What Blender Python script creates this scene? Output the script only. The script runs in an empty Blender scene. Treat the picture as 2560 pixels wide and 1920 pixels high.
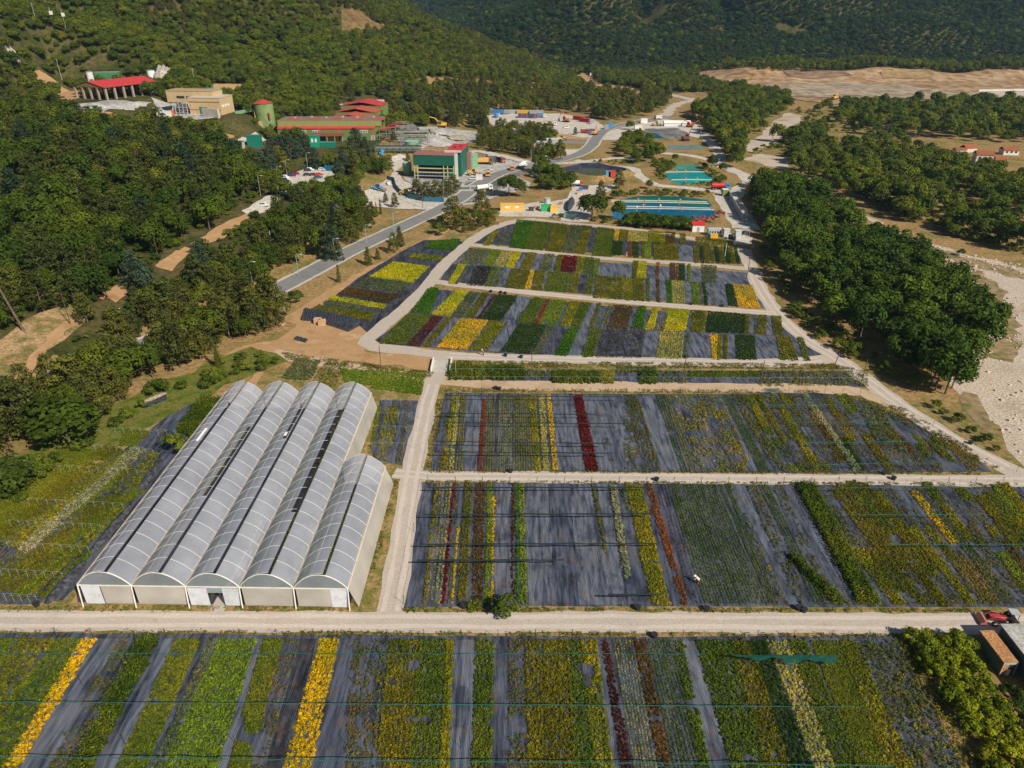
import bpy, bmesh, math, random
import numpy as np
from mathutils import Vector, Matrix
S = bpy.context.scene
COL = S.collection
R = random.Random(11)
rng = np.random.default_rng(11)
# ------------------------------------------------------------------ camera
F, CH, PIT = 1777.0, 80.0, math.radians(28.3)
sP, cP = math.sin(PIT), math.cos(PIT)
cam = bpy.data.cameras.new('camera')
cam.sensor_width = 36; cam.lens = 36 * F / 2560
cam.clip_start = 1; cam.clip_end = 9000
co = bpy.data.objects.new('camera', cam); COL.objects.link(co)
co.location = (0, 0, CH); co.rotation_euler = (math.pi / 2 - PIT, 0, 0)
S.camera = co
# ------------------------------------------------------------------ sky, sun, exposure
SUN = Vector((0.85, -0.87, 1.0)).normalized()
world = bpy.data.worlds.new("World"); S.world = world; world.use_nodes = True
nt = world.node_tree
sky = nt.nodes.new('ShaderNodeTexSky'); sky.sky_type = 'NISHITA'; sky.sun_disc = False
sky.sun_elevation = math.asin(SUN.z); sky.sun_rotation = math.atan2(SUN.x, SUN.y)
nt.links.new(sky.outputs[0], nt.nodes['Background'].inputs[0])
nt.nodes['Background'].inputs[1].default_value = 0.05
sl = bpy.data.lights.new('sun', 'SUN'); sl.energy = 5.0; sl.angle = math.radians(0.5); sl.color = (1, 0.91, 0.76)
so = bpy.data.objects.new('sun', sl); COL.objects.link(so)
so.rotation_euler = SUN.to_track_quat('Z', 'Y').to_euler()
S.view_settings.view_transform = 'Standard'; S.view_settings.look = 'None'
S.view_settings.exposure = 0.27; S.view_settings.gamma = 1
S.cycles.max_bounces = 6; S.cycles.diffuse_bounces = 2; S.cycles.glossy_bounces = 2
S.cycles.transparent_max_bounces = 8; S.cycles.transmission_bounces = 3
# ------------------------------------------------------------------ terrain height
def sstep(a, b, x):
    t = np.clip((x - a) / (b - a), 0, 1); return t * t * (3 - 2 * t)
def poly_side(px, py, line):
    """distance to a polyline, positive on its left-hand side"""
    best = np.full(px.shape, 1e9); sg = np.zeros(px.shape)
    for (x0, y0), (x1, y1) in zip(line[:-1], line[1:]):
        dx, dy = x1 - x0, y1 - y0
        t = np.clip(((px - x0) * dx + (py - y0) * dy) / (dx * dx + dy * dy), 0, 1)
        d = np.hypot(px - x0 - t * dx, py - y0 - t * dy)
        s = np.where(dx * (py - y0) - dy * (px - x0) > 0, 1, -1)
        m = d < best - 1e-6
        best = np.where(m, d, best); sg = np.where(m, s, sg)
    return best * sg
LFOOT = [(-170, -100), (-132, 60), (-108, 124), (-96, 157), (-82, 206), (-64, 259), (-58, 305), (-62, 360), (-66, 430), (-50, 520),
         (0, 620), (40, 800), (66, 985), (-10, 1120), (-240, 1350), (-600, 1800), (-900, 3600)]
RFOOT = [(1600, 985), (665, 1003), (328, 1018), (90, 1030), (-30, 1120), (-130, 1300), (-260, 1700), (-420, 2600)]
PADS = [(-104, 462, 52, 30, 6, 22), (-250, 470, 44, 40, 27, 30), (-187, 462, 26, 24, 20, 20), (-104, 357, 24, 14, 3.5, 14)]
def vnoise(x, y, sc, seed=0):
    x = x / sc + seed * 17.3; y = y / sc - seed * 9.1
    def h(i, j):
        v = np.sin(i * 127.1 + j * 311.7 + seed * 74.7) * 43758.5453
        return v - np.floor(v)
    i, j = np.floor(x), np.floor(y); fx, fy = x - i, y - j
    fx = fx * fx * (3 - 2 * fx); fy = fy * fy * (3 - 2 * fy)
    return (h(i, j) * (1 - fx) + h(i + 1, j) * fx) * (1 - fy) + (h(i, j + 1) * (1 - fx) + h(i + 1, j + 1) * fx) * fy
def height(X, Y):
    d = poly_side(X, Y, LFOOT)
    dl = np.maximum(d, 0)
    k1 = 0.15 + 0.20 * sstep(500, 830, Y)
    zl = k1 * np.minimum(dl, 185) + 0.40 * np.maximum(dl - 185, 0)
    zl = zl * (1 + (0.45 * (vnoise(X, Y, 170, 1) - 0.5) + .40 * (np.abs(2 * vnoise(X, Y, 130, 15) - 1) - .45) * sstep(150, 260, dl)) * sstep(30, 200, dl) + 0.3 * (vnoise(X, Y, 60, 2) - .5) * sstep(20, 120, dl))
    dr = np.maximum(poly_side(X, Y, RFOOT[::-1]), 0)
    zr = 0.47 * dr * (1 + 0.8 * (vnoise(X, Y, 230, 3) - 0.5) + 0.75 * (np.abs(2 * vnoise(X, Y, 150, 14) - 1) - .45) + 0.22 * (vnoise(X, Y, 70, 4) - .5))
    zf = 430 * sstep(1900, 3100, Y) * (0.9 + 0.2 * vnoise(X, Y, 400, 5))
    zq = sstep(722, 770, Y) * sstep(200, 260, X) * (3 + 8 * sstep(820, 870, Y)) * (0.6 + 0.8 * vnoise(X, Y, 45, 6)) * (1 - sstep(960, 985, Y))
    z = np.maximum(np.maximum(zl, zr), np.maximum(zf, 0)) + zq
    for cx, cy, rx, ry, pz, ft in PADS:
        q = np.maximum(np.abs(X - cx) - rx, np.abs(Y - cy) - ry)
        m = 1 - sstep(0, ft, q)
        z = z * (1 - m) + pz * m
    return z
ys = [-40.0]
while ys[-1] < 3500: ys.append(ys[-1] + (8 if ys[-1] < 100 else min(5 + max(ys[-1] - 400, 0) * 0.012, 40)))
xs = [0.0]
while xs[-1] < 1900: xs.append(xs[-1] + (6 if xs[-1] < 330 else min(6 + (xs[-1] - 330) * .03, 30)))
xs = np.array([-x for x in xs[:0:-1]] + xs); ys = np.array(ys)
GX, GY = np.meshgrid(xs, ys)
GZ = height(GX, GY)
def Tz(x, y):
    x = np.asarray(x, float); y = np.asarray(y, float)
    i = np.clip(np.searchsorted(xs, x) - 1, 0, len(xs) - 2); j = np.clip(np.searchsorted(ys, y) - 1, 0, len(ys) - 2)
    a = np.clip((x - xs[i]) / (xs[i + 1] - xs[i]), 0, 1); b = np.clip((y - ys[j]) / (ys[j + 1] - ys[j]), 0, 1)
    return (GZ[j, i] * (1 - a) + GZ[j, i + 1] * a) * (1 - b) + (GZ[j + 1, i] * (1 - a) + GZ[j + 1, i + 1] * a) * b
def W(u, v, z=None):
    """where the sight line through photo point (u, v) meets the ground, or the height z"""
    a, b = (u - 1280) / F, (v - 960) / F
    dx, dy, dz = a, cP - b * sP, -(sP + b * cP)
    if z is not None:
        t = (CH - z) / -dz
        return Vector((dx * t, dy * t, z))
    t = 30 * 1.004 ** np.arange(1250)
    h = CH + dz * t - Tz(dx * t, dy * t)
    k = int(np.argmax(h < 0)) if (h < 0).any() else len(t) - 1
    if k and h[k] < 0:
        lo, hi = t[k - 1], t[k]
        for _ in range(24):
            m = (lo + hi) / 2
            if CH + dz * m - float(Tz(dx * m, dy * m)) < 0: hi = m
            else: lo = m
        tt = hi
    else: tt = t[k]
    return Vector((dx * tt, dy * tt, float(Tz(dx * tt, dy * tt))))
def W2(p): q = W(*p); return (q.x, q.y)
def crop(x0, y0, s): return lambda x, y: (x0 + x * s, y0 + y * s)
# ------------------------------------------------------------------ materials
def mat(name): 
    m = bpy.data.materials.new(name); m.use_nodes = True
    return m, m.node_tree.nodes, m.node_tree.links, m.node_tree.nodes['Principled BSDF']
def M(name, cols, scale=1.0, rough=0.9, spec=0.2, metal=0.0, bump=0.0, detail=6.0, lo=0.32, hi=0.68, fine=None, coords='pos', stretch=None, fa=.37):
    m, N, L, P = mat(name)
    P.inputs['Roughness'].default_value = rough; P.inputs['Specular IOR Level'].default_value = spec; P.inputs['Metallic'].default_value = metal
    if coords == 'pos': src = N.new('ShaderNodeNewGeometry').outputs['Position']
    else: src = N.new('ShaderNodeTexCoord').outputs['Object']
    if stretch:
        mp = N.new('ShaderNodeMapping'); mp.inputs['Scale'].default_value = stretch; L.new(src, mp.inputs[0]); src = mp.outputs[0]
    t = N.new('ShaderNodeTexNoise'); t.inputs['Scale'].default_value = scale; t.inputs['Detail'].default_value = detail; t.inputs['Roughness'].default_value = .62
    L.new(src, t.inputs['Vector'])
    r = N.new('ShaderNodeValToRGB'); L.new(t.outputs[0], r.inputs[0])
    e = r.color_ramp.elements
    while len(e) < len(cols): e.new(0.5)
    for i, c in enumerate(cols):
        e[i].position = lo + (hi - lo) * i / max(len(cols) - 1, 1); e[i].color = (*c, 1)
    out = r.outputs[0]
    if fine:
        t2 = N.new('ShaderNodeTexNoise'); t2.inputs['Scale'].default_value = fine; t2.inputs['Detail'].default_value = 3
        L.new(src, t2.inputs['Vector'])
        mr = N.new('ShaderNodeMapRange'); mr.inputs[1].default_value = .3; mr.inputs[2].default_value = .7; mr.inputs[3].default_value = 1 - fa; mr.inputs[4].default_value = 1 + fa
        L.new(t2.outputs[0], mr.inputs[0])
        mx = N.new('ShaderNodeMix'); mx.data_type = 'RGBA'; mx.blend_type = 'MULTIPLY'; mx.inputs[0].default_value = 1
        L.new(out, mx.inputs[6]); L.new(mr.outputs[0], mx.inputs[7]); out = mx.outputs[2]
    L.new(out, P.inputs['Base Color'])
    if bump:
        b = N.new('ShaderNodeBump'); b.inputs['Strength'].default_value = bump; b.inputs['Distance'].default_value = .3
        L.new(t.outputs[0], b.inputs['Height']); L.new(b.outputs[0], P.inputs['Normal'])
    return m
PLAIN = {}
def C(r, g, b, rough=0.6, spec=0.3, metal=0.0):
    """painted, slightly uneven surface of one colour"""
    k = (round(r, 3), round(g, 3), round(b, 3), rough, metal)
    if k not in PLAIN:
        PLAIN[k] = M('paint', [(r * .82, g * .82, b * .82), (r, g, b), (min(r * 1.1, 1), min(g * 1.1, 1), min(b * 1.1, 1))], .8, rough, spec, metal, coords='obj')
    return PLAIN[k]
def leafmat(name, cols, rnd=True, trans=0.25):
    m, N, L, P = mat(name)
    P.inputs['Roughness'].default_value = .7; P.inputs['Specular IOR Level'].default_value = .06
    a = N.new('ShaderNodeAttribute'); a.attribute_name = 'Col'
    if rnd:
        oi = N.new('ShaderNodeObjectInfo'); r = N.new('ShaderNodeValToRGB'); L.new(oi.outputs['Random'], r.inputs[0])
        e = r.color_ramp.elements
        while len(e) < len(cols): e.new(.5)
        for i, c in enumerate(cols): e[i].position = i / (len(cols) - 1); e[i].color = (*c, 1)
        mx = N.new('ShaderNodeMix'); mx.data_type = 'RGBA'; mx.blend_type = 'MULTIPLY'; mx.inputs[0].default_value = 1
        m2 = N.new('ShaderNodeMix'); m2.data_type = 'RGBA'; m2.blend_type = 'MULTIPLY'; m2.inputs[0].default_value = 1
        L.new(r.outputs[0], m2.inputs[6]); L.new(oi.outputs['Color'], m2.inputs[7])
        L.new(m2.outputs[2], mx.inputs[6]); L.new(a.outputs['Color'], mx.inputs[7]); c = mx.outputs[2]
    else: c = a.outputs['Color']
    L.new(c, P.inputs['Base Color'])
    tr = N.new('ShaderNodeBsdfTranslucent'); L.new(c, tr.inputs[0])
    ms = N.new('ShaderNodeMixShader'); ms.inputs[0].default_value = trans
    L.new(P.outputs[0], ms.inputs[1]); L.new(tr.outputs[0], ms.inputs[2]); L.new(ms.outputs[0], N['Material Output'].inputs[0])
    return m
def stripes(name, cols, across, rough=.5, scale=.12, depth=.5, dirv=(1, 0), dust=.5):
    """woven weed mat: long streaks and seams along the bed, pale dust and brown stains"""
    m = M(name, cols, .55, rough, .35, fine=1.1, fa=.45, stretch=(1.6, .16, 1), lo=.30, hi=.70)
    N, L, P = m.node_tree.nodes, m.node_tree.links, m.node_tree.nodes['Principled BSDF']
    base = P.inputs['Base Color'].links[0].from_socket
    g = N.new('ShaderNodeNewGeometry'); mp = N.new('ShaderNodeMapping'); mp.inputs['Rotation'].default_value = (0, 0, -math.atan2(dirv[1], dirv[0]))
    L.new(g.outputs['Position'], mp.inputs[0])
    def mixc(kind, fac, c1, c2):
        mx = N.new('ShaderNodeMix'); mx.data_type = 'RGBA'; mx.blend_type = kind
        if isinstance(fac, float): mx.inputs[0].default_value = fac
        else: L.new(fac, mx.inputs[0])
        for i, c in ((6, c1), (7, c2)):
            if isinstance(c, tuple): mx.inputs[i].default_value = (*c, 1)
            else: L.new(c, mx.inputs[i])
        return mx.outputs[2]
    def blot(sc, lo, hi, top, st=(1, 1, 1)):
        ms = N.new('ShaderNodeMapping'); ms.inputs['Scale'].default_value = st; L.new(mp.outputs[0], ms.inputs[0])
        t = N.new('ShaderNodeTexNoise'); t.inputs['Scale'].default_value = sc; t.inputs['Detail'].default_value = 7; t.inputs['Roughness'].default_value = .68; L.new(ms.outputs[0], t.inputs['Vector'])
        r = N.new('ShaderNodeMapRange'); r.inputs[1].default_value = lo; r.inputs[2].default_value = hi; r.inputs[4].default_value = top; L.new(t.outputs[0], r.inputs[0]); return r.outputs[0]
    w = N.new('ShaderNodeTexWave'); w.bands_direction = 'X'; w.inputs['Scale'].default_value = across; w.inputs['Distortion'].default_value = 1.0; w.inputs['Detail'].default_value = 2; w.inputs['Detail Scale'].default_value = .3
    L.new(mp.outputs[0], w.inputs[0])
    mr = N.new('ShaderNodeMapRange'); mr.inputs[3].default_value = 1 - depth; mr.inputs[4].default_value = 1 + depth * .6; L.new(w.outputs[1], mr.inputs[0])
    c = mixc('MULTIPLY', 1.0, base, mr.outputs[0])
    c = mixc('MIX', blot(.16, .50, .66, dust, (1.3, .5, 1)), c, (.165, .165, .18))
    c = mixc('MIX', blot(.30, .55, .70, .72), c, (.13, .085, .05))
    c = mixc('MULTIPLY', blot(.22, .52, .60, .62, (1, .6, 1)), c, (.25, .27, .33))
    L.new(c, P.inputs['Base Color']); return m
def water(name, c1, c2, scale=.05):
    m = M(name, [c1, c2], scale, .08, .5, detail=2, lo=.35, hi=.65)
    return m
m_ground = M('dry_ground', [(.10, .10, .025), (.19, .15, .05), (.30, .19, .085), (.16, .14, .045), (.36, .24, .12)], .035, .95, .1, detail=9, lo=.28, hi=.72, fine=.9)
m_path = M('pale_gravel', [(.38, .32, .27), (.44, .38, .325), (.41, .355, .31), (.47, .41, .355)], .16, .95, .1, fine=3.0, fa=.12)
m_yard = M('yard_gravel', [(.36, .33, .29), (.50, .46, .41), (.43, .40, .37)], .09, .95, .1, fine=.7, fa=.25)
m_greyyard = M('grey_grit', [(.22, .22, .22), (.36, .35, .34), (.46, .43, .39)], .07, .95, .1, fine=.6)
m_verge = M('verge_grass', [(.24, .16, .07), (.13, .13, .03), (.30, .20, .09), (.10, .13, .02)], .3, .95, .1, fine=2.0)
m_dirt = M('orange_soil', [(.30, .17, .08), (.41, .255, .135), (.36, .215, .105), (.47, .32, .185)], .10, .95, .1, fine=2.6, fa=.16, detail=9)
m_track = M('earth_track', [(.36, .25, .155), (.47, .35, .245), (.41, .30, .20)], .12, .95, .1, fine=2.6, fa=.14)
m_grass = M('green_grass', [(.045, .075, .010), (.085, .115, .014), (.15, .14, .035), (.10, .10, .02)], .3, .95, .1, fine=2.2)
m_asphalt = M('asphalt', [(.16, .16, .165), (.205, .20, .20), (.185, .185, .185)], .08, .85, .25, fine=3, fa=.1)
m_wet = M('dark_wet_ground', [(.07, .07, .075), (.14, .135, .13), (.26, .25, .24)], .10, .6, .4, fine=.6)
m_stone = M('river_stones', [(.30, .235, .18), (.42, .345, .28), (.47, .39, .32), (.36, .29, .225)], .05, .95, .1, fine=2.2, bump=.15, fa=.45, detail=10)
m_stream = M('stream_bed', [(.16, .12, .06), (.28, .20, .11), (.10, .11, .03)], .12, .8, .2, fine=.5)
m_quarry = M('quarry_earth', [(.20, .120, .060), (.28, .175, .095), (.34, .24, .15), (.15, .09, .045)], .03, .95, .1, detail=10, lo=.3, hi=.7, fine=.12)
m_quarry2 = M('quarry_rubble', [(.21, .155, .105), (.34, .27, .20), (.15, .12, .09)], .045, .95, .1, fine=.1, detail=8)
m_conc = M('concrete', [(.38, .36, .33), (.50, .47, .43)], .4, .9, .2)
m_white = C(.72, .71, .68)
m_steel = C(.35, .37, .38, .45, .5)
m_dark = C(.025, .025, .03)
m_tyre = C(.03, .03, .03, .85)
m_glass = C(.03, .05, .07, .1, .6)
m_wood = M('timber', [(.10, .065, .04), (.18, .12, .08)], 1.2, .9, .1)
m_bark = M('bark', [(.09, .065, .045), (.17, .13, .10)], 1.5, .95, .1)
m_matA = stripes('weed_mat', [(.020, .023, .034), (.046, .054, .080), (.078, .090, .128), (.032, .037, .052)], 1.6, dirv=(1, -.03))
m_matB = stripes('weed_mat_dusty', [(.040, .049, .074), (.074, .088, .125), (.125, .138, .172), (.052, .062, .088)], 1.5, depth=.45)
m_matC = stripes('weed_mat_dark', [(.018, .019, .024), (.04, .042, .055), (.07, .072, .085)], 1.2, depth=.4, dust=.2)
m_plants = leafmat('plants', None, rnd=False, trans=.22)
m_leafB = leafmat('broad_leaves', [(.060, .090, .014), (.085, .120, .014), (.125, .155, .014), (.070, .100, .014), (.165, .18, .016), (.085, .105, .02)])
m_leafP = leafmat('pine_needles', [(.080, .085, .020), (.115, .115, .022), (.085, .098, .026), (.15, .14, .022), (.065, .075, .024)], trans=.12)
m_leafC = leafmat('cedar_needles', [(.045, .075, .045), (.06, .085, .055), (.035, .06, .03)], trans=.12)
m_leafD = leafmat('dry_needles', [(.16, .07, .035), (.20, .10, .05)], trans=.12)
# ------------------------------------------------------------------ mesh helpers
def link(name, me, m=None, parent=None):
    o = bpy.data.objects.new(name, me); COL.objects.link(o)
    if m is not None and len(me.materials) == 0: me.materials.append(m)
    if parent: o.parent = parent
    return o
def tag(o, label=None, cat=None, group=None, kind=None):
    if label: o['label'] = label
    if cat: o['category'] = cat
    if group: o['group'] = group
    if kind: o['kind'] = kind
    return o
def thing(name, label, cat, loc=(0, 0, 0), rz=0.0, group=None):
    o = bpy.data.objects.new(name, None); COL.objects.link(o); o.empty_display_size = .3
    o.location = loc; o.rotation_euler = (0, 0, rz)
    return tag(o, label, cat, group)
def npmesh(name, verts, faces_n, cols=None):
    """verts (n*k,3) of separate k-gons"""
    k = faces_n; n = len(verts) // k
    me = bpy.data.meshes.new(name)
    me.vertices.add(len(verts)); me.vertices.foreach_set('co', np.ascontiguousarray(verts, np.float32).ravel())
    me.loops.add(n * k); me.loops.foreach_set('vertex_index', np.arange(n * k, dtype=np.int32))
    me.polygons.add(n); me.polygons.foreach_set('loop_start', np.arange(0, n * k, k, dtype=np.int32))
    if cols is not None:
        at = me.attributes.new('Col', 'FLOAT_COLOR', 'POINT')
        c = np.ones((len(verts), 4), np.float32); c[:, :3] = np.repeat(cols, k, 0)
        at.data.foreach_set('color', c.ravel())
    me.update(calc_edges=True); me.validate()
    return me
def leaves(P, Nn, size, aspect=.62):
    """one small four-sided leaf clump per point, facing roughly along Nn"""
    n = len(P)
    Nn = Nn / np.maximum(np.linalg.norm(Nn, axis=1, keepdims=True), 1e-6)
    t = rng.normal(size=(n, 3)); t -= (t * Nn).sum(1, keepdims=True) * Nn
    t /= np.maximum(np.linalg.norm(t, axis=1, keepdims=True), 1e-6)
    b = np.cross(Nn, t); s = np.asarray(size).reshape(-1, 1) * np.ones((n, 1))
    q = np.stack([P - t * s, P + b * s * aspect + t * s * .2, P + t * s, P - b * s * aspect + t * s * .1], 1)
    return q.reshape(-1, 3)
class MB:
    """collects boxes, tubes and prisms into one mesh"""
    def __init__(s): s.bm = bmesh.new()
    def box(s, cx, cy, cz, sx, sy, sz, rz=0, taper=1.0):
        vs = []
        ca, sa = math.cos(rz), math.sin(rz)
        for z, k in ((-.5, 1), (.5, taper)):
            for x, y in ((-.5, -.5), (.5, -.5), (.5, .5), (-.5, .5)):
                X, Y = x * sx * k, y * sy * k
                vs.append(s.bm.verts.new((cx + X * ca - Y * sa, cy + X * sa + Y * ca, cz + z * sz)))
        for f in ((3, 2, 1, 0), (4, 5, 6, 7), (0, 1, 5, 4), (1, 2, 6, 5), (2, 3, 7, 6), (3, 0, 4, 7)): s.bm.faces.new([vs[i] for i in f])
        return s
    def prism(s, pts, axis, a, b):
        """outline pts swept along an axis: 'x' takes (y,z), 'y' takes (x,z), 'z' takes (x,y)"""
        f = {'x': lambda p, t: (t, p[0], p[1]), 'y': lambda p, t: (p[0], t, p[1]), 'z': lambda p, t: (p[0], p[1], t)}[axis]
        A = [s.bm.verts.new(f(p, a)) for p in pts]; B = [s.bm.verts.new(f(p, b)) for p in pts]
        n = len(pts)
        s.bm.faces.new(A[::-1]); s.bm.faces.new(B)
        for i in range(n): s.bm.faces.new((A[i], A[(i + 1) % n], B[(i + 1) % n], B[i]))
        return s
    def tube(s, pts, r, n=6, r2=None, cap=True):
        pts = [Vector(p) for p in pts]; rings = []
        for i, p in enumerate(pts):
            d = (pts[min(i + 1, len(pts) - 1)] - pts[max(i - 1, 0)]).normalized()
            u = d.cross(Vector((0, 0, 1)) if abs(d.z) < .9 else Vector((1, 0, 0))).normalized(); w = d.cross(u)
            rr = r if r2 is None else r + (r2 - r) * i / (len(pts) - 1)
            rings.append([s.bm.verts.new(p + (u * math.cos(2 * math.pi * k / n) + w * math.sin(2 * math.pi * k / n)) * rr) for k in range(n)])
        for A, B in zip(rings[:-1], rings[1:]):
            for k in range(n): s.bm.faces.new((A[k], A[(k + 1) % n], B[(k + 1) % n], B[k]))
        if cap and n > 2: s.bm.faces.new(rings[0][::-1]); s.bm.faces.new(rings[-1])
        return s
    def poly(s, pts): s.bm.faces.new([s.bm.verts.new(p) for p in pts]); return s
    def mesh(s, name, m, bevel=0.0, smooth=False):
        bmesh.ops.recalc_face_normals(s.bm, faces=s.bm.faces)
        if bevel: bmesh.ops.bevel(s.bm, geom=s.bm.edges[:], offset=bevel, segments=1, affect='EDGES')
        me = bpy.data.meshes.new(name); s.bm.to_mesh(me); s.bm.free()
        if m: me.materials.append(m)
        if smooth: me.polygons.foreach_set('use_smooth', [True] * len(me.polygons))
        return me
    def put(s, name, m, parent=None, bevel=0.0, smooth=False):
        return link(name, s.mesh(name, m, bevel, smooth), None, parent)
def dup(root, loc, rz, label=None):
    r = root.copy(); COL.objects.link(r); r.location = loc; r.rotation_euler = (0, 0, rz)
    if label: r['label'] = label
    for ch in root.children:
        c = ch.copy(); COL.objects.link(c); c.parent = r
        for g in ch.children:
            d = g.copy(); COL.objects.link(d); d.parent = c
    return r
def inpoly(x, y, poly):
    x = np.asarray(x, float); y = np.asarray(y, float); r = np.zeros(x.shape, bool); n = len(poly)
    for i in range(n):
        (x0, y0), (x1, y1) = poly[i], poly[(i + 1) % n]
        if y0 == y1: continue
        r ^= ((y0 > y) != (y1 > y)) & (x < (x1 - x0) * (y - y0) / (y1 - y0) + x0)
    return r
NO_TREES = []
def wobble(poly, amp, seg):
    out = []
    for (x0, y0), (x1, y1) in zip(poly, poly[1:] + poly[:1]):
        n = max(1, int(math.hypot(x1 - x0, y1 - y0) / seg))
        for k in range(n):
            t = k / n; e = amp * (1 if k else .4)
            out.append((x0 + (x1 - x0) * t + R.uniform(-e, e), y0 + (y1 - y0) * t + R.uniform(-e, e)))
    return out
def sheet(name, poly, m, off, amp=0.0, seg=4.0, clear=False, step=None):
    if clear: NO_TREES.append(poly)
    if amp: poly = wobble(poly, amp, seg)
    bm = bmesh.new()
    bm.faces.new([bm.verts.new((x, y, 0)) for x, y in poly])
    X = np.array([p[0] for p in poly]); Y = np.array([p[1] for p in poly])
    hilly = bool((np.abs(Tz(X, Y)) > .01).any())
    bmesh.ops.triangulate(bm, faces=bm.faces[:])
    if hilly:
        st = step or 6
        for ax, A in ((0, X), (1, Y)):
            k = math.ceil(A.min() / st)
            while k * st < A.max():
                co_, no = [0, 0, 0], [0, 0, 0]; co_[ax] = k * st; no[ax] = 1
                bmesh.ops.bisect_plane(bm, geom=bm.verts[:] + bm.edges[:] + bm.faces[:], plane_co=co_, plane_no=no); k += 1
        off = off + .18
    V = bm.verts[:]
    zz = Tz([v.co.x for v in V], [v.co.y for v in V])
    for v, z in zip(V, zz): v.co.z = z + off
    bmesh.ops.recalc_face_normals(bm, faces=bm.faces)
    for f in bm.faces:
        if f.normal.z < 0: f.normal_flip()
    me = bpy.data.meshes.new(name); bm.to_mesh(me); bm.free()
    return tag(link(name, me, m), kind='structure')
def spline(pts, seg=3.0):
    P = [Vector((p[0], p[1], 0)) for p in pts]; P = [P[0] * 2 - P[1]] + P + [P[-1] * 2 - P[-2]]; out = []
    for i in range(1, len(P) - 2):
        a, b, c, d = P[i - 1:i + 3]; n = max(1, int((c - b).length / seg))
        for k in range(n):
            t = k / n
            out.append(.5 * ((2 * b) + (c - a) * t + (2 * a - 5 * b + 4 * c - d) * t * t + (3 * b - 3 * c + d - a) * t ** 3))
    out.append(P[-2]); return out
def ribbon(name, pts, width, m, off, jit=.25, clear=True, seg=3.0, kind='structure'):
    """a road or path of given width along world points"""
    S_ = spline(pts, seg); L_, R_ = [], []
    for i, p in enumerate(S_):
        d = (S_[min(i + 1, len(S_) - 1)] - S_[max(i - 1, 0)]).normalized(); n = Vector((-d.y, d.x, 0))
        w = width(i / (len(S_) - 1)) if callable(width) else width
        L_.append(p + n * (w / 2 + R.uniform(-jit, jit))); R_.append(p - n * (w / 2 + R.uniform(-jit, jit)))
    if clear: NO_TREES.append([(p.x, p.y) for p in L_] + [(p.x, p.y) for p in R_[::-1]])
    hill = max(abs(float(Tz(p.x, p.y))) for p in S_) > .01
    bm = bmesh.new(); rows = []
    for a, b in zip(L_, R_):
        row = []
        for t in (0, .5, 1) if hill else (0, 1):
            q = a.lerp(b, t); row.append(bm.verts.new((q.x, q.y, float(Tz(q.x, q.y)) + off + (.2 if hill else 0))))
        rows.append(row)
    for A, B in zip(rows[:-1], rows[1:]):
        for k in range(len(A) - 1): bm.faces.new((A[k], A[k + 1], B[k + 1], B[k]))
    for f in bm.faces:
        f.normal_update()
        if f.normal.z < 0: f.normal_flip()
    me = bpy.data.meshes.new(name); bm.to_mesh(me); bm.free()
    return tag(link(name, me, m), kind=kind)
NO_FLOOR = []
# ------------------------------------------------------------------ ground sheet
nv = len(xs)
vv = np.stack([GX.ravel(), GY.ravel(), GZ.ravel()], 1)
ii = (np.arange(len(ys) - 1)[:, None] * nv + np.arange(nv - 1)[None]).ravel()
me = bpy.data.meshes.new('ground'); me.vertices.add(len(vv)); me.vertices.foreach_set('co', vv.astype(np.float32).ravel())
fi = np.stack([ii, ii + 1, ii + nv + 1, ii + nv], 1).astype(np.int32)
me.loops.add(fi.size); me.loops.foreach_set('vertex_index', fi.ravel())
me.polygons.add(len(fi)); me.polygons.foreach_set('loop_start', np.arange(0, fi.size, 4, dtype=np.int32)); me.polygons.foreach_set('use_smooth', [True] * len(fi))
me.update(calc_edges=True)
go_ = tag(link('ground', me, m_ground), kind='structure')
me.materials.append(M('forest_floor', [(.030, .035, .010), (.05, .055, .014), (.09, .075, .03), (.035, .045, .012)], .06, .95, .1, fine=.7))
fx, fy = vv[fi, 0].mean(1), vv[fi, 1].mean(1)
fl = ((poly_side(fx, fy, LFOOT) > 14) & (fy > 150)) | (poly_side(fx, fy, RFOOT[::-1]) > 0) | ((fy > 780) & (fx < 190))
for pl in NO_FLOOR: fl &= ~inpoly(fx, fy, pl)
me.polygons.foreach_set('material_index', fl.astype(np.int32))
PX = lambda s: [W2(tuple(float(t) for t in q.split(','))) for q in s.split()]
def PS(name, s, m, off, amp=.8, seg=4, clear=True): return sheet(name, PX(s), m, off, amp, seg, clear)
# soil and verge around the nursery
PS('verge', '-250,1500 250,1500 880,1510 1000,1540 2700,1545 2700,1600 -250,1600', m_verge, .006, .5, clear=False)
PS('verge', '150,1520 215,1420 620,960 660,930 960,930 1110,900 1130,950 1060,1180 1030,1330 990,1525', m_verge, .008, .5)
PS('verge', '1060,950 1130,900 2180,905 2260,1010 2700,1240 2700,1215 1030,1215 1060,1100', m_verge, .007, .5)
PS('verge', '1000,1210 2700,1215 2700,1540 960,1535', m_verge, .0065, .5)
PS('soil', '745,800 840,760 905,750 960,820 905,880 1090,885 1085,930 900,905 700,880 640,880 600,900 560,890 620,860 690,850', m_dirt, .012, 1.5)
PS('soil', '700,800 880,690 1080,590 1130,570 1090,600 900,720 760,815', m_dirt, .014, .8)
PS('soil', '175,1510 205,1470 600,985 640,930 660,930 640,965 240,1470 215,1500', m_dirt, .014, .3)
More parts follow.
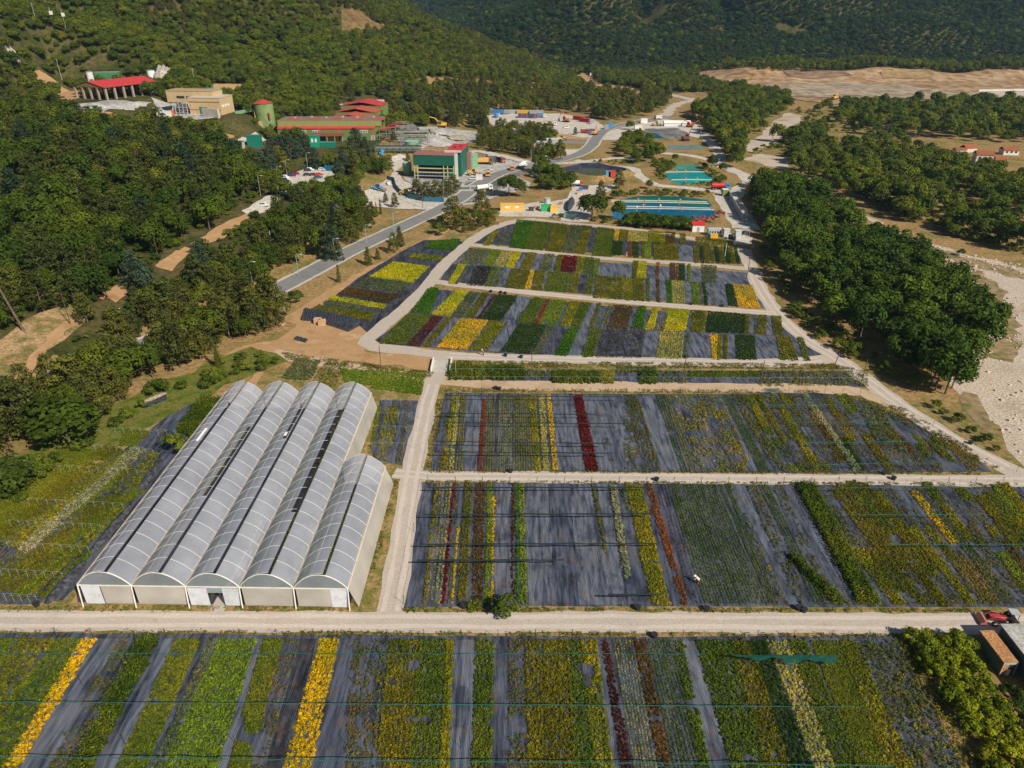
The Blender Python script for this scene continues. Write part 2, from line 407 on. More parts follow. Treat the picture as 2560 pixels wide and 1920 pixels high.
PS('soil', '-80,985 -60,900 0,850 60,805 110,780 180,762 215,790 160,850 110,900 70,960 0,990', M('grassy_soil', [(.34, .21, .11), (.15, .13, .04), (.38, .25, .14), (.11, .11, .03)], .10, .95, .1, fine=1.5, detail=9), .05, 1.5); PS('soil', '480,615 530,575 590,545 620,545 600,570 540,605', m_dirt, .05, 1.2); PS('soil', '255,735 300,712 330,720 290,760', m_dirt, .05, 1.0); PS('soil', '390,668 440,628 480,635 430,680', m_dirt, .05, 1)
for q_ in ('-40,1010 60,930 150,830 190,800', '255,750 285,735 325,722', '398,668 430,645 475,622', '482,615 560,572 630,535'): ribbon('track', PX(q_), 2.6, m_dirt, .07, .8)
PS('grass_bank', '-100,1330 0,1190 120,1095 330,995 430,945 560,890 620,868 690,880 725,905 640,932 560,965 480,1005 330,1100 150,1200 60,1340 -60,1520 -300,1520', m_grass, .02, 1.5, clear=False)
# tracks and paths of the nursery
ribbon('track', PX('680,882 800,905 960,935 1090,945'), 4.5, m_track, .016, .5)
ribbon('path', PX('-120,1552 200,1552 700,1553 1200,1555 1800,1556 2300,1559 2700,1560'), 4.0, m_path, .034, .25)
ribbon('path', PX('970,1545 1000,1400 1018,1260 1032,1180 1048,1100 1070,1000 1088,945 1104,905 1110,885'), 4.2, m_path, .036, .3)
ribbon('path', PX('985,1183 1060,1190 1300,1192 1700,1196 2100,1199 2560,1203 2700,1206'), 3.6, m_path, .032, .3)
ribbon('track', PX('1088,948 1200,960 1300,963 1700,968 2050,972 2150,983 2230,1008'), 4.6, m_track, .030, .4)
ribbon('path', PX('1340,549 1290,553 1230,571 1175,605 1110,662 1060,722 1000,780 940,830 915,855 940,868 1000,874 1122,888 1317,897 1710,905 1894,908 2050,899 2095,893'), 4.6, m_path, .034, .3)
ribbon('path', PX('1340,549 1420,559 1560,571 1660,585 1740,598 1800,612 1870,628'), 3.6, m_path, .035, .3)
ribbon('path', PX('1082,704 1180,716 1400,739 1700,766 1950,785'), 3.8, m_path, .038, .3)
ribbon('path', PX('1180,612 1300,625 1480,644 1700,658 1880,673'), 3.6, m_path, .0385, .3)
ribbon('path', PX('1860,625 1880,672 1898,715 1945,785 2010,845 2095,898 2180,960 2250,1012 2400,1108 2560,1192 2680,1260'), 4.8, m_path, .040, .35)
def ruts(pts, m, z, sep=.95, w=.75):
    P_ = spline(PX(pts), 3)
    for s_ in (-1, 1):
        q = []
        for i, p in enumerate(P_):
            d = (P_[min(i + 1, len(P_) - 1)] - P_[max(i - 1, 0)]).normalized(); q.append((p.x - d.y * sep * s_ + R.uniform(-.1, .1), p.y + d.x * sep * s_ + R.uniform(-.1, .1)))
        ribbon('wheel_track', q[::2], w, m, z, .16, clear=False)
m_rut = M('packed_gravel', [(.46, .40, .345), (.52, .455, .40), (.49, .43, .375)], .2, .95, .1, fine=3, fa=.1)
ruts('-120,1551 200,1551 700,1552 1200,1554 1800,1555 2300,1558 2700,1559', m_rut, .042); ruts('985,1183 1060,1190 1300,1192 1700,1196 2100,1199 2560,1203 2700,1206', m_rut, .044, .85, .65)
ruts('975,1530 1000,1400 1018,1260 1032,1180 1048,1100 1070,1000 1088,945', m_rut, .046); ruts('1870,660 1898,715 1945,785 2010,845 2095,898 2180,960 2250,1012 2400,1108 2560,1192', m_rut, .048, 1.0, .8); ruts('1122,888 1317,897 1710,905 1894,908 2050,899', m_rut, .0465); ruts('1180,716 1400,739 1700,766 1940,784', m_rut, .0475, .85, .65)
# asphalt road with kerb strips, plant yards
RD = PX('120,960 330,880 500,808 657,742 760,690 870,632 980,580 1095,527 1150,497 1190,467 1250,434 1330,416 1395,402 1450,385 1478,365 1492,345 1515,325 1560,311 1620,300 1680,293')
ribbon('road', RD, 9.6, m_conc, .06, .2)
ribbon('road', RD, 7.2, m_asphalt, .10, .05)
PS('yard', '912,478 960,455 985,430 968,400 1000,385 1018,392 995,430 1005,450 1040,470 1060,500 1112,508 1088,528 960,520 900,510', m_yard, .09)
PS('yard', '1005,440 1150,440 1195,398 1300,400 1345,410 1330,425 1290,440 1330,458 1322,472 1250,487 1190,512 1120,516 1050,485', m_greyyard, .08)
PS('wet_ground', '1140,470 1180,455 1255,432 1330,420 1300,440 1260,455 1240,480 1190,505 1150,510', m_wet, .12, 1.2)
ribbon('track', PX('1150,382 1200,380 1240,388 1300,402 1340,408'), 7, m_yard, .13, .8)
PS('yard', '985,332 1030,318 1100,316 1200,330 1195,348 1165,362 1100,368 1050,376 1000,362', m_greyyard, .09, 1.5)
PS('yard', '1215,288 1300,283 1400,285 1480,298 1515,318 1492,342 1455,346 1380,331 1270,326 1220,310', m_yard, .09, 1.5)
PS('yard', '690,470 715,437 765,424 835,424 828,468 790,482 745,492 700,488', m_yard, .1)
PS('yard', '825,500 850,488 870,492 860,520 838,525', m_yard, .1); PS('yard', '605,528 640,505 680,488 700,500 668,530 622,540', m_yard, .1)
PS('yard', '1330,377 1380,372 1470,374 1495,352 1500,362 1470,385 1440,395 1400,380', m_yard, .12, .8)
PS('yard', '1385,345 1420,352 1480,356 1492,350 1480,362 1420,360 1385,356', m_asphalt, .13, .5)
PS('soil', '1385,334 1440,330 1480,338 1488,350 1420,349 1390,343', m_dirt, .14, .8)
PS('yard', '1500,335 1560,318 1660,298 1750,312 1760,335 1745,345 1720,340 1650,322 1600,330 1605,350 1510,350', m_yard, .05, 1.2)
ribbon('track', PX('1725,318 1765,345 1795,380 1800,410 1830,425 1862,440 1870,460 1845,475 1835,500 1860,545 1885,575'), 7, m_yard, .06, .8)
ribbon('track', PX('1440,400 1520,415 1580,420 1600,440 1640,462 1720,470 1790,478 1840,482'), 5.5, m_yard, .05, .6)
ribbon('track', PX('1655,383 1720,388 1775,400'), 6, m_yard, .05, .6); ribbon('track', PX('1380,410 1450,405 1550,395 1590,402'), 5, m_yard, .045, .6)
PS('yard', '1430,465 1540,462 1520,480 1450,490 1430,520 1400,535 1380,530 1420,490', m_yard, .05, 1.2)
PS('yard', '1245,540 1250,515 1400,500 1440,505 1395,545', m_yard, .04, 1.0); PS('yard', '1415,520 1450,505 1480,520 1470,555 1400,552', m_yard, .042, 1.0)
PS('yard', '1780,485 1820,480 1850,500 1875,570 1830,570 1800,520', m_yard, .042, .8); PS('yard', '1800,585 1850,580 1885,592 1878,612 1830,610', m_yard, .041, .8)
PS('soil', '1255,470 1330,480 1440,475 1400,500 1260,520 1230,515', m_ground, .03, 1.5)
PS('yard', '190,262 270,252 330,256 380,258 345,272 260,282 200,282', m_greyyard, .15, 1.5); PS('yard', '380,245 560,240 556,292 400,292', m_greyyard, .13, 1.5)
PS('yard', '840,262 960,250 975,285 900,300', m_yard, .15, 1.5)
PS('soil', '70,178 120,190 200,225 205,240 170,262 150,240 100,205', m_dirt, .2, 2.5); PS('soil', '235,280 290,285 275,310 240,300', m_dirt, .2, 2)
PS('soil', '520,215 600,212 640,225 600,240 540,235', m_dirt, .2, 2.5); PS('soil', '510,320 560,330 600,350 570,360 530,345', m_dirt, .2, 2)
ribbon('track', PX('14,112 20,125 36,138 50,150'), 5, m_yard, .3, 1); ribbon('track', PX('570,360 600,358 650,340'), 6, m_yard, .25, .8)
PS('bare_slope', '850,30 900,28 940,60 990,70 985,82 940,85 880,95 850,78', M('red_scree', [(.20, .11, .07), (.12, .09, .03), (.26, .15, .10)], .03, .95, .1, fine=.2), .5, 4, 10)
PS('bare_slope', '1165,152 1220,155 1225,163 1170,160', m_dirt, .5, 3, 10); PS('field_patch', '1035,198 1110,196 1260,205 1250,218 1180,215 1060,212', m_ground, .5, 4, 10)
PS('field_patch', '1290,206 1340,208 1385,222 1310,224', m_dirt, .4, 4, 10); PS('field_patch', '1430,190 1470,180 1500,210 1590,218 1620,235 1600,250 1540,240 1460,225', m_dirt, .1, 4, 10)
ribbon('track', PX('1620,205 1640,225 1690,240 1730,250 1690,262 1660,290'), 9, m_path, .12, 2)
# quarry terraces
PS('quarry_floor', '1715,192 1760,178 1900,178 2100,178 2300,175 2600,180 2640,262 2400,250 2240,255 2080,262 1950,243 1850,225 1760,205', m_quarry, .3, 4, 12)
PS('quarry_floor', '1930,225 1980,205 2080,208 2250,212 2300,222 2440,232 2440,250 2240,252 2060,246 1960,242', m_quarry2, .7, 4, 12)
PS('quarry_floor', '1960,180 2080,178 2130,192 2060,196 1970,194', M('dark_spoil', [(.16, .10, .07), (.24, .16, .11)], .04, .95, .1, fine=.1), .8, 4, 10)
PS('quarry_floor', '2200,182 2330,176 2330,196 2210,198', M('brown_spoil', [(.24, .16, .08), (.33, .23, .12)], .04, .95, .1, fine=.1), .8, 4, 10)
# river
PS('scrub', '1840,380 1900,280 2100,270 2200,340 2100,400 2000,440 1860,420', m_verge, .025, 3, 8, clear=False)
PS('river_bed', '1985,438 2045,468 2230,575 2400,634 2700,700 2760,1200 2580,1190 2520,1120 2460,1040 2400,985 2350,930 2300,760 2200,650 2110,565 2040,490', m_stone, .02, 2.5, 6, clear=False)
PS('river_bed', '1850,372 1890,345 1935,300 1975,282 2010,290 1985,312 2000,330 1945,350 1930,362 1880,380', m_stone, .04, 3, 8); PS('river_bed', '1855,400 1900,385 1965,395 1985,432 1960,428 1900,408', m_stone, .045, 2, 6)
ribbon('stream', PX('1995,455 2090,515 2200,572 2330,625 2560,690 2700,720'), 8, m_stream, .05, 2); ribbon('stream', PX('2330,650 2450,690 2520,800 2500,900'), 5, m_stream, .05, 2)
PS('stream', '2405,980 2440,985 2470,1040 2490,1090 2450,1070 2410,1020', m_stream, .05, 1)
PS('field_patch', '2060,350 2120,330 2200,345 2200,360 2110,380 2060,370', m_ground, .04, 3, 8); ribbon('track', PX('2130,360 2180,345 2230,330 2330,345'), 4, m_path, .06, 1)
def boulders(s_, n, lo, hi):
    poly = PX(s_); a = np.array(poly); x = rng.uniform(a[:, 0].min(), a[:, 0].max(), n); y = rng.uniform(a[:, 1].min(), a[:, 1].max(), n); m = inpoly(x, y, poly) & (vnoise(x, y, 9, 12) > .35); mb = MB()
    for i in np.nonzero(m)[0]: mb.box(x[i], y[i], .05, R.uniform(lo, hi), R.uniform(lo, hi), R.uniform(lo, hi) * .7, R.uniform(0, 3), R.uniform(.4, .8))
    tag(mb.put('river_stones', M('boulder', [(.40, .34, .28), (.58, .50, .43), (.30, .25, .21)], .4, .95, .1)), 'loose pale stones and boulders strewn over the river gravel', 'stones', kind='stuff')
boulders('2130,545 2330,610 2560,660 2740,1180 2580,1180 2480,1050 2440,900 2480,780 2350,650', 2600, .25, 1.1)
# ponds
w_teal = water('teal_water', (.0, .25, .29), (.01, .34, .35)); w_blue = water('blue_water', (.0, .10, .20), (.0, .14, .25)); w_green = water('green_water', (.0, .11, .085), (.0, .15, .13))
PS('pond', '1530,545 1535,515 1600,507 1775,515 1795,545 1700,553 1570,553', w_blue, .03, .4, 3); PS('pond', '1535,515 1545,500 1600,490 1700,491 1770,500 1780,516 1600,508', w_green, .032, .3, 3)
PS('pond', '1662,440 1668,430 1760,430 1792,452 1740,458 1700,462 1672,450', w_teal, .03, .4, 3); PS('pond', '1685,430 1690,412 1742,411 1762,430', water('turquoise_water', (.02, .22, .17), (.10, .33, .27)), .031, .4, 3)
PS('pond', '1664,372 1672,362 1757,363 1758,373 1700,375', water('pale_water', (.14, .26, .28), (.25, .33, .30)), .06, .4, 3)
PS('settling_pond', '1604,338 1612,322 1690,320 1722,334 1722,344 1690,348 1620,346', m_wet, .10, .8, 3); PS('pond', '1608,332 1640,334 1660,346 1620,346', w_blue, .14, .8, 3)
# ------------------------------------------------------------------ planted beds
STY = {  # look, colours, height, row gap, plant gap, radius, cover
 'lime': ('bright lime yellow plant', [(.50, .47, .012), (.42, .41, .012), (.56, .50, .015)], .45, .5, .42, .30, .97),
 'lgrn': ('fresh light green plant', [(.16, .24, .02), (.20, .27, .02), (.12, .19, .015)], .45, .5, .42, .30, .95),
 'yel': ('bright yellow flower', [(.74, .50, .008), (.64, .42, .006), (.40, .30, .02)], .40, .5, .42, .28, .95),
 'gold': ('golden yellow flower', [(.86, .55, .006), (.78, .48, .006), (.50, .34, .02)], .42, .55, .45, .28, .94),
 'grn': ('mid green plant', [(.10, .145, .012), (.13, .17, .015), (.075, .11, .012)], .5, .5, .45, .30, .95),
 'bgrn': ('deep bright green plant', [(.055, .15, .008), (.07, .18, .008), (.04, .10, .008)], .6, .55, .45, .32, .98),
 'dgrn': ('dark green plant', [(.030, .065, .010), (.04, .08, .010), (.022, .045, .008)], .45, .5, .42, .28, .95),
 'olv': ('olive green plant', [(.17, .165, .010), (.13, .13, .010), (.21, .19, .012)], .5, .5, .45, .30, .95),
 'ylg': ('yellowish green plant', [(.26, .25, .010), (.20, .20, .010), (.32, .28, .012)], .5, .5, .45, .30, .95),
 'ggrn': ('grey green plant', [(.12, .145, .055), (.15, .17, .07), (.085, .105, .04)], .4, .5, .42, .27, .9),
 'pale': ('pale yellow plant', [(.50, .45, .11), (.40, .37, .08), (.34, .33, .06)], .4, .55, .45, .27, .9),
 'brn': ('brown plant', [(.11, .065, .018), (.14, .085, .02), (.075, .05, .015)], .4, .5, .42, .27, .93),
 'dpur': ('dark purple brown plant', [(.045, .030, .028), (.06, .042, .03), (.05, .05, .02)], .35, .5, .42, .25, .85),
 'char': ('charcoal grey plant', [(.035, .036, .030), (.05, .05, .042)], .35, .5, .42, .26, .95),
 'vio': ('dark violet pot', [(.05, .035, .05), (.10, .08, .10)], .3, .75, .32, .16, .97),
 'red': ('brick red plant', [(.30, .055, .012), (.24, .04, .012), (.20, .07, .02)], .42, .45, .42, .27, .96),
 'dred': ('dark crimson plant', [(.15, .012, .010), (.20, .018, .012), (.10, .010, .008)], .45, .5, .42, .30, .97),
 'mar': ('maroon plant', [(.075, .018, .014), (.10, .03, .02)], .35, .45, .42, .24, .92),
 'ora': ('rusty orange plant', [(.24, .085, .02), (.19, .07, .02)], .45, .5, .45, .27, .9),
 'sage': ('pale sage shrub', [(.36, .35, .20), (.30, .30, .16), (.24, .26, .12)], .8, .6, .5, .38, .96),
 'tan': ('tan dry plant', [(.30, .22, .07), (.24, .18, .06), (.20, .17, .04)], .3, .5, .4, .26, .95),
 'weed': ('patchy weed', [(.16, .15, .018), (.11, .125, .016), (.15, .11, .024), (.09, .13, .016)], .4, .58, .52, .31, .57),
 'spr': ('sparse green shrub', [(.10, .13, .016), (.15, .16, .018), (.07, .10, .014)], .7, .9, .7, .40, .85),
 'sct': ('scattered yellow green clump', [(.24, .22, .012), (.17, .18, .012), (.30, .24, .014)], .5, .62, .55, .36, .54),
 'hedge': ('tall dark green shrub', [(.055, .095, .010), (.09, .125, .012), (.13, .15, .012)], 1.6, .55, .5, .45, 1),
 'gr2': ('green potted row', [(.065, .105, .012), (.095, .14, .016), (.05, .085, .012)], .32, .55, .33, .23, .96),
 'gr3': ('olive potted row', [(.15, .16, .014), (.20, .19, .014), (.10, .12, .012)], .34, .60, .36, .24, .95),
 'grs': ('soft grassy green plant', [(.15, .17, .014), (.18, .20, .018), (.11, .14, .012)], .28, .3, .34, .24, .97),
 'dot': ('spaced round potted', [(.60, .45, .02), (.34, .34, .03), (.50, .28, .05), (.25, .28, .05)], .35, .85, .75, .25, .93),
 'ydot': ('tiny yellow green potted', [(.16, .18, .012), (.36, .34, .012), (.10, .13, .012)], .28, .50, .42, .17, .97),
}
ORD = 'first second third fourth fifth sixth seventh eighth ninth tenth eleventh twelfth thirteenth fourteenth fifteenth sixteenth seventeenth eighteenth nineteenth twentieth'.split()
def ordn(i):
    if i < 20: return ORD[i]
    tens = ('twenty', 'thirty', 'forty', 'fifty', 'sixty', 'seventy')[(i + 1) // 10 - 2]
    return tens[:-1] + 'ieth' if (i + 1) % 10 == 0 else tens + '-' + ORD[i % 10]
def bed_mesh(q, sty, dens=1.0, k=7):
    k += 13 if dens < 1.25 else 8
    look, pal, h, rs, ps, rad, cover = STY[sty]
    TL, TR, BR, BL = [np.array(p[:2]) for p in q]
    w = (np.linalg.norm(TR - TL) + np.linalg.norm(BR - BL)) / 2; L = (np.linalg.norm(BL - TL) + np.linalg.norm(BR - TR)) / 2
    f = .84 * (1 + (dens - 1) * .55)
    nr = max(1, round(w / (rs * f))); npl = max(2, round(L / (ps * f)))
    a, b = np.meshgrid((np.arange(nr) + .5) / nr, (np.arange(npl) + .5) / npl)
    row = np.tile(np.arange(nr), npl)
    a = a.ravel(); b = b.ravel()
    jt = .16 if sty in ('dot', 'ydot', 'gr2', 'gr3', 'vio') else .22 if dens > 1.25 else .36
    a = a + rng.uniform(-jt, jt, a.size) / nr; b = b + rng.uniform(-jt, jt, b.size) / npl
    P = (TL * (1 - a)[:, None] + TR * a[:, None]) * (1 - b)[:, None] + (BL * (1 - a)[:, None] + BR * a[:, None]) * b[:, None]
    n1 = vnoise(P[:, 0], P[:, 1], 2.6, 7); n2 = vnoise(P[:, 0], P[:, 1], 1.1, 8)
    if cover < .8: keep = (n1 * .5 + n2 * .5 + rng.uniform(-.2, .2, a.size)) < cover
    else: keep = (rng.random(a.size) < cover) & (n1 < .93)
    P, row, n1 = P[keep], row[keep], n1[keep]
    n = len(P)
    if n == 0: P = np.array([TL]); row = np.array([0]); n1 = np.array([.5]); n = 1
    pal = np.array(pal)
    if sty == 'dot':
        seq = [2, 1, 1, 0, 0, 3, 2]; ci = np.array([seq[r % 7] for r in row]) % len(pal)
    else: ci = np.minimum((rng.random(n) * .55 + n1 * .5) * len(pal), len(pal) - 1).astype(int)
    nb_ = vnoise(P[:, 0], P[:, 1], 7.0, 11)
    pc = pal[ci] * rng.uniform(.74, 1.22, (n, 1)) * (1 + .3 * (n1[:, None] - .5) + .35 * (nb_[:, None] - .5))
    pc[:, 0] *= 1 + .35 * (nb_ - .5)
    rad = rad * f ** .8
    pr = rad * rng.uniform(.72, 1.28, n); ph = h * rng.uniform(.65, 1.25, n)
    m = rng.normal(size=(n, k, 3)); m[..., 2] = np.abs(m[..., 2]) + .2; m /= np.linalg.norm(m, axis=2, keepdims=True)
    m *= rng.uniform(.6, 1.1, (n, k, 1))
    C_ = np.concatenate([P, np.full((n, 1), .04)], 1)[:, None] + m * np.stack([pr, pr, ph * .85], 1)[:, None]
    nn = m + rng.normal(size=m.shape) * .4 + np.array([0, 0, .15])
    sz = np.repeat(pr * .30, k) * rng.uniform(.7, 1.3, n * k)
    V = leaves(C_.reshape(-1, 3), nn.reshape(-1, 3), sz, .7)
    V[:, 2] = np.maximum(V[:, 2], .03)
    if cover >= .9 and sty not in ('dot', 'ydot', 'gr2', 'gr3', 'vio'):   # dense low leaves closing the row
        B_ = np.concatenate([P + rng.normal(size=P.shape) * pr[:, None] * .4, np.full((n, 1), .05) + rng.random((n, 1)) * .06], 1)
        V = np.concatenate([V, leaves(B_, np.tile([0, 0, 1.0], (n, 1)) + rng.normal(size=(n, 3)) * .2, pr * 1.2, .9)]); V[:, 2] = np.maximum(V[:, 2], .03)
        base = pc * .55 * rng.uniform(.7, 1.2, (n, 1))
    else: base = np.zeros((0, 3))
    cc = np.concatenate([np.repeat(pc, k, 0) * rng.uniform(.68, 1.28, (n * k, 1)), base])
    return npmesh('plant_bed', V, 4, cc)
SEEN = {}
def bed(q, sty, where, order, group, dens=1.0, k=7):
    weedy = sty == 'weed'
    o = link('weeds' if weedy else 'plant_bed', bed_mesh(q, sty, dens, k), m_plants)
    if weedy: return tag(o, f'low patchy weeds on the mat, {order} in {where}', 'weeds', kind='stuff')
    lab = f'{STY[sty][0]} bed, {order} in {where}'
    SEEN[lab] = SEEN.get(lab, 0) + 1
    if SEEN[lab] > 1: print('DUP', lab)
    return tag(o, lab, 'plant bed', group)
def panel(q, m, off, parent, wob=.12):
    """a strip of woven mat"""
    TL, TR, BR, BL = [Vector((p[0], p[1], 0)) for p in q]; n = 14; mb = MB(); prev = None
    for i in range(n + 1):
        t = i / n; a = TL.lerp(BL, t); b = TR.lerp(BR, t)
        e1, e2 = R.uniform(-wob, wob), R.uniform(-wob, wob)
        c = [mb.bm.verts.new((a.x + e1, a.y, off)), mb.bm.verts.new((b.x + e2, b.y, off))]
        if prev: mb.bm.faces.new((prev[0], c[0], c[1], prev[1]))
        prev = c
    return mb.put('mat_panel', m, parent)
def field(tf, top, bot, spec, where, group, matlab, m=None, dens=1.0, k=7, start=0, parent=None, ext=0):
    """strips between a far line and a near line; spec: 'style xt0 xt1 xb0 xb1; ...'"""
    ln = lambda L_, x: L_[0][1] + (L_[1][1] - L_[0][1]) * (x - L_[0][0]) / (L_[1][0] - L_[0][0])
    items = [t.split() for t in spec.split(';') if t.strip()]
    Q = []
    for it in items:
        a, b, c, d = map(float, it[1:5])
        if ext and it[0] in ('grs', 'grn', 'olv', 'lgrn', 'ylg', 'spr', 'weed', 'dgrn', 'hedge'): a -= 9; b += 9; c -= 11; d += 11
        t0, t1 = (ln(top, a) + (float(it[5]) if len(it) > 5 else 0)), (ln(top, b) + (float(it[5]) if len(it) > 5 else 0))
        b0, b1 = (ln(bot, c), ln(bot, d)) if len(it) < 7 else (float(it[6]), float(it[6]))
        q = [W2(tf(a, t0)), W2(tf(b, t1)), W2(tf(d, b1)), W2(tf(c, b0))]
        if ext:
            q[2] = tuple(np.array(q[2]) + (np.array(q[2]) - np.array(q[1])) * ext); q[3] = tuple(np.array(q[3]) + (np.array(q[3]) - np.array(q[0])) * ext)
        Q.append(q)
    n = start
    for it, q in zip(items, Q):
        if it[0] in ('mA', 'mB', 'mC'): panel(q, {'mA': m_matA, 'mB': m_matB, 'mC': m_matC}[it[0]], .026, parent)
        else: bed(q, it[0], where, ordn(n) + ' from the left', group, dens, k); n += 1
    return n
def quad(tf, s, sty, label, dens=1.4, k=6):
    p = [tuple(float(t) for t in q.split(',')) for q in s.split()]
    o = link('plant_bed', bed_mesh([W2(tf(*q)) for q in p], sty, dens, k), m_plants)
    return tag(o, label, 'weeds', kind='stuff') if sty == 'weed' else tag(o, label, 'plant bed')
def weedmat(label, poly, m=None, off=.018):
    p = PX(poly); NO_TREES.append(p); p = wobble(p, .15, 3)
    mb = MB(); mb.poly([(x, y, off) for x, y in p])
    return tag(mb.put('weed_mat', m or m_matA), label, 'weed mat')
cA, cB, cC = crop(0, 0, .38879), crop(850, 0, .38879), crop(1700, 0, .38879)
cD, cE, cF = crop(0, 640, .38879), crop(850, 640, .38879), crop(1700, 640, .38879)
cG, cH, cI = crop(0, 1280, .38879), crop(850, 1280, .38879), crop(1700, 1280, .38879)
U1, U2, U3, U4, U5 = crop(920, 700, .24412), crop(1440, 700, .28029), crop(1060, 540, .18987), crop(1470, 550, .20796), crop(700, 580, .217)
V1, V2, V3 = crop(1060, 960, .27125), crop(1640, 960, .27125), crop(2100, 980, .20796)
W1, W2c, W3 = crop(1000, 1190, .29837), crop(1640, 1190, .29837), crop(2100, 1190, .21101)
X4, X5, X6 = crop(160, 940, .31496), crop(0, 1080, .48309), crop(520, 860, .45669)
# front field
f1 = weedmat('dark grey woven mat under the front field below the pale road', '-300,1582 300,1583 1000,1588 1700,1592 2235,1590 2300,1700 2440,1990 -500,1990')
FT, FB = ((0, 815), (2200, 815)), ((0, 1645), (2200, 1645))
n = field(cG, FT, FB, '''grs -130 90 -760 -330; olv 130 350 -400 -180; grn 350 530 -180 20; yel 530 625 20 125; mB 625 765 130 320; weed 770 840 320 430; hedge 900 1010 470 580; mB 1060 1140 650 790;
 grs 1140 1285 760 930; mA 1290 1330 930 975; ggrn 1345 1390 975 1035; mB 1392 1420 1035 1060; lgrn 1420 1640 1050 1390; mB 1645 1690 1395 1470; grs 1700 1810 1480 1590; weed 1810 1930 1590 1690; mC 1935 2040 1700 1815; yel 2060 2185 1820 2000; mA 2190 2310 2010 2230''',
 'the front field', 'plant beds of the front field', 0, parent=f1, ext=.12)
n = field(cH, ((0, 820), (2200, 825)), FB, '''weed 95 240 40 220; spr 255 325 225 240; olv 330 520 240 440; grn 520 690 440 640; ylg 694 720 650 690; mB 725 880 690 850; grn 885 985 855 960; mA 985 1090 960 1090; weed 1090 1190 1090 1220; olv 1195 1290 1225 1305; olv 1312 1450 1330 1515; grn 1460 1560 1515 1640; ylg 1560 1640 1640 1745; mB 1642 1672 1748 1805; mar 1676 1722 1810 1875;
 ydot 1750 1885 1885 2040; brn 1890 1960 2045 2130; gr2 1965 2125 2140 2390''', 'the front field', 'plant beds of the front field', 0, start=n, parent=f1, ext=.12)
n = field(cI, ((0, 830), (2200, 830)), FB, '''grn -30 5 130 190; mB 5 105 180 330; grn 110 330 335 560; olv 335 440 565 700; dgrn 445 545 705 850; pale 560 690 860 1005; grn 695 800 1010 1150; grs 850 1000 1160 1330; ylg 1030 1110 1340 1480; spr 1120 1250 1500 1700; spr 1260 1480 1710 1960''', 'the front field', 'plant beds of the front field', 0, start=n, parent=f1, ext=.12)
# lower middle field
f2 = weedmat('grey blue woven mat of the field above the pale front road', '1050,1207 1300,1207 2200,1212 2700,1214 2700,1518 2300,1518 1700,1516 1320,1515 1010,1520 1030,1330')
n = field(W1, ((0, 60), (2200, 68)), ((0, 1072), (2200, 1080)), '''ylg 292 322 190 210; dot 330 440 205 350; dred 443 463 350 374; weed 470 498 395 420; yel 482 496 425 442 365; olv 545 605 480 560; brn 622 718 602 692; lgrn 735 776 708 748; yel 778 791 760 776 115; mB 800 935 785 925; mar 938 952 930 960; bgrn 952 988 972 998; lgrn 992 1035 1008 1070; mB 1045 1240 1080 1300; mA 1240 1420 1300 1500; mB 1420 1600 1500 1700; olv 1604 1622 1712 1735 0 640; mB 1630 1740 1740 1890;
 sage 1755 1805 1880 1930 20 850; spr 1815 1865 1905 1940 0 300; ylg 1885 2020 2110 2260''', 'the field behind the road', 'plant beds of the field behind the road', 0, parent=f2)
n = field(W2c, ((0, 68), (2200, 70)), ((0, 1075), (2200, 1080)), '''ora -95 -35 215 270; vio 0 85 290 400; gr2 92 500 402 945; gr2 522 556 950 990; gr2 572 610 990 1030; spr 612 645 1035 1120; mB 650 735 1130 1190; spr 745 775 1190 1225; weed 790 835 1235 1310; gr2 850 940 1330 1440; weed 960 1060 1480 1530; hedge 1100 1150 1490 1630 600; mB 1072 1160 1640 1730; hedge 1165 1225 1700 1760; hedge 1228 1320 1770 1880''',
 'the field behind the road', 'plant beds of the field behind the road', 0, start=n, parent=f2)
OO = lambda *b: '; '.join(f'{s_} {a - 1130 * (1530 - y0) / 1450:.0f} {c - 1130 * (1530 - y0) / 1450:.0f} {a - 1130 * (1530 - y1) / 1450:.0f} {c - 1130 * (1530 - y1) / 1450:.0f} {y0 - 80} {y1}' for s_, a, c, y0, y1 in [(q[0], q[1] - (0 if q[0] == 'mB' else 14), q[2] + (0 if q[0] == 'mB' else 14), q[3], q[4]) for q in b])
n = field(W3, ((0, 80), (2200, 80)), ((0, 1530), (2200, 1530)), OO(('ggrn', 460, 560, 500, 860), ('ylg', 640, 780, 860, 1530), ('ggrn', 690, 790, 340, 840), ('olv', 800, 910, 860, 1380), ('olv', 950, 1045, 160, 1530), ('olv', 1085, 1185, 80, 1100), ('weed', 1090, 1190, 1110, 1530), ('olv', 1200, 1290, 820, 1540),
 ('grn', 1215, 1310, 60, 700), ('olv', 1330, 1430, 80, 1200), ('ylg', 1440, 1520, 190, 440), ('olv', 1430, 1500, 460, 1130), ('ylg', 1510, 1610, 600, 1520), ('mB', 1620, 1700, 780, 1500), ('tan', 1720, 1815, 1000, 1520), ('olv', 1730, 1800, 560, 990), ('pale', 1700, 1760, 600, 780), ('tan', 1830, 1915, 950, 1520), ('gold', 1880, 1960, 180, 820), ('ggrn', 1980, 2090, 420, 1440), ('grn', 2090, 2200, 80, 300), ('ylg', 2100, 2180, 340, 760), ('weed', 2200, 2320, 560, 1450), ('lgrn', 2330, 2450, 900, 1530), ('brn', 2480, 2560, 780, 1450), ('grn', 2440, 2540, 150, 300), ('ylg', 2450, 2530, 600, 720), ('olv', 2600, 2690, 240, 860), ('grn', 2720, 2860, 200, 900), ('lgrn', 2900, 2990, 100, 500), ('ylg', 3010, 3100, 80, 480)),
 'the field behind the road', 'plant beds of the field behind the road', 0, start=n, parent=f2)
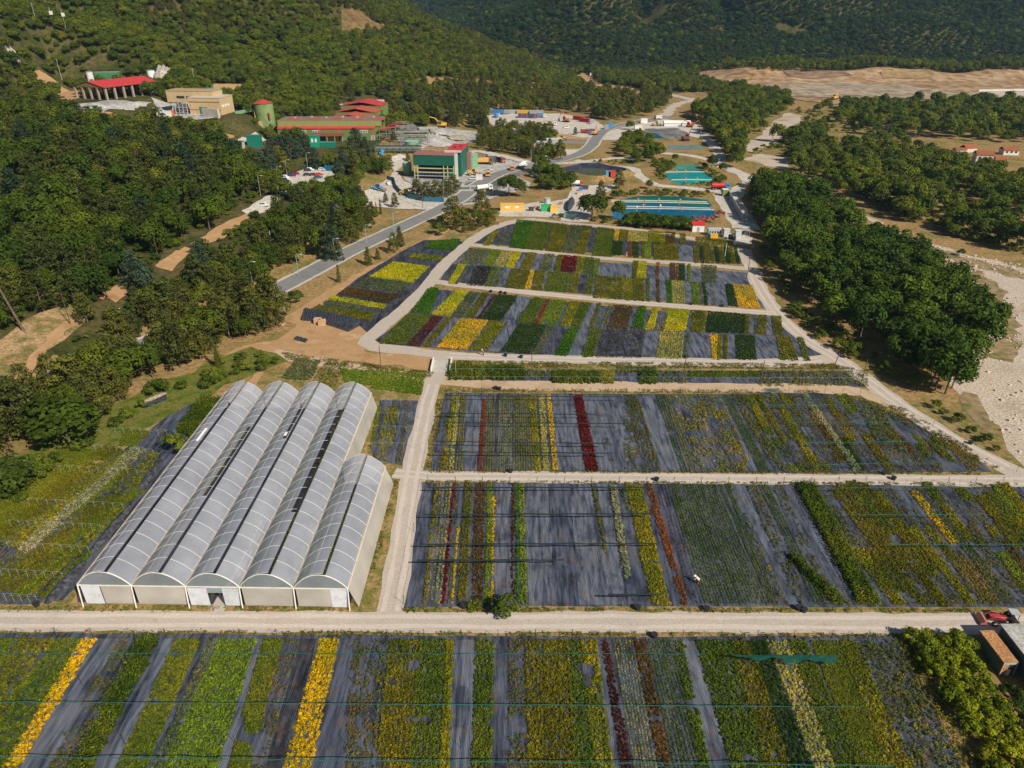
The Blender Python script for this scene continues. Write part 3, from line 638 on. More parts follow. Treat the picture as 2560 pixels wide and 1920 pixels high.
quad(W3, '-330,90 900,85 1700,1530 640,1530', 'weed', 'straggling weeds between the olive strips of the field behind the road')
quad(W3, '900,85 2100,85 2900,1530 1700,1530', 'weed', 'straggling weeds between the tan strips of the field behind the road')
# upper middle field
f3 = weedmat('blue grey woven mat of the field below the earth track', '1112,982 1300,984 1700,985 2060,982 2150,1000 2250,1040 2400,1100 2480,1180 2100,1182 1600,1180 1075,1180 1085,1100')
n = field(V1, ((0, 106), (2200, 106)), ((0, 800), (2200, 812)), '''weed 190 240 128 165 180; ylg 262 294 168 208; pale 300 332 228 268; gr3 340 386 282 356; mB 392 545 358 485; red 546 570 486 546 40; gr3 574 656 550 642; mC 662 690 643 666; ydot 692 815 668 806; gr3 820 962 815 1010; ylg 966 1032 1016 1072; mC 1034 1054 1074 1094; pale 1056 1106 1096 1160; gold 1130 1166 1186 1236; mB 1176 1376 1240 1488; dred 1380 1456 1490 1612; mB 1462 1640 1620 1800; mB 1700 1850 1830 2000; weed 1860 1950 1840 2140; olv 1976 1992 2150 2178 60; mB 1962 2105 2190 2420''',
 'the upper middle field', 'plant beds of the upper middle field', 0, parent=f3)
n = field(V2, ((0, 108), (2200, 90)), ((0, 812), (2200, 800)), '''gr2 -5 66 232 300; gr3 72 122 310 390; sct 126 400 395 680; weed 400 440 680 740; sct 442 590 742 895; mB 596 625 900 940; gr2 600 678 950 1055; spr 690 760 1100 1180; spr 770 822 1150 1215; ylg 826 886 968 1040 0 400; grn 985 1060 1035 1085 295 470; grn 1062 1120 1110 1165 395 595; olv 900 955 1180 1215 0 560; sct 960 1080 1010 1120 0 180; ylg 1128 1180 1200 1290 0 210; weed 1060 1180 1390 1480 130; ylg 1120 1180 1460 1530 110; weed 1190 1260 1470 1560; brn 1460 1530 1690 1780 260 700; tan 1405 1450 1470 1530 160 370; sage 1336 1388 1820 1885; dgrn 1690 1740 1880 1930 400 800; ylg 1700 1760 1775 1836 320 530;
 olv 1540 1620 1640 1700 30 300; tan 1640 1720 1800 1870 180 500; olv 1880 1960 2120 2210 370; weed 1560 1640 1700 1790 430 800; lgrn 1640 1700 1780 1830 0 275; grn 1710 1760 1830 1880 0 255; spr 1870 2100 2030 2260 120 560; lgrn 1205 1280 1235 1300 645 800; grn 1285 1330 1325 1375 630 810; olv 1530 1580 1550 1600 640 805''', 'the upper middle field', 'plant beds of the upper middle field', 0, start=n, parent=f3)
n = field(V3, ((0, 500), (2200, 500)), ((0, 950), (2200, 950)), '''spr 470 560 720 830 -80 730; ora 600 656 865 905 -40 740; ylg 860 930 1000 1062 10 660; grn 900 985 1000 1090 130 790; olv 1000 1062 1235 1290 70 790; grn 1090 1152 1330 1400 50 850; tan 1198 1272 1560 1640 75 945; tan 1292 1352 1640 1712 78 930; weed 1030 1120 1120 1220 180 920; olv 1590 1650 1620 1680 260 840''', 'the upper middle field', 'plant beds of the upper middle field', 0, start=n, parent=f3)
quad(V2, '690,110 1330,110 1880,800 1100,800', 'weed', 'straggling weeds around the sage row of the upper middle field'); quad(V2, '1390,110 1900,110 2600,800 1890,800', 'weed', 'straggling weeds right of the sage row of the upper middle field'); quad(cI, '1020,840 1500,840 1950,1640 1330,1640', 'weed', 'straggling weeds near the container hedge in the front field')
# terraces
f4 = weedmat('grey woven mat of the lowest terrace inside the ring path', '1075,722 1180,731 1400,754 1700,782 1960,800 2020,860 2060,892 1894,898 1700,895 1300,886 1110,873 985,862 935,855 1010,795', m_matA)
n = field(U1, ((640, 78), (2212, 228)), ((390, 336), (2212, 488)), '''bgrn 625 722 432 645; lime 905 1030 640 842; ggrn 1040 1148 852 970; mB 1148 1168 972 985; olv 1170 1246 988 1078; mB 1248 1300 1080 1110; mar 1300 1330 1108 1142; dgrn 1342 1536 1152 1362; mB 1546 1676 1366 1506; grn 1692 1822 1522 1695; red 1826 1862 1706 1742; lgrn 1868 2040 1746 1930; ylg 2072 2170 1962 2070; grn 2176 2290 2076 2170''', 'the back of the lowest terrace', 'plant beds at the back of the lowest terrace', 0, dens=1.35, k=6, parent=f4)
field(U2, ((0, 196), (1830, 326)), ((0, 422), (2000, 500)), '''mB 115 195 12 112; olv 196 226 115 150; spr 262 350 170 278; brn 352 512 278 452; mA 515 545 460 488; bgrn 556 626 490 602; lime 695 736 612 692; sct 770 822 704 772; lime 830 1016 780 972; mA 1018 1034 978 1012; olv 1040 1142 1020 1106; ylg 1146 1172 1114 1142; dgrn 1180 1510 1152 1502; olv 1512 1552 1504 1542; mB 1555 1592 1545 1580; ggrn 1595 1636 1585 1622; olv 1640 1696 1624 1696; mB 1700 1735 1700 1756; olv 1740 1830 1764 1842''', 'the back of the lowest terrace', 'plant beds at the back of the lowest terrace', 0, dens=1.4, k=6, start=n, parent=f4)
n = field(U1, ((390, 348), (2212, 496)), ((60, 650), (2212, 795)), '''grn 402 664 112 372; mar 668 776 382 520; mB 778 795 522 545; olv 800 866 548 622; mB 870 940 632 700; gold 945 1236 702 1012; mB 1238 1254 1014 1034; ylg 1258 1420 1038 1202; mB 1430 1548 1226 1350; dgrn 1550 1830 1356 1680; ggrn 1832 1922 1682 1752; vio 1928 2036 1756 1906; bgrn 2046 2166 1912 2040; mB 2170 2280 2050 2190''', 'the front of the lowest terrace', 'plant beds at the front of the lowest terrace', 0, dens=1.3, k=6, parent=f4)
field(U2, ((0, 430), (2000, 512)), ((0, 690), (2090, 722)), '''grn 125 232 45 152; dpur 236 622 165 580; mB 630 745 586 702; pale 752 966 706 946; spr 980 1030 955 986; mB 1032 1190 990 1206; gold 1196 1262 1212 1256; ylg 1265 1302 1258 1300; olv 1325 1352 1318 1350; mB 1352 1415 1352 1420; dgrn 1420 1592 1424 1610; mB 1596 1780 1614 1816; olv 1784 1914 1818 1984; mB 1916 1966 1988 2026; grn 1970 2022 2030 2090''', 'the front of the lowest terrace', 'plant beds at the front of the lowest terrace', 0, dens=1.4, k=6, start=n, parent=f4)
f5 = weedmat('grey woven mat of the middle terrace between two pale paths', '1165,622 1300,635 1480,654 1700,668 1868,682 1895,740 1935,772 1700,757 1400,730 1180,708 1100,700 1130,660', m_matB)
n = field(U3, ((560, 420), (2212, 545)), ((430, 622), (2212, 770)), '''ggrn 592 850 470 692; weed 852 882 694 760; lgrn 886 1026 766 896; pale 1032 1156 902 1046; lime 1172 1292 1070 1172; mB 1295 1360 1180 1256; olv 1366 1486 1260 1402; mB 1490 1580 1410 1502; ggrn 1586 1722 1506 1642; mB 1725 1762 1646 1692; olv 1766 1832 1696 1784; dred 1836 2026 1788 1980; ylg 2030 2122 1986 2082; grn 2124 2240 2086 2230''', 'the back of the middle terrace', 'plant beds at the back of the middle terrace', 0, dens=1.5, k=6, parent=f5)
field(U4, ((0, 456), (1900, 572)), ((0, 660), (1900, 782)), '''lgrn 86 146 62 112; olv 540 606 526 576; lime 608 706 576 692; ora 820 862 808 852; brn 980 1052 984 1050; ora 1056 1086 1056 1080; dgrn 1090 1166 1086 1162; lgrn 1200 1232 1198 1226; ggrn 1362 1546 1366 1542''', 'the back of the middle terrace', 'plant beds at the back of the middle terrace', 0, dens=1.5, k=6, start=n, parent=f5)
n = field(U3, ((430, 632), (2212, 778)), ((170, 884), (2212, 1032)), '''mC 330 445 190 312; lime 452 562 316 396; ggrn 566 612 402 440; mC 616 692 444 556; char 698 896 562 782; grn 898 986 784 882; ggrn 1000 1062 890 962; mB 1066 1150 968 1062; olv 1154 1402 1064 1318; gold 1406 1456 1320 1402; olv 1460 1606 1420 1552; mB 1610 1636 1555 1582; grn 1640 1952 1588 1912; olv 1956 2050 1914 2012; mC 2056 2146 2014 2112; grn 2150 2235 2116 2212''', 'the front of the middle terrace', 'plant beds at the front of the middle terrace', 0, dens=1.5, k=6, parent=f5)
field(U4, ((0, 664), (1900, 786)), ((0, 938), (2080, 1068)), '''olv 98 402 56 422; ylg 405 526 426 542; olv 530 672 546 682; grn 702 738 704 742; brn 814 858 830 862; bgrn 934 1002 964 1012; pale 1004 1156 1016 1172; mB 1160 1236 1176 1250; lgrn 1240 1312 1256 1346; weed 1325 1365 1350 1395; dgrn 1368 1406 1404 1446; weed 1460 1512 1490 1542; mB 1515 1640 1546 1686; dgrn 1648 1736 1690 1802; gold 1738 1982 1806 2072''', 'the front of the middle terrace', 'plant beds at the front of the middle terrace', 0, dens=1.5, k=6, start=n, parent=f5)
f6 = weedmat('dark woven mat of the topmost terrace below the ponds', '1290,556 1340,553 1420,563 1560,576 1660,590 1740,604 1850,640 1862,660 1700,646 1480,632 1300,617 1188,608 1240,570', m_matC)
n = field(U3, ((1215, 48), (2212, 135)), ((660, 380), (2212, 512)), '''ylg 920 992 770 856 170; spr 1084 1132 944 1000 170; bgrn 1222 1440 1122 1310; grn 1440 1700 1312 1562; olv 1702 1930 1600 1802; ggrn 1940 2110 1816 1986; olv 2112 2212 1990 2112''', 'the topmost terrace', 'plant beds of the topmost terrace', 0, dens=1.6, k=6, parent=f6)
n = field(U4, ((0, 75), (1740, 250)), ((0, 428), (1900, 540)), '''grn 118 300 46 282; yel 320 382 312 362 0 248; olv 385 482 364 472 0 255; pale 486 722 474 716 -5 262; ylg 726 926 722 922 -20 272; brn 930 1050 926 1046 -30 285; olv 1110 1176 1104 1172 -20 290; olv 1296 1740 1290 1740 0 310; dgrn 288 416 274 412 145 430; ora 490 526 488 526 130 450; dgrn 530 612 534 612 128 455; grn 645 680 644 680 118 458; lgrn 680 752 680 756 120 462; olv 784 1082 788 1088 110 478; mB 1086 1256 1088 1270 110 496''', 'the topmost terrace', 'plant beds of the topmost terrace', 0, dens=1.6, k=6, start=n, parent=f6)
n = field(U4, ((0, 315), (1740, 315)), ((0, 500), (1900, 530)), '''olv 1262 1322 1274 1335; dgrn 1340 1375 1350 1405; olv 1385 1440 1415 1470; olv 1455 1500 1482 1530; dgrn 1512 1560 1540 1590; olv 1570 1620 1600 1650; dgrn 1632 1680 1662 1715; olv 1692 1735 1725 1780; dgrn 1745 1790 1790 1830''', 'the topmost terrace', 'plant beds of the topmost terrace', 0, dens=1.6, k=6, start=n, parent=f6)
# sloping side terrace between road and ring path
f7 = weedmat('dark woven mat of the side terrace beside the asphalt road', '1140,600 1160,606 1085,690 1010,760 925,838 900,815 870,830 760,795 830,745 900,692 1000,630 1060,600', m_matC)
quad(U5, '1720,110 2085,75 1990,220 1660,185', 'bgrn', 'bright green bed at the top end of the side terrace')
quad(U5, '1530,252 1885,285 1845,332 1480,296', 'ylg', 'narrow yellowish bed between two dark mats on the side terrace')
quad(U5, '1310,345 1725,400 1530,590 1030,515', 'lime', 'widest lime yellow bed on the side terrace beside the road')
quad(U5, '1010,520 1500,600 1390,690 850,630', 'ggrn', 'grey green bed right below the widest lime yellow bed')
quad(U5, '800,640 1400,720 1250,830 660,712', 'brn', 'brown bed halfway down the side terrace')
quad(U5, '620,735 1230,840 1190,890 540,775', 'lime', 'narrow lime yellow bed right below the brown bed')
quad(U5, '530,785 960,870 950,905 490,822', 'ggrn', 'narrow grey green bed below the narrow lime bed')
quad(U5, '420,858 1085,960 1030,1035 345,895', 'olv', 'olive brown bed beside the heaps of black pots')
quad(U5, '450,838 1090,935 1085,955 430,856', 'grn', 'thin green row above the olive brown bed by the pots')
# strip between the earth track and the ring path, and beds round the greenhouse
f8 = weedmat('narrow woven mat under the staked strip beside the small bridge', '1122,928 1500,926 1900,928 2140,928 2172,968 1900,966 1500,964 1120,956', m_matA)
for i, (a, b, y0, y1, sty) in enumerate([(1122, 1310, 916, 950, 'hedge'), (1312, 1420, 918, 948, 'spr'), (1380, 1500, 930, 958, 'hedge'), (1502, 1535, 925, 960, 'ylg'), (1600, 1640, 928, 960, 'hedge'), (1640, 1720, 928, 960, 'spr'), (1720, 1900, 928, 944, 'grn'), (1900, 2170, 926, 966, 'spr'), (1540, 1640, 918, 932, 'grn')]):
    bed([W2((a, y0)), W2((b, y0)), W2((b, y1)), W2((a, y1))], sty, 'the staked strip by the bridge', ordn(i) + ' from the left', 'plants of the staked strip', 1.2, 6)
f9 = weedmat('small woven mat between the greenhouse and the central path', '950,1000 1055,1002 1035,1150 1010,1165 935,1150 925,1120', m_matA)
quad(X6, '720,135 1190,165 1165,280 760,225', 'lgrn', 'tall bright green bed behind the greenhouse', 1.2)
quad(X6, '480,80 620,85 560,200 400,190', 'ggrn', 'reedy grey green bed behind the greenhouse', 1.2)
quad(X6, '640,95 760,110 700,235 570,215', 'spr', 'sparse reedy bed behind the greenhouse', 1.1)
quad(X6, '975,340 1060,335 985,650 915,620', 'sct', 'flowering shrub rows on the small mat beside the greenhouse', 1.0)
quad(X6, '1080,330 1110,330 1060,650 1030,650', 'weed', 'thin weedy row on the small mat beside the greenhouse', 1.0)
quad(X6, '925,340 950,340 905,560 890,560', 'grs', 'grassy fringe along the greenhouse side wall', 1.0)
# west field
f10 = weedmat('dark woven mat under the stake rows west of the greenhouse', '330,1110 420,1040 500,1000 560,1000 415,1200 330,1330 160,1500 60,1512 -200,1500 -60,1400 150,1240', m_matA, .024)
wf = [('hedge', 0, 490, 90, 500, 150, 640, 640, 260, 'grn')]
for s_, lab, sty in [('330,60 490,95 120,420 -130,420', 'unkempt green bed along the outer edge of the west field', 'grs'), ('560,60 640,100 60,560 -60,520', 'olive bed of tall plants in the west field', 'olv'), ('650,105 690,110 100,610 20,580', 'yellow flecked row in the west field', 'ylg'),
  ('690,80 760,95 130,640 100,610', 'pale silvery shrub row in the west field', 'sage'), ('590,120 645,105 40,590 -20,570', 'second silvery shrub row in the west field', 'ggrn'), ('770,130 800,140 0,760 -60,730', 'green sapling row in the west field', 'spr'), ('690,290 760,300 300,640 220,610', 'loose green bed beside the silvery shrubs in the west field', 'grs'),
  ('560,330 640,350 80,830 -80,810', 'broad olive bed in the west field', 'olv'), ('610,390 632,392 130,835 100,830', 'thin yellow row nearest the black mound in the west field', 'ylg'), ('640,395 660,398 180,838 155,835', 'thin yellow row one step from the black mound in the west field', 'ylg'),
  ('470,600 500,610 260,860 190,850', 'low green bed at the foot of the west field', 'grn'), ('780,100 830,120 740,300 660,290', 'green bed beside the round bush in the west field', 'sct')]:
    quad(X5, s_, sty, lab, 1.05)
for s_, lab, sty in [('480,100 560,110 -60,560 -200,540', 'grassy strip along the top of the stake rows', 'grs'), ('760,180 790,200 560,400 500,390', 'green sapling bed above the thin yellow rows', 'spr'), ('500,400 600,420 100,830 -60,800', 'ragged green bed crossing the stake rows', 'weed'), ('640,170 690,180 420,420 360,410', 'olive bed between the silvery rows', 'grs'), ('420,560 470,580 130,860 60,850', 'bushy green bed at the lower end of the west field', 'grn')]: quad(X5, s_, sty, lab, 1.0)
quad(X5, '520,70 800,100 250,880 -250,860', 'weed', 'green weeds filling the gaps between the rows of the west field')
quad(X4, '1100,170 1260,190 1010,500 900,430', 'hedge', 'tall shrub row between the west field and the greenhouse', 1.0)
quad(X4, '1050,230 1100,200 920,440 890,420', 'ylg', 'thin yellowish row next to the tall shrub row', 1.0)
quad(X4, '480,420 700,440 560,560 440,560', 'grs', 'weedy bank below the dark plastic basin', 1.0)
quad(cI, '2060,20 2212,40 2400,150 2240,140', 'ylg', 'yellow green bed behind the red tractor', 1.0)
quad(cH, '820,600 905,600 905,632 820,632', 'hedge', 'clipped low hedge beside the round bush on the verge', .8)
nat = lambda x, y: (x, y)
for i, (q, lab) in enumerate([('-100,1518 880,1514 880,1529 -100,1529', 'along the greenhouse side of the pale road'), ('1010,1520 1700,1521 1700,1531 1000,1531', 'on the verge below the black nets'), ('1700,1521 2440,1523 2440,1532 1700,1532', 'on the verge below the olive strips'), ('-100,1578 1200,1580 1200,1590 -100,1588', 'on the near edge of the pale road, west half'), ('1200,1580 2250,1586 2250,1596 1200,1592', 'on the near edge of the pale road, east half'), ('1065,1203 2300,1207 2300,1212 1065,1208', 'along the near edge of the gravel path between the fields'), ('1075,1176 2450,1182 2450,1187 1075,1182', 'along the far edge of the gravel path between the fields'),
  ('985,1200 1000,1200 925,1480 890,1480', 'between greenhouse and central path'), ('1094,1000 1114,1000 1080,1172 1064,1172', 'on the east edge of the central path'), ('1120,972 2050,976 2050,984 1115,981', 'below the earth track'), ('1130,902 2080,911 2150,925 1128,916', 'between ring path and staked strip'), ('2150,1000 2260,1020 2520,1180 2420,1150', 'inside the gravel road bend'), ('700,880 1085,932 1075,948 720,900', 'along the earth track west of the bridge')]):
    quad(nat, q, 'weed', 'grassy weeds ' + lab)
# ------------------------------------------------------------------ greenhouse
def film(name, tint, alpha, stripe=0.0):
    m, N, L, P = mat(name)
    t = N.new('ShaderNodeTexNoise'); t.inputs['Scale'].default_value = .22; t.inputs['Detail'].default_value = 5
    co_ = N.new('ShaderNodeTexCoord'); L.new(co_.outputs['Object'], t.inputs['Vector'])
    r = N.new('ShaderNodeValToRGB'); L.new(t.outputs[0], r.inputs[0])
    r.color_ramp.elements[0].position = .35; r.color_ramp.elements[0].color = (*[c * .78 for c in tint], 1); r.color_ramp.elements[1].position = .68; r.color_ramp.elements[1].color = (*tint, 1)
    L.new(r.outputs[0], P.inputs['Base Color']); P.inputs['Roughness'].default_value = .32; P.inputs['Specular IOR Level'].default_value = .6
    tl = N.new('ShaderNodeBsdfTranslucent'); L.new(r.outputs[0], tl.inputs[0]); tp = N.new('ShaderNodeBsdfTransparent')
    m1 = N.new('ShaderNodeMixShader'); m1.inputs[0].default_value = .35; L.new(P.outputs[0], m1.inputs[1]); L.new(tl.outputs[0], m1.inputs[2])
    m2 = N.new('ShaderNodeMixShader'); m2.inputs[0].default_value = 1 - alpha; L.new(m1.outputs[0], m2.inputs[1]); L.new(tp.outputs[0], m2.inputs[2])
    L.new(m2.outputs[0], N['Material Output'].inputs[0]); return m
m_film = film('plastic_film', (.70, .74, .88), .58); m_film2 = film('clear_film', (.60, .68, .76), .5); m_curt = film('side_curtain', (.78, .74, .68), .78)
GH = thing('greenhouse', 'large greenhouse of five plastic covered arched bays beside the central path', 'greenhouse', (-64.3, 78.6, 0), -math.radians(1.15))
BW, EH, RH = 8.03, 4.0, 2.6
def arch(x): 
    t = x / BW; return EH + RH * (4 * t * (1 - t)) ** .95
XL = [BW * .585 * i / 12 for i in range(13)]; XR = [BW * (.625 + .375 * i / 9) for i in range(10)]
m_frame = C(.68, .66, .62); m_gut = C(.56, .47, .38)
arc = MB().tube([(x, 0, arch(x) + (.28 * (x / (BW * .6)) ** 3 if x < BW * .6 else 0) + .02) for x in XL], .032, 5).tube([(x, 0, arch(x) + .02) for x in XR], .034, 5).mesh('arch_rib', C(.60, .60, .62))
vent = {1: (18, 40, 0), 2: (36, 51, 0), 3: (14, 47, 1)}
for b in range(5):
    Lb = 59.0 if b < 4 else 31.0; x0 = b * BW
    mb = MB(); cut = vent.get(b)
    def roof(xs_, lift, y0, y1):
        nseg = max(1, int((y1 - y0) / 3)); prev = None
        for k in range(nseg + 1):
            y = y0 + (y1 - y0) * k / nseg
            rw = [mb.bm.verts.new((x0 + x, y, arch(x) + (lift * (x / (BW * .6)) ** 3 if lift else 0) + R.uniform(-.015, .015))) for x in xs_]
            if prev:
                for i in range(len(rw) - 1): mb.bm.faces.new((prev[i], prev[i + 1], rw[i + 1], rw[i]))
            prev = rw
    if cut:
        c0, c1, wide = cut; keep = XL[:11] if wide else XL[:10] + [XL[9] + .3]; flap = [XL[-1] - .22, XL[-1]]
        roof(XL, .28, 0, c0); roof(keep, .28, c0, c1); roof(XL, .28, c1, Lb)
        if not wide: roof(flap, .28, c0, c1)
    else: roof(XL, .28, 0, Lb)
    roof(XR, 0, 0, Lb)
    mb.put('roof_film', m_film, GH, smooth=True)
    nr = int(round(Lb / 2.95))
    for k in range(nr + 1):
        o = link('arch_rib', arc, None, GH); o.location = (x0, Lb * k / nr, 0)
    for side, y in (('gable_film', -.03), ('gable_film', Lb + .03)):
        g = MB(); top = [(x, y, arch(x) - .1) for x in XL + XR]
        for i in range(len(top) - 1):
            a, c = top[i], top[i + 1]; g.poly([(x0 + a[0], y, EH), (x0 + c[0], y, EH), (x0 + c[0], y, max(c[2], EH + .01)), (x0 + a[0], y, max(a[2], EH + .01))])
        g.put(side, m_film2, GH)
    MB().tube([(x0 + x, -.1, arch(x)) for x in XL + XR], .065, 5).put('gable_arch', m_frame, GH)
    MB().tube([(x0, 0, EH + .05), (x0, 59 if b < 5 else 31, EH + .05)], .16, 5).put('gutter', m_gut, GH)
    MB().tube([(x0 + BW * .612, 0, EH + RH - .25), (x0 + BW * .612, Lb, EH + RH - .25)], .06, 5).put('ridge_purlin', C(.06, .055, .05), GH)  # purlin coloured near black so the ridge slot reads as shade
    MB().tube([(x0 + BW * .36, 0, arch(BW * .36) + .05), (x0 + BW * .36, Lb, arch(BW * .36) + .05)], .022, 4).put('vent_rail', m_frame, GH)
    if b == 0: MB().box(x0 + BW * .5, 37, arch(BW * .5) + .22, .5, 4.6, .03).put('film_patch', C(.8, .8, .82), GH)
    if b == 2: MB().box(x0 + BW * .5, 37.5, arch(BW * .5) + .22, .5, 1.2, .03).put('film_patch', C(.8, .8, .82), GH)
MB().tube([(5 * BW, 0, EH + .05), (5 * BW, 31, EH + .05)], .16, 5).put('gutter', m_gut, GH)
for i in range(6): MB().tube([(i * BW, -.12, EH + .1), (i * BW, -.55, 0)], .10, 6).put('front_post', C(.72, .68, .64), GH)
MB().box(2.5 * BW, -.06, EH - .1, 5 * BW, .14, .16).put('front_beam', m_frame, GH)
for b in range(5):
    x0 = b * BW
    if b == 2:
        MB().box(x0 + 1.6, -.06, 1.95, 2.9, .05, 3.4).put('door_panel', C(.60, .62, .68, .35), GH); MB().box(x0 + 6.6, -.06, 1.95, 2.5, .05, 3.4).put('door_panel', C(.55, .58, .62, .35), GH); MB().box(x0 + 4.2, -.05, 3.3, 2.3, .04, 1.1).put('door_header', m_film2, GH)
    else:
        a, c = (3.3, 7.8) if b == 0 else (.3, 5.3) if b == 4 else (.3, 7.8)
        MB().box(x0 + (a + c) / 2, -.04, 2.0, c - a, .04, 3.4).put('front_curtain', m_curt, GH)
        if b == 0: MB().box(x0 + 1.75, -.06, 2.0, 2.8, .05, 3.5).put('door_panel', C(.60, .62, .68, .35), GH)
        if b == 4: MB().box(x0 + 6.6, -.06, 2.0, 2.5, .05, 3.5).put('door_panel', C(.62, .64, .70, .35), GH)
for x, dx, y0, y1 in ((0, -1.2, 0, 59), (4 * BW, 1.2, 31, 59), (5 * BW, 1.5, 0, 31)):
    g = MB(); n_ = int((y1 - y0) / 3)
    for k in range(n_):
        a, c = y0 + (y1 - y0) * k / n_, y0 + (y1 - y0) * (k + 1) / n_
        g.poly([(x, a, EH), (x, c, EH), (x + dx * .85, c, .25), (x + dx * .85, a, .25)])
    g.put('side_curtain', m_curt if dx > 0 else C(.10, .11, .11, .8), GH)  # left curtain coloured dark, painting the shade seen through the ridge slot
for b in range(1, 5): # back wall and the step between long and short bays
    MB().box((b - .5) * BW, 59.05, 2.0, BW - .3, .04, 3.9).put('back_curtain', m_curt, GH)
MB().box(4.5 * BW, 31.05, 2.0, BW - .3, .04, 3.9).put('back_curtain', m_curt, GH)
ghx = lambda x, y: (-64.3 + x * math.cos(.0201) + y * math.sin(.0201), 78.6 - x * math.sin(.0201) + y * math.cos(.0201))
weedmat_gh = MB().poly([(-1.4, .4, .022), (4 * BW - .2, .4, .022), (4 * BW - .2, 58.8, .022), (-1.4, 58.8, .022)]).poly([(4 * BW, .4, .02), (5 * BW - .2, .4, .02), (5 * BW - .2, 30.8, .02), (4 * BW, 30.8, .02)]).put('floor_mat', m_matC, GH)  # dark floor added so the vent slots look shaded from above
for i, (x0, x1, s_, Lb) in enumerate([(1, 3.4, 'grn', 57), (4.4, 7.2, 'olv', 57), (9, 15, 'grn', 57), (17.5, 20, 'lgrn', 57), (21, 23.5, 'grn', 57), (25.5, 28, 'olv', 57), (28.6, 31.4, 'lgrn', 57), (33.5, 38.8, 'grn', 29)]):
    bed([ghx(x0, Lb), ghx(x1, Lb), ghx(x1, 2), ghx(x0, 2)], s_, 'the greenhouse', ordn(i) + ' from the left', 'beds inside the greenhouse', 1.7, 5)
ribbon('path', [ghx(20.2, 20), ghx(20.3, 4), ghx(20.5, -2), ghx(20.6, -4.5)], 2.0, m_path, .028, .2)
# ------------------------------------------------------------------ shade net frames, stakes and poles
m_net = C(.012, .105, .095, .8); m_netB = C(.012, .022, .026, .8); m_wire = C(.03, .03, .035)
def net(px0, px1, h, m, label, group, r=.13, lumps=()):
    a, b = W(*px0, h), W(*px1, h); n_ = max(6, int((b - a).length / 1.5)); pts = []
    for i in range(n_ + 1):
        p = a.lerp(b, i / n_); p.z += -.10 * math.sin(math.pi * ((i * 1.5 / 6) % 1)) + R.uniform(-.04, .04); p.y += R.uniform(-.05, .05); pts.append(p)
    mb = MB()
    rr = [r * R.uniform(.7, 1.3) for _ in pts]
    for i in range(n_): mb.tube([pts[i], pts[i + 1]], rr[i], 6, rr[i + 1], cap=(i in (0, n_ - 1)))
    return tag(mb.put('rolled_shade_net', m), label, 'shade net', group)
gn = 'rolled nets over the front field'
net((-60, 1632), (1760, 1634), 2.2, m_net, 'green rolled net nearest the pale road over the front field', gn, .04)
net((-60, 1754), (2157, 1766), 2.2, m_net, 'green rolled net across the middle of the front field', gn, .045)
net((-60, 1891), (2235, 1913), 2.2, m_net, 'green rolled net along the bottom edge of the front field', gn, .05)
for i, (x0, y0, x1, y1) in enumerate([(235, 95, 2080, 92), (200, 322, 2100, 312), (160, 570, 2170, 562), (140, 705, 1370, 702), (1745, 995, 2215, 985)]):
    net(W1(x0, y0), W1(x1, y1), 2.0, m_netB, f'black rolled net over the field behind the road, {ordn(i)} from the earth path', 'black rolled nets behind the road', .12)
for i, (x0, y0, x1, y1) in enumerate([(0, 133, 1490, 128), (120, 455, 1760, 450), (540, 805, 2180, 806)]):
    net(W3(x0, y0), W3(x1, y1), 2.2, m_net, f'teal net line over the olive rows behind the road, {ordn(i)} from the earth path', 'teal net lines', .05)
for i, (x0, y0, x1, y1) in enumerate([(200, 105, 1830, 115), (150, 268, 1570, 276), (135, 352, 1860, 362), (110, 528, 1690, 545), (95, 622, 1740, 634)]):
    net(V1(x0, y0), V1(x1, y1), 2.0, m_netB, f'black rolled net over the upper middle field, {ordn(i)} from the earth track', 'black rolled nets of the upper field', .10)
for i, (x0, y0, x1, y1) in enumerate([(1000, 190, 1830, 186), (1210, 352, 2330, 348), (1340, 538, 2480, 528), (1480, 738, 2700, 722)]):
    net(V2(x0, y0), V2(x1, y1), 2.2, m_net, f'teal net line over the weedy corner, {ordn(i)} from the earth track', 'teal net lines of the upper field', .055)
# loose green net hanging over the front field
m_hang = film('torn_net', (.012, .13, .11), .8)
def hang(label, px, h, drop):
    mb = MB(); prev = None
    px = [(px[i][0] + (px[i + 1][0] - px[i][0]) * k / 4, px[i][1] + (px[i + 1][1] - px[i][1]) * k / 4) for i in range(len(px) - 1) for k in range(4)] + [px[-1]]
    drop = [drop[i] + (drop[i + 1] - drop[i]) * (k / 4) ** 2 * (3 - k / 2) + R.uniform(-.05, .05) for i in range(len(drop) - 1) for k in range(4)] + [drop[-1]]
    for i, ((u, v), d) in enumerate(zip(px, drop)):
        p = W(u, v, h); rw = [mb.bm.verts.new((p.x + .05 * math.sin(j * 2.1 + i), p.y - .07 * j * d + .10 * math.sin(j * .8 + i * .9) * d * j / 4, h - max(d, .06) * j / 4)) for j in range(5)]
        if prev:
            for j in range(4): mb.bm.faces.new((prev[j], prev[j + 1], rw[j + 1], rw[j]))
        prev = rw
    tag(mb.put('hanging_shade_net', m_hang), label, 'shade net')
hx = [cI(x, y) for x, y in ((330, 916), (420, 920), (520, 921), (600, 922), (650, 920), (700, 921), (760, 918), (830, 921), (900, 922), (960, 921), (1015, 922))]
hang('torn green net sagging from its wire over the front field', hx, 2.2, [.12, .35, .75, .3, .45, 1.55, 1.2, .65, .95, 1.25, 1.1])
hang('torn green net hanging beside the earth track', [cF(x, y) for x, y in ((540, 850), (580, 852), (610, 851), (640, 848))], 1.8, [.3, .7, .9, .4])
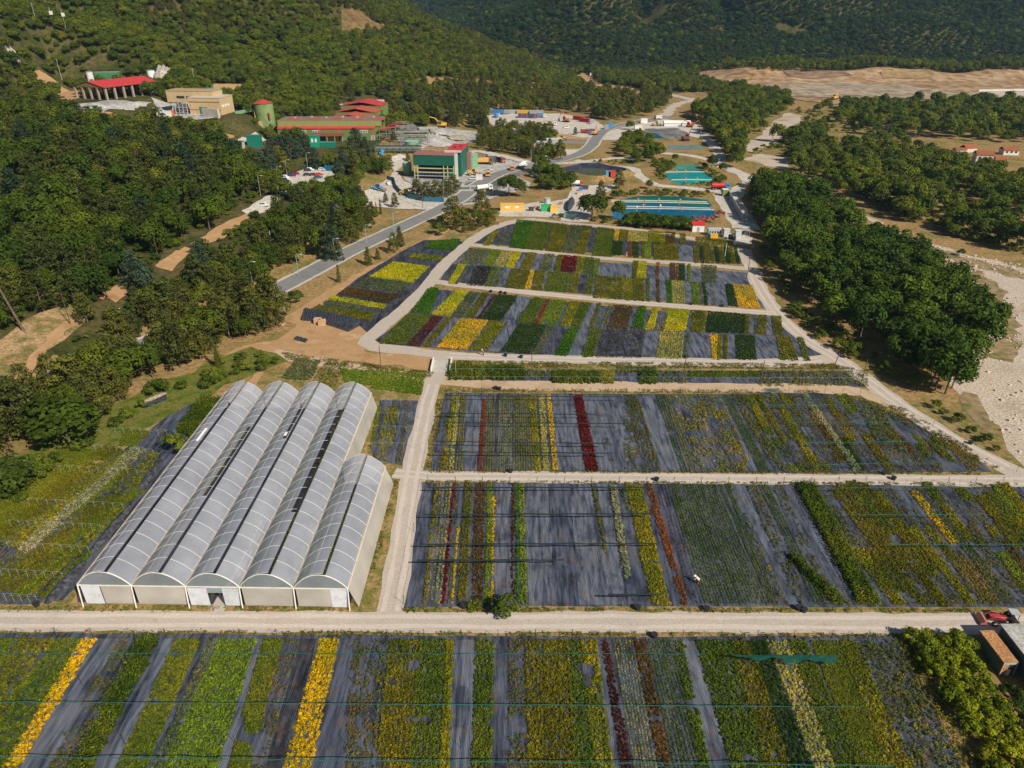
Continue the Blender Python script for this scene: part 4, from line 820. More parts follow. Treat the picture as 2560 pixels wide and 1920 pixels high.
def frame(label, px_rows, h, lines, group=None):
    """posts and long wires of one net frame"""
    t = thing('shade_frame', label, 'net frame', W(*px_rows[0][0]), 0); o0 = t.location.copy()
    pm = MB().tube([(0, 0, 0), (0, 0, h)], .035, 4).mesh('post', m_wire)
    n_ = 0; rows = []
    for (a, b, k) in px_rows:
        A, B = W(*a), W(*b); rows.append((A, B))
        for i in range(k):
            p = A.lerp(B, i / max(k - 1, 1))
            if n_ < 98:
                o = link('post', pm, None, t); o.location = p - o0; o.rotation_euler = (R.uniform(-.05, .05), R.uniform(-.05, .05), 0); n_ += 1
    A0, B0 = rows[0]; A1, B1 = rows[-1]
    for i in range(lines):
        p, q = A0.lerp(B0, i / (lines - 1)), A1.lerp(B1, i / (lines - 1))
        MB().tube([p - o0 + Vector((0, 1.2, 0)), p - o0 + Vector((0, 0, h)), q - o0 + Vector((0, 0, h)), q - o0 - Vector((0, 1.2, 0))], .018, 3).put('wire', m_wire, t)
frame('thin dark posts and wires carrying the nets of the front field', [((-40, 1596), (2260, 1604), 26), ((-250, 1712), (2380, 1720), 24), ((-380, 1860), (2560, 1880), 22)], 2.2, 26)
frame('thin dark posts and wires over the field behind the road', [((1070, 1212), (2640, 1214), 24), ((1035, 1330), (2640, 1330), 20), ((1010, 1512), (2640, 1512), 22)], 2.0, 24)
frame('thin dark posts and wires over the upper middle field', [((1115, 986), (2150, 990), 24), ((1095, 1070), (2330, 1070), 16), ((1072, 1178), (2540, 1180), 24)], 2.0, 24)
def stakes(label, rows, h=1.7):
    t = thing('sprinkler_line', label, 'sprinkler line', W(*rows[0]), 0); o0 = t.location.copy()
    A, B = W(*rows[0]), W(*rows[1]); k = rows[2]
    pm = MB().tube([(0, 0, 0), (0, 0, h)], .03, 4).tube([(-.35, 0, h * .8), (.35, 0, h * .8)], .018, 4).mesh('riser', C(.26, .30, .30))
    for i in range(k):
        o = link('riser', pm, None, t); o.location = A.lerp(B, i / (k - 1)) - o0
    MB().tube([(0, 0, h), B - o0 + Vector((0, 0, h))], .016, 4).put('pipe', C(.26, .30, .30), t)
for i, (a, b, k) in enumerate([((240, 1128), (385, 1140), 9), ((130, 1180), (345, 1190), 10), ((75, 1264), (310, 1276), 11), ((30, 1318), (255, 1330), 11), ((-20, 1370), (225, 1385), 12), ((-60, 1438), (160, 1450), 11), ((-60, 1500), (95, 1508), 9), ((290, 1085), (440, 1092), 8)]):
    stakes(f'row of white riser stakes in the west field, {ordn(i)} from the far end' if i < 7 else 'row of white riser stakes below the plastic basin', (a, b, k))
for i, (a, b, k) in enumerate([((1128, 935), (2150, 938), 40), ((1130, 955), (2160, 958), 40)]):
    stakes(('upper' if i == 0 else 'lower') + ' row of pale cross stakes in the staked strip', (a, b, k), 1.5)
for i, (a, b, k) in enumerate([((955, 1010), (1050, 1012), 5), ((945, 1044), (1048, 1046), 5), ((938, 1078), (1042, 1080), 5), ((930, 1120), (1036, 1122), 5)]):
    stakes(f'short riser row beside the greenhouse, {ordn(i)} from the far end', (a, b, k), 1.4)
def pole(px, h, label, r=.13, m=None, lean=(0, 0), arms=0, cat='pole', name='utility_pole'):
    p = W(*px); t = thing(name, label, cat, p)
    MB().tube([(0, 0, -.3), (lean[0], lean[1], h)], r, 6, r * .6).put('shaft', m or m_wood, t)
    if arms: MB().box(lean[0] * .95, lean[1] * .95, h * .95, 1.8, .12, .12).put('crossarm', m or m_wood, t)
    return t
for px, h, lab in [((953, 928), 7, 'dark pole on the verge west of the small bridge'), ((1328, 944), 8, 'thin pole at the ring path nearest the small bridge'), ((1554, 955), 5, 'short dark pole in the staked strip'), ((1706, 960), 8, 'thin dark pole below the grey mats by the staked strip'), ((1900, 958), 6, 'dark pole standing among the staked plants'), ((2067, 962), 8.5, 'leaning dark pole near the end of the staked strip'), ((2151, 965), 7, 'dark pole closest to the right bend of the ring path'),
  ((2279, 1180), 8.5, 'tall leaning dark pole in the weedy corner field'), ((1812, 641), 5, 'thin white pole in the topmost terrace'), ((1866, 698), 8, 'dark pole at the corner of the middle terrace'), ((177, 813), 9, 'bare wooden pole beside the forest track'), ((683, 640), 9, 'wooden pole above the white parking clearing'), ((1057, 520), 12, 'tall dark mast before the green mill'), ((700, 495), 8, 'pole at the edge of the car park'), ((268, 745), 10, 'pole with a crossarm among the pines')]:
    pole(px, h, lab, lean=(1.2, 0) if 'lean' in lab else (.1, 0), arms=1 if 'crossarm' in lab else 0, m=C(.6, .6, .58) if 'white' in lab else None)
pole((62, 830), 15, 'dead bare trunk leaning beside the forest track', .35, m_bark, (-3.2, 0), name='dead_trunk', cat='tree trunk')
pole((1140, 940), 4.5, 'tall white mast at the small bridge', .08, m_steel)
pole((1327, 440), 13, 'tall grey lighting mast beside the dark yard', .16, m_steel, name='light_mast')
def lamp(px, h, label, m, rz=0):
    t = thing('street_lamp', label, 'street lamp', W(*px), rz, 'street lamps along the asphalt road' if 'road' in label else None)
    MB().tube([(0, 0, 0), (0, 0, h * .97), (.25, 0, h), (1.5, 0, h + .05)], .09, 6, .05).put('pole', m, t); MB().box(1.7, 0, h + .03, .8, .3, .14).put('lamp_head', C(.6, .62, .62), t)
tq = C(.20, .42, .45, .5)
for px, lab in [((747, 691), 'turquoise street lamp on the road edge before the bluish cedar'), ((838, 649), 'turquoise street lamp on the road edge right of the bluish cedar'), ((917, 613), 'pale street lamp on the road edge beside the sandy bank'), ((985, 578), 'pale street lamp on the road edge under the mill pines'), ((510, 735), 'turquoise street lamp half hidden by belt pines above the road'), ((632, 712), 'turquoise street lamp where the road leaves the pine belt'), ((298, 838), 'turquoise street lamp deep in the pine belt far down the road')]:
    lamp(px, 7.6, lab, tq)
for px, lab in [((719, 444), 'street lamp at the upper corner of the car park'), ((770, 425), 'street lamp behind the white car in the car park'), ((698, 464), 'street lamp at the lower corner of the car park'), ((652, 490), 'street lamp by the small white clearing'), ((1110, 498), 'grey street lamp in front of the pines below the mill')]:
    lamp(px, 8.5, lab, m_steel)
for p0, p1, lab in [((-200, 880), (620, 845), 'x')]: pass
# ------------------------------------------------------------------ black tubs, boxes, bridge
def tub(px, label, sc=1.0):
    p = W(*px); t = MB(); n_ = 10
    t.tube([(0, 0, 0), (0, 0, .75 * sc)], .42 * sc, n_, .55 * sc); t.tube([(0, 0, .72 * sc), (0, 0, .80 * sc)], .60 * sc, n_)
    o = t.put('black_tub', m_dark); o.location = p; tag(o, label, 'tub')
for px, lab in [((93, 1515), 'black tub at the roadside by the black mound'), ((1159, 1519), 'black tub at the roadside near the round bush'), ((1593, 1523), 'single black tub on the verge below the yellow row'), ((1766, 1527), 'black tub on the verge below the dark purple rows'), ((1995, 1524), 'first of a pair of black tubs on the verge'), ((2009, 1529), 'second of a pair of black tubs on the verge'), ((1635, 1593), 'black tub across the road above the dotted rows'), ((1239, 973), 'first of two black tubs on the earth track'), ((1248, 975), 'second of two black tubs on the earth track'), ((1276, 1181), 'black tub where the olive pot rows meet the path'), ((1641, 1202), 'upright black tub at the dark purple rows by the path'), ((2209, 1186), 'big black bag on the path below the leaning pole'), ((2233, 1199), 'big black bag across the path from the other bag'),
  ((1227, 731), 'lone black crate on the terrace path'), ((1252, 733), 'black crate of the pair on the terrace path'), ((1263, 735), 'second black crate of the pair on the terrace path'), ((1264, 891), 'black sack on the ring path before the dark green bed'), ((1303, 895), 'black sack on the ring path before the violet pots'), ((1805, 767), 'black tub beside the golden bed of the middle terrace'), ((1728, 762), 'small black crate by the green strip of the middle terrace'), ((2425, 1110), 'black bag at the bend of the gravel road'), ((1716, 895), 'black tub by the pale rows of the lowest terrace')]:
    tub(px, lab, .85)
BR = thing('bridge', 'small concrete bridge with two white parapets between central path and ring path', 'bridge', W(1104, 915))
MB().box(0, 0, .06, 4.4, 6.5, .12).put('deck', m_conc, BR)
for sx in (-2.3, 2.3): MB().box(sx, 0, .5, .25, 6.4, .9).put('parapet', C(.78, .74, .68), BR)
def mound(px0, px1, w, h, m, name, label, cat, seg=18):
    a, b = W(*px0), W(*px1); a.z = b.z = 0; d = (b - a); L_ = d.length; d.normalize(); n = Vector((-d.y, d.x, 0)); mb = MB(); prev = None
    for i in range(seg + 1):
        t = i / seg; e = math.sin(math.pi * min(max(t, .02), .98)) ** .35; rw = []
        for j in range(9):
            q = j / 8; z = h * e * math.sin(math.pi * q) ** .8 * R.uniform(.75, 1.15)
            rw.append(mb.bm.verts.new(a + d * L_ * t + n * w * e * (q - .5) * R.uniform(.9, 1.1) + Vector((0, 0, max(z, .0) + float(Tz(a.x + d.x * L_ * t, a.y + d.y * L_ * t)) - (.1 if j in (0, 8) else 0)))))
        if prev:
            for j in range(8): mb.bm.faces.new((prev[j], prev[j + 1], rw[j + 1], rw[j]))
        prev = rw
    return tag(mb.put(name, m, smooth=True), label, cat)
m_sheet = M('black_plastic', [(.02, .02, .026), (.05, .052, .065), (.10, .105, .12)], 1.2, .45, .4, fine=2)
mound((115, 1512), (212, 1405), 2.2, .9, m_sheet, 'covered_mound', 'long black plastic covered mound beside the greenhouse corner', 'mound')
mound((225, 1388), (330, 1262), 1.9, .8, m_sheet, 'covered_mound', 'middle stretch of black covered mound along the greenhouse', 'mound')
mound((345, 1230), (405, 1150), 1.8, .8, m_sheet, 'covered_mound', 'far stretch of black covered mound below the round bush', 'mound')
m_pots = M('stacked_pots', [(.012, .013, .018), (.04, .045, .06), (.09, .10, .13)], 2.2, .5, .4, fine=4)
def pots(s, label, h):
    p = PX(s); mb = MB()
    (ax, ay), (bx, by), (cx, cy), (dx, dy) = p
    nu = max(3, int(math.hypot(bx - ax, by - ay) / .55)); nw = max(2, int(math.hypot(dx - ax, dy - ay) / .55))
    for i in range(nu):
        for j in range(nw):
            u, w = (i + .5) / nu, (j + .5) / nw
            x = (ax * (1 - u) + bx * u) * (1 - w) + (dx * (1 - u) + cx * u) * w; y = (ay * (1 - u) + by * u) * (1 - w) + (dy * (1 - u) + cy * u) * w
            mb.tube([(x, y, 0), (x, y, h * R.uniform(.6, 1.1))], .27, 6, .24)
    tag(mb.put('pot_stack', m_pots), label, 'pot stack')
pots('762,776 815,783 815,806 755,802', 'heap of stacked black pots at the upper end beside the pallets', 1.0); pots('825,786 900,805 885,822 815,812', 'heap of stacked black pots right of the pallet boxes', 1.0); pots('740,842 770,850 765,858 735,850', 'small heap of loose black pots on the orange soil', .5)
for px, lab in [((795, 808), 'wooden pallet box before the black pot heaps'), ((806, 812), 'second wooden pallet box before the black pot heaps'), ((702, 812), 'pallet box with black pots at the pine edge')]:
    p = W(*px); t = MB(); 
    for k in range(6): t.box(0, -.7 + .28 * k, .75, 1.9, .2, 1.3)
    for z in (.12, .75, 1.42): t.box(0, 0, z, 2.0, 1.75, .1)
    o = t.put('pallet_box', C(.52, .34, .20, .9)); o.location = p; tag(o, lab, 'pallet box')
# plastic-lined basin on the west bank
b_ = PX('352,1018 415,985 417,1000 362,1022'); NO_TREES.append(b_)
sheet('basin_liner', b_, m_sheet, .06)
ribbon('kerb', PX('345,1010 415,983'), 1.2, m_stone, .05, .3)
# ------------------------------------------------------------------ buildings
def fp(cx, cy, sx, sy, rz=0, pad=2.0):
    ca, sa = math.cos(rz), math.sin(rz)
    NO_TREES.append([(cx + x * (sx / 2 + pad) * ca - y * (sy / 2 + pad) * sa, cy + x * (sx / 2 + pad) * sa + y * (sy / 2 + pad) * ca) for x, y in ((-1, -1), (1, -1), (1, 1), (-1, 1))])
def B(t, part, x, y, z, sx, sy, sz, m, rz=0, bevel=0): return MB().box(x, y, z + sz / 2, sx, sy, sz, rz).put(part, m, t, bevel)
def ribbed(name, c, sc=1.2, ax='X', rough=.5):
    m = M(name, [tuple(k * .85 for k in c), c], .3, rough, .3, coords='obj'); N, L, P = m.node_tree.nodes, m.node_tree.links, m.node_tree.nodes['Principled BSDF']
    w = N.new('ShaderNodeTexWave'); w.bands_direction = ax; w.inputs['Scale'].default_value = sc; tc = N.new('ShaderNodeTexCoord'); L.new(tc.outputs['Object'], w.inputs[0])
    b = N.new('ShaderNodeBump'); b.inputs['Strength'].default_value = .6; b.inputs['Distance'].default_value = .2; L.new(w.outputs[1], b.inputs['Height']); L.new(b.outputs[0], P.inputs['Normal']); return m
r_red = ribbed('red_roof_sheet', (.60, .055, .060)); r_red2 = ribbed('faded_red_roof', (.52, .11, .07)); r_rust = ribbed('dull_roof', (.30, .20, .16)); g_wall = ribbed('green_wall_sheet', (.17, .24, .075)); g_dk = ribbed('dark_green_sheet', (.012, .13, .085)); g_pale = C(.20, .38, .20); y_band = ribbed('yellow_green_sheet', (.30, .34, .11))
m_tan = M('tan_render', [(.40, .29, .15), (.52, .38, .22), (.46, .34, .19)], .3, .9, .1, coords='obj'); m_tile = ribbed('clay_tiles', (.40, .13, .065), 2.0)
m_shed = M('grey_roof_sheet', [(.34, .33, .31), (.42, .41, .39)], .5, .6, .3, coords='obj', fine=3); m_rust = M('rusty_roof', [(.30, .14, .06), (.42, .22, .10), (.22, .10, .05)], .9, .9, .1, coords='obj', fine=4)
grn_tank = C(.16, .36, .20); m_beam = C(.42, .42, .22); m_rack = C(.22, .20, .17)
# bottom right corner: grey shed and rusty container
t = thing('shed', 'long grey roofed shed at the end of the pale road behind the rusty container', 'shed', (68.4, 60.5, 0))
B(t, 'wall', 7, 0, 0, 14, 21.6, 3.3, M('shed_wall', [(.10, .09, .085), (.17, .15, .13)], .8, .9, coords='obj')); MB().box(7, 0, 3.42, 14.5, 22, .16).put('roof', m_shed, t); fp(75.4, 60.5, 14, 21.6)
t = thing('old_container', 'old container with rust brown roof and open end beside the grey shed', 'container', (66.4, 68.4, 0), math.radians(1))
B(t, 'side_wall', 0, 0, .12, 1.9, 5.3, 2.35, ribbed('old_green_side', (.10, .14, .13), 2.2, 'Y')); MB().box(0, 0, 2.55, 2.05, 5.5, .1).put('roof', m_rust, t)
B(t, 'end_frame', -.9, -2.72, .1, .12, .12, 2.4, C(.55, .42, .30)); B(t, 'end_frame', .9, -2.72, .1, .12, .12, 2.4, C(.30, .42, .42)); B(t, 'door', -.5, -2.69, .15, .75, .06, 2.2, m_rust); B(t, 'door', .52, -2.69, .15, .7, .06, 2.2, C(.12, .06, .04)); B(t, 'white_board', .1, -2.75, .1, .5, .05, 1.1, m_white); B(t, 'lintel', 0, -2.72, 2.2, 1.7, .1, .2, C(.30, .45, .48)); fp(66.4, 68.4, 2, 5.5)
# big green hall with red roofs
hx, hy = W(955, 349).x, W(955, 349).y; HZ = 6.0
hl = hx - (W(698, 349).x)
t = thing('mill_hall', 'long green hall with red lean-to roof and stepped red roofs behind', 'hall', (hx - hl / 2, hy, HZ), math.radians(1)); HL = hl
fp(hx - hl / 2, hy + 12, hl, 26, 0, 3)
B(t, 'wall', 0, 9, -2, HL, 18, 12.6, g_wall); MB().box(0, -.25, 9.2, HL + .1, .5, 2.9).put('wall_band', y_band, t); MB().box(0, 9, 10.75, HL + .4, 18.6, .3).put('roof', r_rust, t)
for k in range(5): MB().box(-HL / 2 + 8 + k * 13, 7, 10.95, 7, 8, .12).put('roof_panel', r_red2, t)
for k in range(6): MB().box(-HL / 2 + 8 + k * 9.5, 11 + (k % 2) * 3, 11.3, 1.2, 1.2, .8).put('roof_vent', m_steel, t)
MB().prism([(-.4, 7.9), (-3.2, 6.9), (-3.2, 6.7), (-.4, 7.6)], 'x', -HL / 2, HL / 2 - 3.5).put('lean_to_roof', r_red, t)
B(t, 'lower_wall', -1.7, -1.5, -1, HL - 3.4, 2.6, 7.7, g_wall)
for x in (-HL / 2 + 15, -HL / 2 + 23, HL / 2 - 10): 
    f = B(t, 'window', x, -2.85, 4.2, 4.2, .12, 1.6, m_white)
    for q in range(4): MB().box(x - 1.5 + q, -2.93, 5.0, .7, .06, 1.2).put('pane', m_glass, f)
for x in (-6, 6, 16, 26): B(t, 'pilaster', x, -2.9, 0, .8, .15, 6.7, C(.45, .10, .06))
MB().prism([(-2.8, 4.4), (-8, 3.4), (-8, 3.2), (-2.8, 4.1)], 'x', -HL / 2 + 20, -HL / 2 + 40).put('porch_roof', ribbed('porch_red', (.26, .07, .055)), t)
for x in range(5): B(t, 'porch_post', -HL / 2 + 21 + x * 4.6, -7.7, -3, .25, .25, 6.3, C(.35, .45, .5))
B(t, 'side_opening', HL / 2 + .03, 6, 7, .1, 3, 2, m_dark); B(t, 'side_opening', HL / 2 + .03, 13, 7.5, .1, 3, 2, m_dark); B(t, 'corner_strip', HL / 2 + .04, .2, 0, .12, .5, 10, C(.45, .10, .06)); B(t, 'blue_door', HL / 2 - 5, -2.87, 0, 2.2, .1, 3, C(.30, .45, .60))
t2 = thing('back_wing', 'rear wing of the green hall with three bright red stepped roofs', 'hall', (hx - 25, hy + 19.5, HZ), math.radians(-6)); fp(hx - 25, hy + 45, 34, 52, 0, 2)
for k, (y0, h_, m_) in enumerate([(0, 10.2, r_red2), (14, 12.2, r_red2), (28, 14.5, r_red)]):
    B(t2, 'wall', 2, y0 + 9, -1, 26, 18, h_, g_wall); MB().prism([(-11.3, h_ - .8), (2, h_ + 1.6), (15.3, h_ - .8), (15.3, h_ - 1.1), (2, h_ + 1.3), (-11.3, h_ - 1.1)], 'y', y0 - .2, y0 + 18.2).put('roof', m_, t2)
t = thing('silo', 'tall green round silo with a red conical roof beside the hall', 'silo', W(667, 318)); fp(W(667, 318).x, W(667, 318).y, 12, 12)
MB().tube([(0, 0, -2), (0, 0, 14)], 5.6, 28).put('drum', M('silo_green', [(.15, .23, .09), (.20, .28, .11), (.12, .17, .08)], .25, .7, .2, coords='obj'), t, smooth=False); MB().tube([(0, 0, 14), (0, 0, 16)], 6.0, 28, .15).put('roof', r_red, t); B(t, 'hatch', 3.6, -4.4, 5, 1.2, .5, 3.5, m_dark, .7); B(t, 'red_stair', 4.2, -4.6, 5, .4, 1.4, 4, C(.45, .08, .06)); MB().box(-1.6, -5.5, 1.5, 2.4, .4, 5.5).put('stain_panel', C(.45, .36, .18), t)
MB().tube([(-5.4, -2, 10), (-4.6, -4, -1)], .35, 8).put('yellow_pipe', C(.70, .42, .03), t)
t = thing('conveyor_gallery', 'sloping green conveyor gallery running into the silo', 'conveyor', W(667, 318)); MB().box(0, 0, 0, 12, 2, 1.8).put('gallery', g_pale, t); t.location += Vector((-11.6, 0, 9.3)); t.rotation_euler = (0, -.18, 0)
MB().box(-5, 0, -6, .4, .4, 12).put('support_leg', m_steel, t)
def cabin(px, sx, sy, h, m, label, cat='cabin', roof=None, rz=0, win=0, door=0, name='site_cabin', roofm=None, pitch=0, dz=0, wm=None):
    p = W(*px); t = thing(name, label, cat, (p.x, p.y + sy / 2, p.z + dz), rz); fp(p.x, p.y + sy / 2, sx, sy, rz, 1)
    B(t, 'wall', 0, 0, -.8, sx, sy, h + .8, m)
    rm = roofm or m
    if pitch: MB().prism([(-sy / 2 - .3, h - .05), (0, h + pitch), (sy / 2 + .3, h - .05), (sy / 2 + .3, h - .25), (0, h + pitch - .22), (-sy / 2 - .3, h - .25)], 'x', -sx / 2 - .3, sx / 2 + .3).put('roof', rm, t)
    else: MB().box(0, 0, h + .08, sx + .2, sy + .2, .16).put('roof', rm, t)
    for i in range(win): B(t, 'window', -sx / 2 + sx * (i + .7) / (win + .4), -sy / 2 - .03, h * .45, sx * .5 / (win + .4), .08, h * .33, wm or m_glass)
    if door: B(t, 'door', door * sx * .5, -sy / 2 - .03, 0, 1.0 if sx > 3 else .8, .07, 2.0, C(.35, .35, .36))
    return t
cabin((787, 368), 5, 4, 6, C(.01, .25, .16), 'tall bright green box building below the hall', win=2, wm=m_white, name='green_kiosk')
cabin((817, 369), 9, 5, 2.6, C(.01, .16, .11), 'low dark green cabin beside the tall green box', name='green_kiosk', roofm=C(.05, .20, .16))
cabin((830, 352), 8, 2.4, 2.6, C(.70, .40, .04), 'orange container under the hall porch', 'container', name='container')
cabin((634, 367), 6.3, 6, 5.2, C(.01, .17, .12), 'green box building by the track below the silo', name='green_kiosk'); cabin((592, 369), 6, 4, 2.6, C(.45, .45, .43), 'low cabin with green roof beside the green box building', roofm=C(.01, .18, .13), name='green_kiosk')
# green mill with open frame
mx, my = W(1086, 449).x, W(1086, 449).y
t = thing('ore_mill', 'dark green mill with open steel frame below and red roof block behind', 'mill', (mx, my, 0), -.13); fp(mx + 3, my + 12, 32, 30)
MB().box(0, 5, 9.5, 21, 10, 5).put('upper_wall', g_dk, t); MB().box(0, 5, 12.08, 21.4, 10.4, .16).put('roof', C(.30, .12, .11), t)
for x in (-10.2, -8.6, 5, 7, 10.2):
    for y in (.3, 9.6): B(t, 'frame_post', x, y, 0, .4, .4, 7, m_beam)
for z in (1.6, 3.4, 5.4): B(t, 'frame_beam', 0, .3, z, 20.4, .3, .35, m_beam if z > 2 else m_steel)
for z in (3.0, 5.0): B(t, 'hopper_deck', -1, 4.5, z, 15, 7, .5, m_steel)
for k in range(9): B(t, 'hopper', -7.5 + k * 1.7, 1.2, 2.0, 1.2, 1.4, 1.0, m_dark)
B(t, 'back_wall', 0, 9.8, 0, 21, .3, 7, C(.05, .05, .05)); B(t, 'end_tower', 11.2, 2, 0, 1.3, 2, 12.6, C(.55, .53, .50)); B(t, 'end_cap', 8.3, 8.6, 12.2, 8.5, 2.6, .7, C(.52, .48, .44))
B(t, 'rear_block', 8.4, 19.2, 0, 8, 22, 12.5, g_dk); MB().box(8.4, 19.2, 12.6, 8.4, 22.4, .2).put('rear_roof', r_red, t); B(t, 'rear_annex', 13.3, 27, 0, 1.8, 4, 9, C(.30, .13, .12))
for x in (-1, 3): MB().box(8 + x * .6, 19 + x, 13.0, .8, .8, .6).put('roof_vent', m_dark, t)
def tank(px, r, h, m, label, name='round_tank', lid=True):
    t = thing(name, label, 'tank', W(*px)); fp(W(*px).x, W(*px).y, 2 * r, 2 * r, 0, 1); MB().tube([(0, 0, -.3), (0, 0, h)], r, 24).put('shell', m, t)
    if lid: MB().tube([(0, 0, h), (0, 0, h + .15)], r + .12, 24).put('rim', C(.3, .42, .32), t); MB().tube([(r * .7, -r * .75, 0), (r * .7, -r * .75, h + .9)], .08, 4).put('ladder', m_steel, t)
    return t
tank((1019, 435), 2.3, 5.8, grn_tank, 'light green tank on the near corner of the mill'); tank((1181, 420), 3.0, 7.4, grn_tank, 'light green tank behind the mill beside the orange truck'); tank((1030, 368), 4, 3.4, grn_tank, 'wide pale green tank inside the pipe works'); tank((1368, 509), 1.4, 2.4, C(.45, .47, .48), 'grey corrugated tank on the gravel path'); tank((228, 202), 2.1, 5.5, C(.62, .63, .64), 'white steel silo left of the big red canopy'); tank((384, 214), 2.5, 9.5, C(.68, .69, .70), 'tall white silo behind the small red roof')
# pipe works between hall and mill
def rack(px, sx, sy, h, n, label, m=m_rack, red=0, pipes=5):
    p = W(*px); t = thing('pipe_rack', label, 'pipe works', p); fp(p.x, p.y + sy / 2, sx, sy)
    for i in range(n):
        for y in (0, sy): B(t, 'rack_post', -sx / 2 + sx * i / (n - 1), y, -1, .3, .3, h + 1, m)
    for z in (h * .35, h * .68, h): 
        for y in (0, sy): B(t, 'rack_beam', 0, y, z, sx, .25, .25, m)
    for i in range(pipes): MB().tube([(-sx / 2, sy * (i + .5) / pipes, h * (.45 + .13 * (i % 4))), (sx / 2 - (i % 3), sy * (i + .5) / pipes, h * (.45 + .13 * (i % 4)))], .28 + .1 * (i % 2), 6).put('pipe', [C(.14, .16, .17), C(.14, .20, .12), C(.30, .27, .22), m_dark][i % 4], t)
    for i in range(red): MB().box(-sx / 2 + 3 + i * 2.0, sy * .3 + i * 4.2, h + .4 + .5 * i, 7, 2.2, .15).put('canopy_roof', r_red, t)
    return t
rack((985, 352), 17, 10, 6, 5, 'pipe works with four small red canopies beside the hall', red=4); rack((995, 386), 26, 5, 5, 8, 'long low pipe bridge with dark pipes before the light gravel ramp', C(.12, .14, .13), 0, 6); rack((1040, 362), 14, 8, 7, 4, 'dense pipe works around the pale green tank', pipes=7); rack((1005, 340), 8, 6, 7.5, 3, 'steel tower frame behind the red canopies', C(.30, .30, .24))
rack((1070, 395), 10, 6, 5, 4, 'rusty conveyor frames behind the green mill', C(.30, .19, .11), 0, 3)
t = thing('blue_pump', 'bright blue pump set beside the long pipe bridge', 'pump', W(955, 388)); MB().tube([(0, 0, 0), (0, 0, 3.4)], .9, 8, .7).put('casing', C(.05, .28, .55), t); MB().tube([(-1.4, -.4, 1), (1.4, .4, 2.2)], .5, 8).put('outlet', C(.05, .28, .55), t)
# concrete settling basin, curved blue screen wall
t = thing('wash_basin', 'concrete basin with grey water in front of the mill yard', 'basin', W(1175, 474)); fp(W(1175, 474).x, W(1175, 474).y + 2, 15, 9)
for (x, y, sx, sy) in ((0, -3.6, 15, .5), (0, 5, 15, .5), (-7.4, .7, .5, 8.2), (7.4, .7, .5, 8.2), (0, 1.5, .5, 6)): B(t, 'curb', x, y, 0, sx, sy, .9, m_conc)
MB().poly([(-7.2, -3.4, .35), (7.2, -3.4, .35), (7.2, 4.8, .35), (-7.2, 4.8, .35)]).put('basin_water', water('grey_water', (.10, .14, .15), (.16, .20, .21)), t)
def wall(px, h, th, m, label, name='screen_wall', cat='wall', top=None, posts=0):
    P_ = [W(*q) for q in px]; t = thing(name, label, cat, P_[0]); o0 = P_[0].copy(); mb = MB()
    for a, b in zip(P_[:-1], P_[1:]):
        d = b - a; mb.box((a.x + b.x) / 2 - o0.x, (a.y + b.y) / 2 - o0.y, h / 2 + (a.z + b.z) / 2 - o0.z - .2, d.length + th * .5, th, h + .4, math.atan2(d.y, d.x))
    mb.put('panel', m, t)
    if posts:
        for i in range(posts):
            q = (i + .5) / posts * (len(P_) - 1); k = int(q); p = P_[k].lerp(P_[k + 1], q - k); B(t, 'fence_post', p.x - o0.x, p.y - o0.y, p.z - o0.z, .15, .15, h + .25, m_steel)
    return t
wall([(968, 450), (985, 455), (990, 472), (1000, 484), (1020, 494)], 2.2, .3, C(.05, .09, .14), 'curved dark blue screen wall along the gravel drive'); wall([(1020, 497), (1060, 505), (1110, 507)], 2.4, .2, C(.03, .13, .20), 'blue green mesh screen below the mill pines'); wall([(812, 428), (835, 430)], 3.2, .2, C(.01, .12, .22), 'blue mesh screen behind the car park')
wall([(1815, 478), (1826, 500), (1840, 525), (1856, 552)], 2.6, .15, C(.38, .40, .42), 'grey panel fence between cabins and gravel road', 'panel_fence', 'fence', posts=10)
wall([(1880, 675), (1910, 720)], .01, .01, m_steel, 'thin wire at the terrace corner', 'wire_fence', 'fence') if False else None
wall([(510, 292), (548, 296)], 5, 1.2, m_conc, 'leaning concrete retaining wall below the tan building', 'retaining_wall', 'wall')
wall([(2446, 230), (2560, 228), (2640, 232)], 2.2, 1.0, C(.62, .60, .58), 'far white block wall at the quarry edge', 'block_wall', 'wall'); wall([(2440, 243), (2470, 249), (2560, 250), (2640, 250)], 2.4, 1.0, C(.50, .54, .58), 'near grey block wall at the quarry edge', 'block_wall', 'wall')
sheet('quarry_floor', PX('2450,232 2640,232 2640,247 2475,247'), m_path, .8)
# upper yard
p = W(231, 248)
t = thing('open_canopy', 'large open sided shed with broad red gable roof on concrete columns', 'canopy', (p.x, p.y, p.z), math.radians(-24)); fp(p.x + 6, p.y + 16, 27, 40, math.radians(-24))
MB().poly([(-14, -1, 7.2), (0, -1, 10.2), (0, 40, 10.2), (-14, 40, 7.2)]).poly([(0, -1, 10.2), (14.5, -1, 7.1), (14.5, 40, 7.1), (0, 40, 10.2)]).put('roof', r_red, t)
MB().prism([(-14, 7.0), (14.5, 6.9), (0, 10.0)], 'y', -.6, -.3).put('gable_panel', C(.22, .15, .08), t)
for k in range(7):
    for x in (-13, 13.3): B(t, 'column', x, k * 6.4, -4, 1.1, 1.1, 11.1, C(.34, .27, .20))
for x in (-6.5, 0, 6.5): B(t, 'column', x, 0, -4, 1.1, 1.1, 11.1, C(.30, .24, .18))
B(t, 'back_wall', 0, 39, -1, 26, .4, 3.4, m_conc)
cabin((385, 226), 15, 8, 4.6, C(.35, .30, .26), 'small red roofed shelter right of the big canopy', 'shelter', roofm=r_red, name='shelter', rz=-.1)
